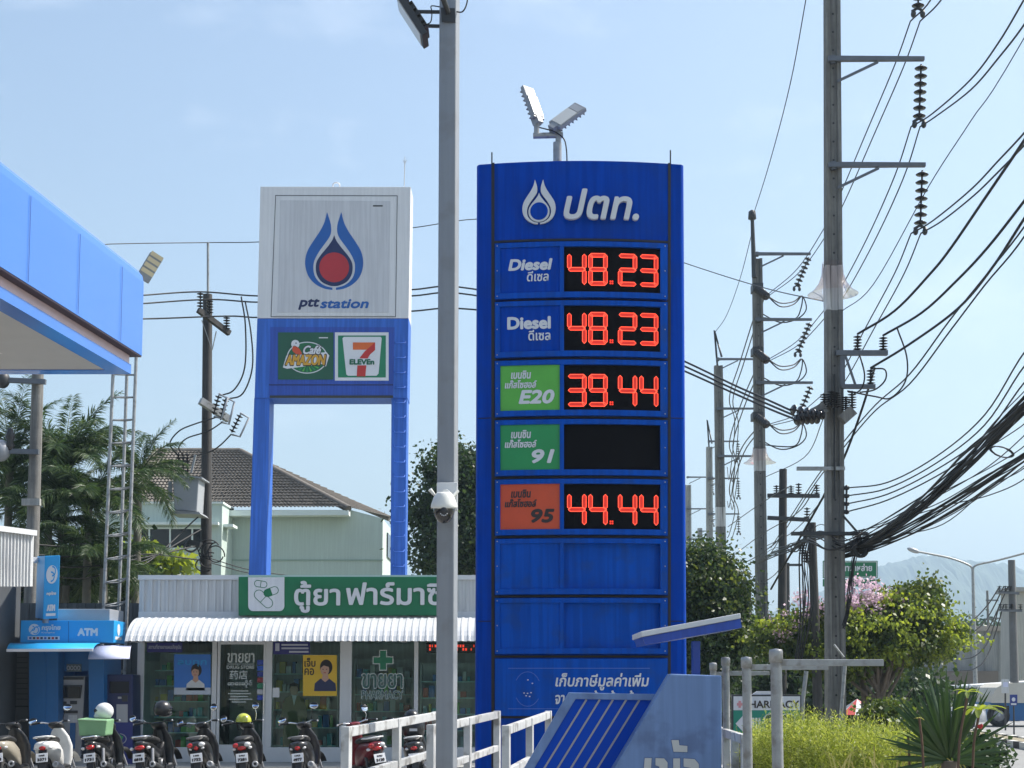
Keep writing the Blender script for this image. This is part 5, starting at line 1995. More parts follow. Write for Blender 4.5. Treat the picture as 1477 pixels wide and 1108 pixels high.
# nearest big pole
t, b, tp = hv_pole('nearest concrete power pole, thick and tall, running out of the top of the picture', 1203, 1199.5, -90, 28, .325, ZA, 1.75, .07)
p1, p1b, p1t = t, b, tp
guard(t, b, tp, 28, .325, 385, 449)
Y1 = 28 - .2
g = MB()
g.rect(1206, 505, 1281, 512, Y1, .1, steelarm)
g.rect(1214, 554, 1263, 560, Y1, .1, steelarm)
g.rect(1212, 510, 1219, 557, Y1 + .02, .08, steelarm)
g.bar(P(1219, 512, Y1 + .05), P(1234, 556, Y1 + .05), .04, .04, steelarm)
g.build('bracket', t)
for x, y0, y1 in ((1237, 484, 506), (1274, 486, 506), (1256, 533, 555)): insulator(t, P(x, y1, Y1 + .05), P(x, y0, Y1 + .05), 5, .085, 'pin_insulator')
g = MB()
g.rect(1150, 673, 1219, 678, Y1, .09, galv)
g.rect(1142, 767, 1252, 772, Y1, .1, dark)
g.bar(P(1216, 744, Y1), P(1236, 767, Y1), .035, .035, dark)
g.build('crossarm', t)
g = MB()
g.bar(P(1163, 602, Y1 - .1), P(1190, 588, Y1 - .1), .18, .2, concrete)
g.bar(P(1214, 606, Y1 - .1), P(1230, 592, Y1 - .1), .18, .2, concrete)
g.build('corbel', t)
for x0, y0, x1, y1, r in ((1186, 600, 1140, 590, .10), (1182, 604, 1146, 606, .10), (1190, 598, 1150, 600, .1)): insulator(t, P(x0, y0, Y1 - .2), P(x1, y1, Y1 - .5), 5, r, 'dead_end_insulator')
for x, y0, y1 in ((1189, 592, 568), (1199, 588, 564), (1207, 588, 566), (1220, 592, 572), (1229, 590, 564)): insulator(t, P(x, y0, Y1 - .12), P(x, y1, Y1 - .12), 7, .085, 'post_insulator')
g = MB()
g.tube([P(1203.5, 540, Y1), P(1204, 720, Y1)], .022, black, 6)
g.build('earth_conduit', t)
g = MB()
g.tube([P(1221, 700, Y1), P(1221, 742, Y1)], .022, dark, 6)
for k in range(4): g.lathe([(.03, -.04), (.06, -.02), (.04, 0), (.06, .02), (.03, .04)], insul, P(1221, 704 + k * 11.5, Y1), n=12)
g.build('spool_rack', t)
# second pole with rod and dead ends
t, b, tp = hv_pole('second concrete power pole, with slanted insulators and a tall rod on its top', 1100, 1092, 374, 48.4, .36, [z - .1 for z in ZA], 1.75, .42)
p2 = t
guard(t, b, tp, 48.4, .36, 648, 680)
g = MB()
g.tube([P(1088, 400, 48.2), P(1085, 312, 48.2)], [.09, .06], dark, 8)
g.lathe([(.05, 0), (.14, .05), (.12, .3), (.05, .35)], dark, P(1085, 318, 48.2), n=10)
g.build('top_rod', t)
for y in (418, 510, 603):
    insulator(t, P(1092, y - 1, 48), P(1106, y + 10, 47), 6, .14, 'dead_end_insulator')
g = MB()
for y in (408, 500, 594): g.rect(1086, y, 1101, y + 11, 48.1, .5, dark)
g.build('pole_band', t)
t, b, tp = hv_pole('third concrete power pole, leaning slightly, its arms ending at the second pole', 1043, 1036, 528, 65, .42, ZA, 1.75, 0)
guard(t, b, tp, 65, .42, 740 - 8, 760, False)
g = MB()
g.tube([P(1035, 530, 65), P(1030.5, 477, 65), P(1041, 515, 65)], .05, dark, 6)
g.build('top_rod', t)
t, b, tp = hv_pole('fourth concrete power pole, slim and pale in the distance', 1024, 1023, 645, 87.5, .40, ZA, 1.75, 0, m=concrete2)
g = MB()
g.tube([P(1023, 650, 87.5), P(1020, 606, 87.5), P(1027, 640, 87.5)], .05, dark, 6)
g.build('top_rod', t)
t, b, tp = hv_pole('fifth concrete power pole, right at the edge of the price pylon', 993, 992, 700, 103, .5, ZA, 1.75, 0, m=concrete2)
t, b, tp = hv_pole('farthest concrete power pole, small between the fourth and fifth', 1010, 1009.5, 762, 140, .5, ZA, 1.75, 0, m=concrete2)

def dark_pole(label, name, cat, px0, py0, px1, py1, Y, r, arms, pins, m=darkwood, group=None):
    e, tp = P(px0, py0, Y), P(px1, py1, Y)
    t = thing(name, label, cat, (e.x, Y, 0), 0, group)
    g = MB()
    g.tube([(e.x, Y, 0), tp], [r * 1.1, r * .85], m, 10)
    g.build('pole', t)
    for x0, x1, y, dy in arms:
        g = MB()
        g.bar(P(x0, y, Y - r - .05), P(x1, y + dy, Y - r - .05), .10, .11, steelarm if m is not darkwood else dark)
        g.build('crossarm', t)
    for x, y0, y1, rr in pins: insulator(t, P(x, y0, Y - r - .05), P(x, y1, Y - r - .05), 4, rr, 'pin_insulator')
    return t
dark_pole('dark steel pole with two crossarms between the first two concrete poles', 'power_pole', 'power pole', 1126, 1000, 1129.5, 677, 42, .13, ((1107, 1182, 715, .5), (1107, 1167, 747, 3)), ((1120, 713, 700, .1), (1141, 713, 701, .1), (1152, 713, 697, .1), (1178, 713, 699, .1), (1164, 748, 732, .1)))
dark_pole('thin tarred pole tangled with cables, just left of the nearest concrete pole', 'power_pole', 'power pole', 1181, 1040, 1171, 754, 33, .105, ((1154, 1192, 770, 1),), ((1158, 800, 785, .1), (1163, 812, 795, .12)))
dark_pole('short thick pole stub rising from the trees right of the price pylon', 'pole_stub', 'pole', 1080, 1000, 1079, 838, 44, .11, (), ())
dark_pole('thin distant pole behind the dark steel pole', 'power_pole', 'power pole', 1137, 1000, 1136.5, 812, 70, .09, ((1130, 1158, 815, 0),), ())
# far right pole
t = dark_pole('far pole with two short crossarms of pin insulators at the right edge', 'power_pole', 'power pole', 1465, 1052, 1459, 808, 62, .17, ((1440, 1470, 854, 2), (1441, 1474, 880, 1)), [(x, y, y - 9, .11) for x, y in ((1442, 854), (1450, 854), (1457, 854), (1443, 880), (1451, 880), (1459, 880), (1472, 880))], m=mat('grey_round_pole', (.13, .13, .13), .8, 0, .2, 4))
dark_pole('thin distant pole with two arms in front of the hill', 'power_pole', 'power pole', 1428, 1000, 1424, 852, 110, .1, ((1422, 1440, 866, 0), (1425, 1445, 892, 0)), (), m=concrete)
# transformer pole at left
t = dark_pole('dark pole carrying a grey transformer box behind the pharmacy', 'power_pole', 'power pole', 297, 1000, 299.5, 425, 40, .15, (), ())
Y3 = 39.75
g = MB()
g.tube([P(300, 428, 40), P(300, 350, 40)], .035, galv, 8)
g.build('top_rod', t)
g = MB()
g.bar(P(286, 447, 39.2), P(331, 481, 39.9), .13, .14, darkwood)
g.bar(P(291, 462, 39.75), P(306, 505, 39.85), .02, .02, galv)
g.bar(P(312, 478, 39.75), P(306, 505, 39.85), .02, .02, galv)
g.build('crossarm', t)
for x, y0, y1, yy in ((289, 444, 422, 39.25), (302.5, 453, 433, 39.4), (327, 476, 457, 39.8)): insulator(t, P(x, y0, yy), P(x, y1, yy), 5, .10, 'pin_insulator')
g = MB()
g.bar(P(289, 578, 39.3), P(330, 605, 39.8), .16, .18, galv)
g.build('cutout_arm', t)
for (x0, y0, x1, y1) in ((308, 598, 316, 570), (318, 606, 326, 575), (334, 624, 347, 598)):
    insulator(t, P(x0, y0, 39.2), P(x1, y1, 39.2), 5, .10, 'fuse_cutout')
    g = MB()
    g.tube([P(x1, y1 - 2, 39.2), P(x1 + 12, y1 + 5, 39.1), P(x0 + 12, y0 + 6, 39.1), P(x0 + 1, y0 + 3, 39.2)], .03, silver, 6)
    g.build('fuse_tube', t)
g = MB()
g.poly([(249, 687), (287, 690), (284, 738), (251, 736)], 38.9, .8, mat('transformer_grey', (.34, .36, .38), .5, 0, .08, 2))
bx = g.build('transformer_tank', t, bevel=.03)
g = MB()
g.poly([(246, 684), (291, 688), (291, 690), (247, 688)], 38.8, 1.0, silver)
g.poly([(243, 736), (287, 738.5), (290, 742), (246, 741)], 38.8, 1.0, silver)
for k in range(5): g.poly([(242.5, 694), (248, 694), (248, 722), (242.5, 720)], 39.0 + k * .12, .04, silver)
g.build('lid_and_fins', bx)
for x in (258, 264.5, 270.5): insulator(bx, P(x, 686, 39.2), P(x - .5, 654, 39.2), 7, .085, 'bushing')
for x in (234, 240, 248): insulator(bx, P(x, 682, 39.6), P(x - 1, 662, 39.6), 6, .07, 'bushing')
g = MB()
g.bar(P(276, 682, 39.1), P(282, 656, 39.1), .07, .05, galv)
g.build('arrester', bx)
g = MB()
g.bar(P(272, 782, 39.5), P(290, 786, 39.5), .3, .14, dark)
g.tube(catmull([P(272, 780, 39.4), P(266, 790, 39.3), P(276, 796, 39.3), P(286, 790, 39.4)]), .03, dark, 6)
g.build('cable_clamp', t)
# pole at far left
t = dark_pole('grey concrete pole among the palms at the far left, under the canopy', 'power_pole', 'power pole', 40, 1000, 55, 530, 33, .15, ((0, 66, 548, 3), (12, 56, 651, 1)), (), m=concrete)
g = MB()
g.ell(P(4, 548, 32.8), (.16, .16, .2), dark)
g.build('cable_joint', t)
g = MB()
g.lathe([(.07, 0), (.12, .1), (.07, .2), (.12, .3), (.05, .5)], insul, P(14, 650, 32.8), n=12)
g.build('pin_insulator', t)
g = MB()
g.ell(P(2, 650, 32.8), (.2, .2, .25), silver)
g.build('street_lamp_head', t)
g = MB()
g.rect(31, 719, 57, 729, 32.7, .12, concrete2)
g.build('number_plate', t)

# ================================================================== WIRES
def run_on(pts):
    """points of a wire, carried on to the next poles beside and behind the viewer when it leaves the frame"""
    q = [P(*p) for p in pts]
    if pts[-1][0] > 1475 and pts[-1][2] < 28:
        l = q[-1]
        q += [Vector((l.x - .0966 * (l.y - 6), 6, l.z + .1)), Vector((l.x - .0966 * (l.y + 14), -14, l.z + 1.2))]
    if pts[0][0] < -20: q = [q[0] + Vector((-14, -3, .5))] + q
    return q
def wire(name, label, pts, r, group=None, k=6, cat='wire'):
    g = MB()
    q = catmull(run_on(pts), k)
    g.tube(q, r, wirem, 5)
    return tag(g.build(name), label, cat, group)
GW = 'power line wires on the concrete poles'
ends = [((1313, 31), (1327, 31)), ((1314, 183), (1327, 183)), ((1314, 337), (1328, 337))]
lv_ = ['topmost', 'middle', 'lowest']
right = [(((1341, 2, 26.6), (1370, -60, 24)), ((1356, 2, 26.6), (1390, -55, 24))),
         (((1345, 164, 26.8), (1400, 115, 24.3), (1440, 62, 22.5), (1479, -4, 20.8), (1530, -95, 19)), ((1350, 168, 26.8), (1400, 130, 24.3), (1440, 84, 22.5), (1479, 33, 20.8), (1530, -50, 19))),
         (((1345, 319, 26.8), (1400, 274, 24.3), (1440, 232, 22.5), (1479, 190, 20.8), (1560, 95, 18)), ((1360, 318, 26.4), (1405, 282, 24.3), (1440, 248, 22.5), (1479, 208, 20.8), (1560, 120, 18)))]
left = [((1290, 95, 29), (1250, 190, 32), (1210, 285, 36.5), (1190, 327, 39), (1150, 388, 44), (1106, 426, 47.4)),
        ((1290, 255, 29), (1250, 345, 32), (1210, 420, 37), (1190, 446, 40), (1150, 492, 44), (1106, 520, 47.4)),
        ((1290, 395, 29), (1250, 470, 32), (1210, 545, 37), (1190, 566, 40), (1150, 598, 44), (1106, 613, 47.4))]
for i in range(3):
    for j in range(2):
        e = ends[i][j]
        wire('power_wire', f'{lv_[i]} pair of power wires running right from the nearest pole, {"upper" if j == 0 else "lower"} wire of the pair', [(e[0], e[1], 27.75)] + list(right[i][j]), .016, GW)
        wire('power_wire', f'{lv_[i]} pair of power wires running to the second pole, {"left" if j == 0 else "right"} wire of the pair', [(e[0], e[1], 27.75)] + [(x + j * (13 - 12 * q / 5), y + j * (2 + 4 * math.sin(q / 5 * 3.1)), Y) for q, (x, y, Y) in enumerate(left[i])], .014, GW)
# jumper loops on second pole
for i, y in enumerate((430, 521, 613)):
    for j in range(2):
        wire('jumper_wire', f'{lv_[i]} jumper loop hanging at the second pole, {"inner" if j else "outer"} loop', [(1107, y - 3, 47.2), (1125, y + 7 + j * 5, 47.3), (1145, y + 5 + j * 4, 47.8), (1157, y - 3, 48), (1163 - j * 8, y + 16, 48), (1150 - j * 3, y + 30, 48.3), (1125, y + 35 - j * 4, 48.6), (1098, y + 22 + j * 6, 49.2)], .022, 'jumper loops at the second pole')
# lines between farther poles
for i in range(3):
    for j in range(2):
        q = []
        for (x, y, Y) in ((1098, (424, 515, 610)[i], 48.9), (1068, (520, 585, 650)[i], 57), (1052, (575, 640, 705)[i], 62), (1060, (612, 672, 736)[i], 72), (1052, (690, 730, 770)[i], 82), (1049, (674, 723, 776)[i], 87.3)): q.append((x + j * 5, y + j * 3, Y))
        wire('power_wire', f'{lv_[i]} distant power wire beyond the second pole, {"right" if j else "left"} one', q, .024, GW)
# medium voltage
wire('power_wire', 'thick wire rising right from the left pin insulator on the bracket', [(1237, 482, 27.8), (1290, 449, 26.5), (1340, 397, 25), (1370, 360, 24), (1420, 287, 22.3), (1479, 200, 20.5), (1550, 90, 19)], .024)
wire('power_wire', 'thick wire rising right from the outer pin insulator on the bracket', [(1274, 484, 27.8), (1330, 451, 26.4), (1380, 405, 25), (1424, 358, 23.6), (1479, 288, 22), (1560, 180, 20)], .024)
wire('power_wire', 'thick wire rising right from the lower pin insulator of the bracket', [(1256, 531, 27.8), (1310, 498, 26.5), (1381, 446, 25), (1430, 388, 23.6), (1479, 313, 22), (1560, 190, 20)], .024)
for j in range(2): wire('power_wire', f'thin slack wire crossing behind the bracket up to the right, {"lower" if j else "upper"} of two', [(1112, 790 + j * 8, 48), (1170, 700 + j * 6, 38), (1215, 640 + j * 8, 33), (1262, 585 + j * 8, 30), (1312, 540 - j * -14, 27), (1370, 462 + j * 16, 25), (1420, 400 + j * 12, 23.5), (1479, 325 + j * 14, 22), (1560, 200, 20)], .015)
wire('power_wire', 'dark slanted wire crossing the nearest pole from the bracket down left', [(1262, 530, 28.2), (1240, 600, 28.4), (1214, 668, 28.8), (1180, 730, 30), (1140, 800, 33), (1112, 850, 36)], .024)
for j, (x0, y0) in enumerate(((1240, 512), (1273, 518), (1292, 492))):
    wire('jumper_wire', ('short', 'middle', 'long')[j] + ' jumper loop below the bracket insulators', [[(1240, 512, 27.7), (1247, 540, 27.6), (1243, 560, 27.6), (1230, 570, 27.6)], [(1256, 532, 27.7), (1276, 533, 27.6), (1277, 548, 27.6), (1262, 562, 27.6), (1240, 566, 27.6)], [(1294, 473, 26.9), (1308, 515, 27.4), (1306, 550, 27.4), (1285, 574, 27.4), (1262, 572, 27.5), (1222, 564, 27.6)]][j], .016, 'jumper loops at the bracket')
for j in range(3):
    wire('power_wire', 'wire from the transformer pole behind both signs to the nearest pole, ' + ('upper', 'middle', 'lower')[j] + ' one', [(-40, 452 + 14 * j, 32), (120, 432 + 13 * j, 36), (205, 426 + (0, 12, 34)[j], 38), (289 + (0, 13, 38)[j], (421, 432, 456)[j], 39.3), (375, 427 + (0, 9, 31)[j], 39.5), (480, 424 + (0, 9, 31)[j], 39), (593, 418 + (0, 9, 31)[j], 38), (662, 414 + (0, 9, 31)[j], 36.5), (800, 442 + (0, 8, 20)[j], 34.5), (900, 482 + (0, 7, 16)[j], 33), (989, 522 + 7 * j, 31), (1060, 556 + 6 * j, 29.5), (1110, 578 + 6 * j, 28.5), (1145, 594 + 5 * j, 27.6)], .022)
wire('power_wire', 'thin overhead wire from the top of the transformer pole behind both signs', [(-60, 360, 32), (160, 352, 37), (300, 350, 40), (375, 349, 40), (480, 341, 39.5), (593, 329, 39), (690, 316, 39.5), (800, 322, 40.5), (900, 350, 41.5), (989, 380, 41), (1060, 403, 38), (1120, 420, 34), (1190, 435, 28.3)], .013)
wire('power_wire', 'long thin wire slanting across the sky left of the nearest pole', [(1165, -15, 34), (1140, 120, 38), (1110, 235, 43), (1086, 312, 48.2)], .014)
wire('power_wire', 'thin wire slanting down from the rod of the second pole', [(1086, 330, 48.2), (1068, 400, 55), (1048, 455, 61), (1031, 480, 65)], .014)
wire('power_wire', 'thin lone wire slanting across the sky right of the nearest pole', [(1213, 450, 28), (1260, 410, 26), (1340, 268, 24), (1400, 175, 22.5), (1479, 52, 20.5)], .009)
# telecom
def bundle(label, pts, r, n, jit):
    g = MB()
    for s in range(n):
        o = Vector((random.gauss(0, jit), random.gauss(0, jit * .5), random.gauss(0, jit)))
        q = run_on(pts)
        q = catmull([p + o * (.4 + .6 * math.sin(math.pi * min(1, i / (len(pts) - 1)))) + Vector((random.gauss(0, jit * .3), 0, random.gauss(0, jit * .3))) for i, p in enumerate(q)], 6)
        g.tube(q, r * random.uniform(.5, 1.1), wirem, 5)
    return tag(g.build('cable_bundle'), label, 'cable bundle')
bundle('thickest bundle of black cables sweeping up to the right edge', [(1200, 800, 28.2), (1240, 787, 27.6), (1280, 768, 26.6), (1340, 722, 25), (1400, 665, 23.3), (1440, 625, 22), (1482, 582, 20.8), (1540, 520, 19.5)], .017, 15, .08)
bundle('second bundle of cables below the thickest one', [(1205, 805, 28.2), (1250, 790, 27.5), (1300, 768, 26.3), (1370, 728, 24.6), (1430, 690, 22.6), (1482, 655, 21.4), (1560, 600, 20)], .015, 12, .06)
bundle('tangle of cables hanging down the thin tarred pole', [(1168, 762, 32.6), (1160, 800, 32.5), (1163, 850, 32.6), (1160, 900, 32.7), (1150, 960, 32.8)], .017, 9, .08)
bundle('tangle of cables hanging beside the nearest pole', [(1240, 775, 27.6), (1232, 810, 27.6), (1228, 850, 27.7), (1224, 880, 27.8), (1218, 905, 27.8)], .014, 7, .05)
bundle('loose cables running left from the nearest pole crossarm', [(1245, 772, 27.6), (1215, 790, 27.6), (1180, 775, 29), (1150, 790, 33), (1115, 800, 40), (1095, 812, 48)], .014, 9, .1)
GP = 'slack telephone wires at the right'
for k, y in enumerate((704, 715.5, 727, 738.5)):
    e = (505, 525, 549, 592)[k]
    wire('phone_wire', f'phone wire leaving the {("top", "second", "third", "lowest")[k]} spool on the nearest pole', [(1221, y, 27.7), (1280, y - 8 - 3 * k, 26.6), (1350, y - 45 - 2 * k, 25), (1420, y - 105 + 3 * k, 23), (1480, e, 21.2), (1540, e - 55, 20)], .013, GP)
for k in range(9):
    y0 = 768 + 3 * k
    e = 560 + 16 * k
    m1, m2 = random.uniform(-12, 14), random.uniform(-10, 10)
    wire('phone_wire', 'thin black phone wire in the sagging spray below the spool wires', [(1225 + 2 * k, y0, 27.7), (1290, y0 - 28 + m1, 26.4), (1360, y0 - 80 + m1 * 1.5 + 4 * k, 24.6), (1425, y0 - 148 + m2 + 9 * k, 22.6), (1482, e, 21), (1540, e - 60, 20)], .009, GP)
g = MB()
for k in range(4): g.tube([P(1445 + 16 * math.cos(a) + random.uniform(-2, 2), 652 + 7 * math.sin(a) + 8 * math.cos(a) * .5, 22.2) for a in np.linspace(0, 6.6, 22)], .009, wirem, 5)
tag(g.build('cable_coil'), 'small coil of spare cable hung on the thick cable bundle', 'cable coil')
g = MB()
for k in range(4): g.tube([P(1240 + 9 * math.cos(a) + k, 790 + 13 * math.sin(a), 27.5) for a in np.linspace(-.5, 3.8, 16)], .03, wirem, 5)
tag(g.build('cable_coil'), 'thick hanging cable loop under the crossarm of the nearest pole', 'cable coil')
g = MB()
for k in range(2): g.tube([P(1142 + 5 * k + 6 * math.cos(a), 790 + 6 * math.sin(a), 41.5) for a in np.linspace(0, 6.3, 18)], .02, wirem, 5)
tag(g.build('cable_coil'), 'ring of cable beside the dark steel pole', 'cable coil')
for k, (a, b, c_, d) in enumerate((((1100, 690), (1160, 660), (1185, 610), (1190, 590)), ((1100, 790), (1140, 770), (1175, 735), (1195, 700)), ((1060, 800), (1100, 770), (1150, 740), (1178, 700)), ((1050, 760), (1085, 735), (1120, 712), (1141, 701)), ((1060, 850), (1110, 835), (1150, 790), (1190, 775)), ((1040, 800), (1070, 812), (1110, 790), (1130, 770)))):
    wire('phone_wire', f'slack wire between the poles right of the price pylon, {("first", "second", "third", "fourth", "fifth", "sixth")[k]} one', [(*a, 52), (*b, 46), (*c_, 38), (*d, 29)], .014, 'slack wires between the poles')
wire('power_wire', 'black drop wire from the transformer pole to its first fuse', [(348, 428, 39), (354, 470, 39), (353, 530, 39), (338, 562, 39.1), (318, 571, 39.2)], .022, 'drop wires at the transformer')
wire('power_wire', 'black drop wire from the transformer pole to its second fuse', [(354, 436, 39), (362, 480, 39), (364, 530, 39), (350, 568, 39.1), (327, 576, 39.2)], .022, 'drop wires at the transformer')
wire('power_wire', 'black looping wire from the fuses to the transformer bushings', [(312, 602, 39.2), (280, 612, 39), (258, 622, 39), (245, 640, 39), (256, 656, 39.2)], .020, 'drop wires at the transformer')
wire('power_wire', 'second black looping wire from the fuses to the transformer', [(322, 608, 39.2), (300, 622, 39), (270, 632, 39), (258, 645, 39), (263, 655, 39.2)], .020, 'drop wires at the transformer')
wire('power_wire', 'black wire from the outer fuse down to the pole', [(334, 626, 39.2), (318, 642, 39.2), (302, 652, 39.4), (272, 660, 39.3)], .020, 'drop wires at the transformer')
for k in range(4):
    wire('phone_wire', f'{("top", "second", "third", "lowest")[k]} phone wire crossing the palms at the left', [(45, 785 + 14 * k, 33), (90, 788 + 15 * k, 34), (140, 786 + 15 * k, 35), (200, 818 - 6 * k, 37), (290, 742 + 22 * k, 39.6)], .02, 'phone wires across the palms')
g = MB()
for k in range(7):
    cx, cy, rx, ry = random.uniform(285, 315), random.uniform(785, 815), random.uniform(8, 18), random.uniform(8, 16)
    g.tube([P(cx + rx * math.cos(a), cy + ry * math.sin(a), 39.6) for a in np.linspace(random.uniform(0, 3), random.uniform(4, 6.5), 16)], .018, wirem, 5)
tag(g.build('cable_coil'), 'loops of black cable round the lower transformer pole', 'cable coil')
for k in range(2): wire('phone_wire', f'thin wire sagging across the mint house wall, {("upper", "lower")[k]} of two', [(305, 806 + 6 * k, 39.8), (360, 822 + 5 * k, 42), (430, 832 + 5 * k, 45)], .014)
for k in range(5): wire('power_wire', f'wire from the far right pole sagging away left, {("top", "second", "third", "fourth", "lowest")[k]} one', [(1442 + 6 * (k % 3), 846 + 26 * (k // 3), 61.8), (1425, 872 + 18 * k, 66), (1405, 893 + 18 * k, 72), (1385, 903 + 16 * k, 80)], .03, 'wires at the far right pole')
# ================================================================== VEGETATION
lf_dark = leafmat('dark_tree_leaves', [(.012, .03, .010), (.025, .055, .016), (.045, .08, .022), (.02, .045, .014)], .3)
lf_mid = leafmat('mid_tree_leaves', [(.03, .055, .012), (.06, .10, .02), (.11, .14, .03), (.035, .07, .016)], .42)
lf_palm = leafmat('palm_leaflets', [(.018, .045, .015), (.04, .08, .025), (.085, .13, .045)], .3, .42)
lf_lime = leafmat('lime_leaves', [(.14, .20, .03), (.22, .28, .05), (.10, .16, .03)], .5)
lf_hedge = leafmat('yellow_green_hedge_leaves', [(.08, .12, .018), (.20, .27, .04), (.31, .38, .08), (.42, .46, .13), (.07, .11, .02)], .45)
lf_agave = leafmat('agave_leaves', [(.018, .045, .014), (.03, .07, .02), (.045, .09, .03)], .22, .35)
lf_pink = leafmat('pink_flowers', [(.50, .36, .44), (.58, .47, .52), (.44, .30, .40), (.58, .50, .48)], .4)
lf_dry = leafmat('dry_yellow_leaves', [(.30, .27, .09), (.22, .24, .06), (.40, .36, .16)], .4)

def crown(blobs, nclump, nleaf, size, m, name, parent, rc=.45, droop=.35, shell=.55, asp=.42):
    vol = np.array([b[1][0] * b[1][1] * b[1][2] for b in blobs])
    pick = rng.choice(len(blobs), nclump, p=vol / vol.sum())
    u = unit(nclump)
    rad = rng.uniform(shell, 1.05, (nclump, 1)) ** .8
    cc_ = np.array([blobs[i][0] for i in pick]) + u * rad * np.array([blobs[i][1] for i in pick])
    n = nclump * nleaf
    k = np.repeat(np.arange(nclump), nleaf)
    sz = rng.uniform(.5, 1.35, (nclump, 1))
    off = rng.normal(size=(n, 3)) * rc * sz[k] * np.array([1, 1, .62])
    pos = cc_[k] + off
    d = unit(n)
    d[:, 2] -= droop
    d += off / (np.linalg.norm(off, axis=1, keepdims=True) + .01) * .5
    d /= np.linalg.norm(d, axis=1, keepdims=True)
    ln = size * rng.uniform(.6, 1.35, (n, 1))
    w = np.cross(d, unit(n))
    w /= np.linalg.norm(w, axis=1, keepdims=True) + 1e-6
    leaf_mesh(name, pos, d * ln, w * ln * asp, m, parent, .12)
    return cc_
def limbs(base, top, tips, r, parent, m=None, name='trunk', n=14):
    m = m or bark
    g = MB()
    base, top = Vector(base), Vector(top)
    mid = base.lerp(top, .5) + Vector((random.uniform(-.12, .12), 0, 0))
    g.tube(catmull([base, mid, top], 4), [r * (1.25 - .55 * i / 8) for i in range(9)], m, 10)
    idx = rng.choice(len(tips), min(n, len(tips)), replace=False)
    for i in idx:
        e = Vector(tips[i])
        s = base.lerp(top, random.uniform(.6, 1.0))
        md = s.lerp(e, .5) + Vector((random.uniform(-.3, .3), random.uniform(-.2, .2), random.uniform(0, .5)))
        g.tube(catmull([s, md, e], 4), [r * (.5 - .45 * j / 8) for j in range(9)], m, 6)
    return g.build(name, parent)
def blob(px, py, Y, rx, ry, rz): return (tuple(P(px, py, Y)), (rx * Y / FPX, ry, rz * Y / FPX))

# tree between totem and price pylon
t = thing('leafy_tree', 'dark green tree behind the pharmacy, seen either side of the grey lamp post', 'tree', (X(655, 46), 46, 0))
tips = crown([blob(660, 700, 46, 48, 1.1, 55), blob(680, 668, 46, 30, .8, 30), blob(645, 780, 46, 45, 1.2, 55), blob(618, 735, 46, 24, .8, 36), blob(690, 760, 46, 40, 1.2, 60)], 190, 150, .13, lf_dark, 'crown', t, .34)
limbs((X(655, 46), 46, 0), P(655, 800, 46), tips, .16, t)
# right of pylon
t = thing('leafy_tree', 'dense dark tree at the right edge of the price pylon', 'tree', (X(1025, 38), 38, 0))
tips = crown([blob(1012, 840, 38, 40, 1.0, 46), blob(1010, 802, 38, 22, .7, 20), blob(1040, 845, 38, 22, .7, 34), blob(1028, 905, 38, 46, 1.1, 55), blob(1062, 915, 38, 18, .6, 30), blob(1010, 945, 38, 60, 1.4, 50)], 230, 140, .105, lf_dark, 'crown', t, .28)
tips2 = crown([blob(1015, 835, 37.8, 44, 1.1, 50), blob(1035, 885, 37.8, 44, 1.2, 60)], 80, 60, .10, lf_mid, 'sun_toned_leaves', t, .25, shell=.85)  # lighter leaf colour on the outer shell, sunlight put into the colour
limbs((X(1025, 38), 38, 0), P(1025, 930, 38), tips, .16, t)
# flowering tree
YF2 = 34
t = thing('flowering_tree', 'spreading roadside tree with pale pink blossom, behind the nearest power pole', 'tree', (X(1268, YF2), YF2, 0))
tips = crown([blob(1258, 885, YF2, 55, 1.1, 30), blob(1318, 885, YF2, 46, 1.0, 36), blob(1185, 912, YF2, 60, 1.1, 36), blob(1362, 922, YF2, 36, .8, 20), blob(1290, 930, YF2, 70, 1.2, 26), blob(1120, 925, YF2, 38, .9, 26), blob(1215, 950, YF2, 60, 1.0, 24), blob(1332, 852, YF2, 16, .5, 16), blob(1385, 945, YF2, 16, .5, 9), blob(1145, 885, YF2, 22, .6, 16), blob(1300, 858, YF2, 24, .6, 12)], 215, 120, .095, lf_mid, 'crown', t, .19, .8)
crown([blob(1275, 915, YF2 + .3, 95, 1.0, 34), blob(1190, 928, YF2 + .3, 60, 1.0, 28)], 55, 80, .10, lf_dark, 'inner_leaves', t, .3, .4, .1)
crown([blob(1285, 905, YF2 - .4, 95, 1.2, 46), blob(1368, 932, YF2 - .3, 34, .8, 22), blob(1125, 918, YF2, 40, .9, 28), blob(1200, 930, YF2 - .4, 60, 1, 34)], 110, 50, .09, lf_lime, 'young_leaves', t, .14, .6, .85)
fl_ = crown([blob(1238, 855, YF2 - .3, 42, .7, 14), blob(1240, 842, YF2, 22, .5, 10), blob(1160, 862, YF2, 18, .5, 12), blob(1185, 885, YF2 - .4, 30, .6, 22), blob(1135, 905, YF2 - .3, 26, .5, 22), blob(1290, 860, YF2 - .3, 26, .5, 10), blob(1262, 875, YF2 - .6, 50, .5, 16)], 100, 32, .055, lf_pink, 'blossom', t, .085, 0, .5, .6)
limbs((X(1277, YF2), YF2, 0), P(1266, 985, YF2), tips, .105, t, n=24)
g = MB()
g.tube(catmull([Vector((X(1245, YF2), YF2 + .2, 0)), P(1247, 1000, YF2 + .2), P(1232, 960, YF2 + .2)], 4), [.10, .098, .095, .09, .08, .07, .06, .05, .04], bark, 9)
g.build('trunk', t)
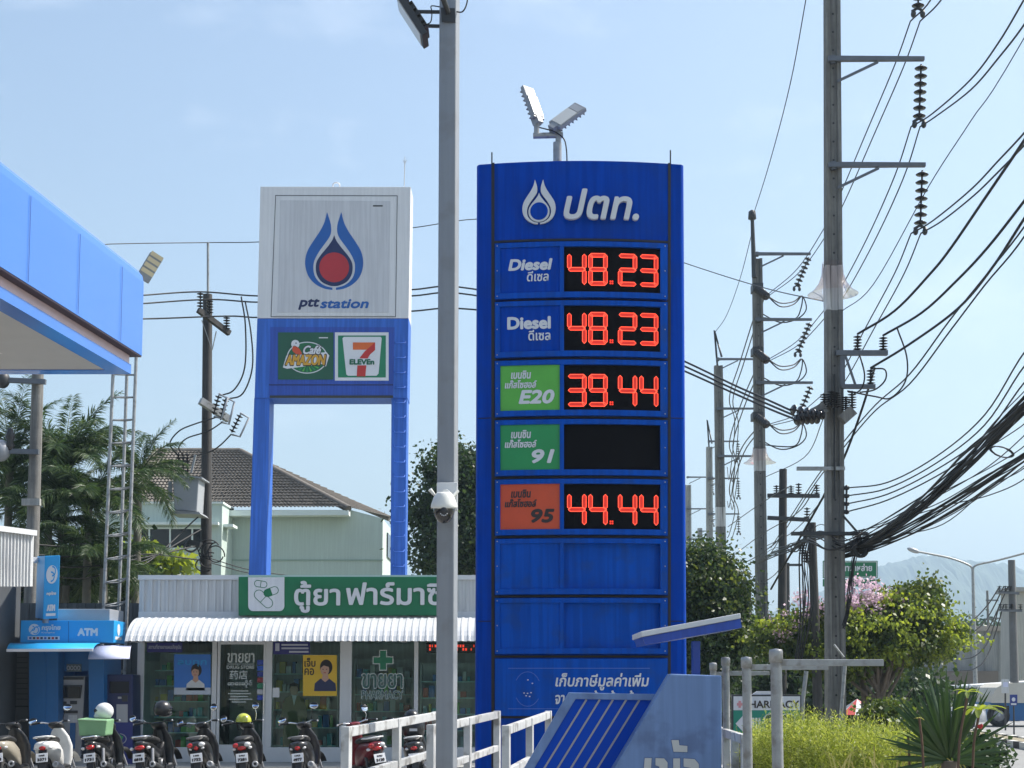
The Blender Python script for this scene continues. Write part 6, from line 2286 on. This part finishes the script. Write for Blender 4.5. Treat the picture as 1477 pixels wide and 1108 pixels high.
# hedge-like background greenery
for k, (px, py, Y, rx, rz, lab) in enumerate(((1075, 975, 48, 60, 55, 'dark shrub mass behind the pipe posts'), (1160, 985, 44, 60, 42, 'dark bush behind the thin tarred pole'), (1300, 1000, 43, 50, 26, 'low dark bush under the flowering tree'), (1010, 1000, 44, 40, 50, 'dark bush right behind the blue booth'), (1230, 1000, 42, 40, 30, 'dark bush behind the nearest concrete pole'), (20, 850, 38.5, 70, 75, 'dark foliage mass behind the palms at the left edge'), (140, 850, 39, 75, 75, 'dark foliage mass under the palms behind the lattice mast'))):
    t = thing('bush', lab, 'bush', (X(px, Y), Y, 0))
    tips = crown([blob(px, py, Y, rx, 1.4, rz)], 110, 60, .17, lf_dark, 'foliage', t, .4, .2, .2)
    limbs((X(px, Y), Y, 0), P(px, py, Y), tips, .08, t, name='stem', n=6)
for k, (px, Y, rx, h, lab) in enumerate(((1375, 150, 90, 905, 'far dark tree behind the grey warehouse roof'), (1240, 120, 60, 925, 'far tree left of the grey warehouse'))):
    t = thing('far_tree', lab, 'tree', (X(px, Y), Y, 0))
    tips = crown([blob(px, h + 12, Y, rx, 3, 16)], 60, 50, .5, lf_dark, 'crown', t, .9, .2, .2)
    limbs((X(px, Y), Y, 0), P(px, h + 10, Y), tips, .2, t, n=5)
# roadside shrub left of the road (dark, low) and ground shrubs beyond the agave
for k, (px, py, Y, rx, rz, m, lab) in enumerate(((1285, 1035, 27, 34, 22, lf_mid, 'rounded green bush just behind the yellow green hedge'), (1395, 1090, 21, 36, 24, lf_dark, 'dark clipped bush at the kerb behind the agave'), (1330, 1065, 20, 40, 22, lf_mid, 'green bush left of the agave'))):
    t = thing('bush', lab, 'bush', (X(px, Y), Y, 0))
    crown([blob(px, py, Y, rx, .45, rz)], 80, 60, .075, m, 'foliage', t, .12, .1, .3)
    limbs((X(px, Y), Y, 0), P(px, py, Y), [tuple(P(px + random.uniform(-20, 20), py - 10, Y)) for _ in range(5)], .03, t, name='stem', n=5)

# palms at the left
def palm(px, py, Y, n, L_, label, up=.8):
    c_ = P(px, py, Y)
    t = thing('palm', label, 'palm tree', (c_.x, Y, 0), 0, 'palms behind the bank machine booth')
    g = MB()
    g.tube([(c_.x, Y, 0), c_], [.13, .09], mat('palm_trunk', (.16, .15, .12), .85, 0, .2, 6, .4, 20) if 'palm_trunk' not in bpy.data.materials else bpy.data.materials['palm_trunk'], 9)
    rach = MB()
    Cn, D, Wd = [], [], []
    for k in range(n):
        az = 2 * math.pi * k / n + random.uniform(-.3, .3)
        el = random.uniform(-.1, 1.0) if k % 2 else random.uniform(.7, 1.4)
        d = Vector((math.cos(az) * math.cos(el), math.sin(az) * math.cos(el), math.sin(el)))
        pts = [c_.copy()]
        l = L_ * random.uniform(.75, 1.15)
        v = d.copy()
        for s in range(12):
            pts.append(pts[-1] + v * l / 12)
            v = (v + Vector((0, 0, -.125))).normalized()
        rach.tube(pts, [.022 - .0016 * i for i in range(13)], lf_palm, 4)
        for s in range(2, 13):
            a, b = pts[s - 1], pts[s]
            ax = (b - a).normalized()
            sd = ax.cross(Vector((0, 0, 1)))
            if sd.length < .1: sd = Vector((1, 0, 0))
            sd.normalize()
            upv = sd.cross(ax)
            for q in range(14):
                for sgn in (-1, 1):
                    p = a.lerp(b, random.random())
                    ang = random.uniform(-.7, .9)
                    dd = (sd * sgn * math.cos(ang) + upv * math.sin(ang) * .8 + ax * .9 + Vector((0, 0, -.12))).normalized()
                    ll = L_ * .22 * (1 - abs(s - 6) / 11) * random.uniform(.8, 1.2)
                    w = dd.cross(Vector((random.gauss(0, 1), random.gauss(0, 1), random.gauss(0, 1)))).normalized() * ll * .03
                    Cn.append(p); D.append(dd * ll); Wd.append(w)
    tr = g.build('trunk', t)
    rach.build('frond_stem', t)
    leaf_mesh('fronds', np.array(Cn), np.array(D), np.array(Wd), lf_palm, t, .25)
for a in ((14, 680, 36, 22, 2.3, 'feathery palm at the left edge behind the grey pole'), (92, 682, 36.5, 25, 2.4, 'tallest feathery palm, left of the lattice mast'), (128, 735, 35.5, 22, 2.2, 'feathery palm drooping behind the lattice mast'), (200, 690, 37, 16, 1.7, 'feathery palm reaching right over the mint house roof'), (70, 760, 35.5, 20, 2.0, 'feathery palm low behind the upright bank sign'), (150, 820, 35, 18, 2.0, 'lowest feathery palm behind the lattice mast base'), (95, 845, 36, 16, 2.0, 'dark feathery palm just above the bank machine booth')): palm(*a)
# lime green sapling before the mint house
t = thing('sapling', 'bright lime green sapling top above the pharmacy roof at its left end', 'tree', (X(235, 42), 42, 0))
tips = crown([blob(225, 815, 42, 30, .5, 14), blob(262, 812, 42, 26, .5, 10), blob(212, 790, 42, 16, .4, 10)], 30, 26, .28, lf_lime, 'crown', t, .22, .5, .3, .26)
limbs((X(235, 42), 42, 0), P(235, 830, 42), tips, .05, t, n=12)

# yellow green needle hedge
def needle(px, py, Y, rx, ry, rz, n, label):
    c_, (a, b, c2) = blob(px, py, Y, rx, ry, rz)
    t = thing('needle_shrub', label, 'shrub', (c_[0], Y, 0), 0, 'yellow green shrubs at the lower right')
    u = unit(n)
    u[:, 2] = u[:, 2] * .8 + .15
    pos = np.array(c_) + u * np.array([a, b, c2]) * rng.uniform(.55, 1.0, (n, 1)) + rng.normal(size=(n, 3)) * .03
    k = 11
    pos2 = np.repeat(pos, k, 0)
    ax = np.repeat(np.array([[0, 0, 1.]]) + u * .6 + rng.normal(size=(n, 3)) * .3, k, 0)
    ax /= np.linalg.norm(ax, axis=1, keepdims=True)
    s = np.tile(np.linspace(0, 1, k), n)[:, None]
    pos2 = pos2 + ax * s * .15
    d = ax * .75 + unit(n * k) * .8
    d /= np.linalg.norm(d, axis=1, keepdims=True)
    ln = rng.uniform(.018, .042, (n * k, 1))
    w = np.cross(d, unit(n * k))
    leaf_mesh('foliage', pos2, d * ln, w * ln * .10, lf_hedge, t)
    g = MB()
    for i in range(26):
        e = pos[rng.integers(n)]
        g.tube(catmull([(c_[0] + random.uniform(-.1, .1), Y, 0), (c_[0] * .5 + e[0] * .5, Y * .5 + e[1] * .5, e[2] * .6), tuple(e)], 3), [.012, .011, .010, .009, .007, .005, .003], bark, 5)
    g.build('stems', t)
needle(1150, 1098, 11.6, 58, .38, 54, 2000, 'yellow green needle shrub just right of the nearest pipe post')
needle(1226, 1108, 11.2, 62, .40, 52, 2200, 'widest yellow green needle shrub left of the agave')
needle(1290, 1120, 10.8, 46, .35, 48, 1500, 'lower yellow green needle shrub beside the agave')
needle(1104, 1108, 12.0, 26, .30, 48, 900, 'small yellow green needle shrub behind the nearest pipe post')
# long grassy blades in front
t = thing('grass_clump', 'arching pale yellow grass blades in front of the hedge', 'grass', (X(1240, 10), 10, 0))
g = MB()
for k in range(34):
    px = random.uniform(1190, 1400)
    b0 = P(px, 1130, 10 + random.uniform(-.3, .3))
    lean = random.uniform(-.16, .16)
    hh = random.uniform(.10, .26)
    pts = catmull([b0, b0 + Vector((lean * .4, 0, hh * .7)), b0 + Vector((lean, 0, hh)), b0 + Vector((lean * 1.9, 0, hh * .85))], 3)
    vs, fs = [], []
    for i, p in enumerate(pts):
        w = .006 * (1 - i / len(pts)) + .0006
        vs += [p - Vector((w, 0, 0)), p + Vector((w, 0, 0))]
    for i in range(len(pts) - 1): fs.append((2 * i, 2 * i + 1, 2 * i + 3, 2 * i + 2))
    g.add(vs, fs, lf_dry, True)
g.build('blades', t)

# agave
YV = 9.6
ag = thing('agave', 'large dark green agave with sword shaped leaves at the lower right', 'agave', (X(1370, YV), YV, 0))
c_ = P(1369, 1098, YV)
g = MB()
g.tube([(c_.x, YV, 0), c_], [.07, .05], bark, 8)
g.build('trunk', ag)
g = MB()
def sword(d, l, w, droop):
    d = Vector(d).normalized()
    sd = d.cross(Vector((random.uniform(-.2, .2), -1 + random.uniform(-.2, .2), random.uniform(-.1, .1)))).normalized()
    fold = sd.cross(d).normalized()
    pts, v, p = [], d.copy(), c_ + d * .03
    for i in range(9):
        pts.append(p.copy())
        p = p + v * l / 8
        v = (v + Vector((0, 0, -droop))).normalized()
    vs, fs = [], []
    for i, q in enumerate(pts):
        t_ = i / 8
        ww = w * (.55 + 1.1 * t_ if t_ < .4 else 1.0 * (1 - ((t_ - .4) / .6) ** 1.6)) + .0008
        vs += [q - sd * ww, q + fold * ww * .35, q + sd * ww]
    for i in range(8):
        a = i * 3
        fs += [(a, a + 1, a + 4, a + 3), (a + 1, a + 2, a + 5, a + 4)]
    g.add(vs, fs, lf_agave, True)
for k in range(62):
    a = random.uniform(-.85, .7)
    sword((math.sin(a), random.uniform(-.5, .5), math.cos(a)), random.uniform(.40, .60) * (1 - .22 * abs(a)), random.uniform(.010, .017), random.uniform(0, .012))
for k in range(26):
    a = random.choice((-1, 1)) * random.uniform(.85, 1.75)
    sword((math.sin(a), random.uniform(-.6, .6), math.cos(a)), random.uniform(.28, .46), random.uniform(.009, .013), .02)
g.build('leaves', ag)
# stems with leaf rosettes
def stem_plant(px, pyt, pyb, Y, n, L_, m, label, flower=None, lean=0):
    a, b = P(px + lean, pyb, Y), P(px, pyt, Y)
    t = thing('stem_plant', label, 'plant', (a.x, Y, 0))
    g = MB()
    g.tube(catmull([(a.x, Y, 0), a, b], 4), .008, mat('brown_stem', (.12, .07, .045), .8) if 'brown_stem' not in bpy.data.materials else bpy.data.materials['brown_stem'], 6)
    g.build('stem', t)
    g = MB()
    for k in range(n):
        az = 2 * math.pi * k / n + random.uniform(-.3, .3)
        d = Vector((math.cos(az), math.sin(az), random.uniform(.1, .8))).normalized()
        v, p, pts = d.copy(), b.copy(), []
        for i in range(7):
            pts.append(p.copy())
            p += v * L_ / 6
            v = (v + Vector((0, 0, -.22))).normalized()
        sd = d.cross(Vector((0, 0, 1))).normalized()
        vs, fs = [], []
        for i, q in enumerate(pts):
            w = L_ * .13 * math.sin(math.pi * (i + .4) / 7) + .001
            vs += [q - sd * w, q + Vector((0, 0, -w * .3)), q + sd * w]
        for i in range(6):
            e = i * 3
            fs += [(e, e + 1, e + 4, e + 3), (e + 1, e + 2, e + 5, e + 4)]
        g.add(vs, fs, m, True)
    g.build('leaves', t)
    if flower:
        g = MB()
        for k in range(6): g.ell(P(px + random.uniform(-4, 4), flower + random.uniform(-3, 3), Y), (.010, .010, .012), mat('red_flower', (.5, .03, .04), .5) if 'red_flower' not in bpy.data.materials else bpy.data.materials['red_flower'], None, 8, 6)
        g.build('flower', t)
stem_plant(1413, 1025, 1108, 9.2, 9, .17, lf_lime, 'stem with drooping lime leaves and a small red flower right of the agave', 1049, -10)
stem_plant(1396, 999, 1108, 9.1, 6, .10, lf_lime, 'tall brown stem with a tiny leaf tuft in front of the agave', None, -14)
stem_plant(1326, 1036, 1108, 9.4, 4, .04, lf_dry, 'bare brown stem in front of the left agave leaves', None, 6)
stem_plant(1310, 1062, 1108, 9.8, 8, .15, lf_lime, 'low rosette of lime leaves left of the agave', None, 2)
# supports leaning at the nearest pole
for x0, y0, x1, y1, Y, lab in ((1219, 958, 1211, 1055, 27.4, 'thin pale guy rod leaning in front of the nearest concrete pole'), (1163, 968, 1158, 1010, 24, 'thin pale rod left of the nearest concrete pole'), (1203, 930, 1217, 948, 27.2, 'short pale strap on the nearest concrete pole')):
    g = MB()
    g.tube([P(x0, y0, Y), P(x1, y1, Y)] + ([] if y1 < 1000 else [Vector((P(x1, y1, Y).x - .05, Y, 0))]), .035 if y1 > 1000 else .02, galv, 7)
    tag(g.build('guy_rod'), lab, 'rod')

# ================================================================== FAR ROADSIDE THINGS
t = thing('street_lamp', 'tall two armed street lamp standing before the hazy hill', 'street lamp', (X(1406, 80), 80, 0))
g = MB()
g.tube([(X(1407, 80), 80, 0), P(1403, 818, 80)], [.13, .075], galv, 10)
g.build('post', t)
for s, xm, ym, xe, ye in ((-1, 1370, 805, 1325, 796), (1, 1440, 808, 1482, 797)):
    g = MB()
    g.tube(catmull([P(1403, 822, 80), P(1403 + s * 6, 815, 80), P(xm, ym, 80), P(xe, ye, 80)]), .055, galv, 7)
    ar = g.build('arm', t)
    g = MB()
    a, b = P(xe, ye + .5, 80), P(xe - 15 if s < 0 else xe + 15, ye - 4.5, 80)
    d = (b - a).normalized()
    g.ell((a + b) / 2, (.36, .16, .13), silver, Matrix((d, Vector((0, 1, 0)), d.cross(Vector((0, 1, 0))))).transposed())
    g.build('lamp_head', ar)
t = thing('road_sign', 'green overhead road sign partly hidden by the nearest power pole', 'road sign', (X(1227, 60), 60, 0))
g = MB()
g.rect(1187, 809, 1266, 834, 60, .06, green)
g.rect(1187, 835.5, 1266, 846, 60, .06, green)
bd = g.build('board', t)
g = MB()
g.line([(1188.5, 810.5), (1264.5, 810.5), (1264.5, 832.5), (1188.5, 832.5)], .9, 59.99, .01, label_white, True)
g.textpx('นาป่าหล่าย', 1215, 813, 1258, 824, 59.985, label_white, .35)
g.build('lettering', bd)
g = MB()
for x in (1195, 1258): g.tube([(X(x, 60), 60.12, 0), P(x, 812, 60.12)], .09, galv, 8)
g.build('post', t)

# cars and pickup
def ringx(y, hw, z0, z1, k=.9): return [(-hw, y, z0), (hw, y, z0), (hw * 1.0, y, z0 + (z1 - z0) * .55), (hw * k, y, z1), (-hw * k, y, z1), (-hw * 1.0, y, z0 + (z1 - z0) * .55)]
def car(px, Y, rz, label, m, pickup=False):
    t = thing('parked_car', label, 'car', (X(px, Y), Y, .01), rz, 'cars along the road')
    g = MB()
    g.loft([ringx(y, hw, .28, z) for y, hw, z in ((-2.15, .75, .72), (-2.05, .84, .95), (-1.2, .87, 1.0), (1.0, .87, .98), (1.9, .84, .86), (2.15, .72, .7))], m, True)
    g.loft([ringx(y, hw, .9, z, .82) for y, hw, z in ((-1.75 if not pickup else -.6, .78, .98), (-1.2 if not pickup else -.5, .76, 1.46), (.2, .76, 1.5), (1.05, .8, .98))], m, True)
    g.build('body', t, world=False, bevel=.03)
    g = MB()
    for s in (-1, 1):
        g.prism([(s * .80, -1.35, 1.0), (s * .80, .75, 1.0), (s * .735, .2, 1.4), (s * .735, -1.0, 1.38)], (-s * .01, 0, 0), glassd)
    g.prism([(-.6, -1.72, 1.03), (.6, -1.72, 1.03), (.55, -1.32, 1.4), (-.55, -1.32, 1.4)], (0, -.02, .01), glassd)
    g.prism([(-.62, 1.02, 1.02), (.62, 1.02, 1.02), (.58, .36, 1.44), (-.58, .36, 1.44)], (0, .02, .02), glassd)
    g.build('window', t, world=False)
    for y in (-1.3, 1.35):
        for s in (-1, 1):
            g = MB()
            g.lathe([(.18, -.1), (.30, -.1), (.32, -.06), (.32, .06), (.30, .1), (.18, .1), (.17, 0), (.001, 0)], rubber, (s * .78, y, .32), (1, 0, 0), 20)
            wh = g.build('wheel', t, world=False)
            g = MB()
            g.lathe([(.18, .0), (.18, s * .09), (.05, s * .07), (.001, s * .07)], silver, (s * .78, y, .32), (1, 0, 0), 14)
            g.build('rim', wh, world=False)
    for s in (-1, 1):
        g = MB()
        g.ell((s * .62, -2.1, .78), (.14, .06, .09), tail)
        g.build('tail_light', t, world=False)
        g = MB()
        g.ell((s * .58, 2.08, .7), (.16, .07, .08), clearl)
        g.build('headlight', t, world=False)
    return t
car(1262, 47, -1.2, 'white car half hidden behind the flowering tree trunks', p_white)
car(1322, 50, -1.35, 'silver car behind the agave leaves', paint('silver_gloss', (.45, .46, .47)))
car(1232, 52, -1.0, 'pinkish red car beside the nearest pole foot', paint('pink_red_gloss', (.55, .13, .12)))
# red and white umbrella
t = thing('market_umbrella', 'red and white umbrella under the flowering tree', 'umbrella', (X(1236, 40), 40, 0))
g = MB()
o = P(1236, 1008, 40)
for k in range(10):
    a, b = 2 * math.pi * k / 10, 2 * math.pi * (k + 1) / 10
    g.add([o, o + Vector((.62 * math.cos(a), .62 * math.sin(a), -.42)), o + Vector((.62 * math.cos(b), .62 * math.sin(b), -.42))], [(0, 1, 2)], mat('umbrella_red', (.6, .08, .08), .6) if k == 0 else (bpy.data.materials['umbrella_red'] if k % 2 == 0 else white))
g.build('canopy', t)
g = MB()
g.tube([(o.x, 40, 0), o], .02, silver, 6)
g.build('pole', t)
# covered truck and signs at the right edge
YTk = 54
t = thing('covered_truck', 'truck with a pale arched canvas cover parked at the right edge', 'truck', (X(1450, YTk), YTk + 1, .01))
g = MB()
arcp = [(1430, 1014), (1432, 1002), (1438, 992), (1448, 986.5), (1462, 985), (1500, 985), (1510, 992), (1514, 1014)]
g.poly(arcp, YTk, 2.2, mat('pale_canvas', (.50, .48, .42), .8, 0, .1, 2))
g.build('cover', t)
g = MB()
g.rect(1428, 1013, 1516, 1040, YTk + .1, 2, bankblue)
g.rect(1436, 1018, 1456, 1028, YTk + .08, .05, glassd)
g.build('body', t, bevel=.03)
for x in (1440, 1500):
    g = MB()
    c2 = P(x, 1042, YTk + .1)
    g.lathe([(.22, -.1), (.38, -.1), (.40, -.06), (.40, .06), (.38, .1), (.22, .1), (.21, .02)], rubber, (c2.x, YTk + .08, .41), (0, -1, 0), 24)
    wh = g.build('wheel', t)
    g = MB()
    g.lathe([(.22, .0), (.21, .07), (.08, .05), (.07, .09), (.001, .09)], silver, (c2.x, YTk + .08, .41), (0, -1, 0), 20)
    g.build('rim', wh)
t = thing('small_board', 'small pale notice board on a post by the truck', 'sign', (X(1450, 50), 50, 0))
g = MB()
g.rect(1445, 980, 1455.5, 1000, 50, .04, offwhite)
g.rect(1447, 984, 1454, 991, 49.99, .02, lavender)
g.build('board', t)
g = MB()
g.tube([(X(1450, 50), 50.1, 0), P(1450, 984, 50.1)], .03, dark, 6)
g.build('post', t)
t = thing('blue_sign', 'small square blue sign with a white emblem on a thin post', 'sign', (X(1461.5, 46), 46, 0))
g = MB()
g.rect(1457, 1002, 1467.5, 1018, 46, .04, mat('sign_deep_blue', (.02, .04, .22), .4))
b2 = g.build('board', t)
g = MB()
g.disc(1462, 1009, 2.6, 3, 45.99, .01, label_white, 14)
g.rect(1458.5, 1014.5, 1466, 1017, 45.99, .01, label_white)
g.build('emblem', b2)
g = MB()
g.tube([(X(1462, 46), 46.08, 0), P(1462, 1006, 46.08)], .025, dark, 6)
g.build('post', t)
t = thing('long_awning', 'long white roofed stall awning behind the truck', 'stall', (X(1430, 66), 66, 0))
g = MB()
g.prism([P(1396, 989, 66), P(1520, 981, 66), P(1520, 984, 66), P(1396, 992, 66)], (0, 3, 0), white)
g.build('roof', t)
g = MB()
for x in (1400, 1440, 1515): g.tube([(X(x, 66), 66.5, 0), P(x, 988, 66.5)], .04, dark, 6)
g.build('post', t)

# ================================================================== HAZE
hz = bpy.data.materials.new('haze')
hz.use_nodes = True
tn = hz.node_tree
tn.nodes.remove(tn.nodes['Principled BSDF'])
pv = tn.nodes.new('ShaderNodeVolumePrincipled')
pv.inputs['Color'].default_value = (.60, .81, 1.0, 1)
pv.inputs['Density'].default_value = HAZE_D
pv.inputs['Anisotropy'].default_value = .2
tn.links.new(pv.outputs[0], tn.nodes['Material Output'].inputs['Volume'])
g = MB()
g.box(-3300, 3300, -400, 3400, -1, 300, hz)
o = g.build('haze')
o['kind'] = 'stuff'
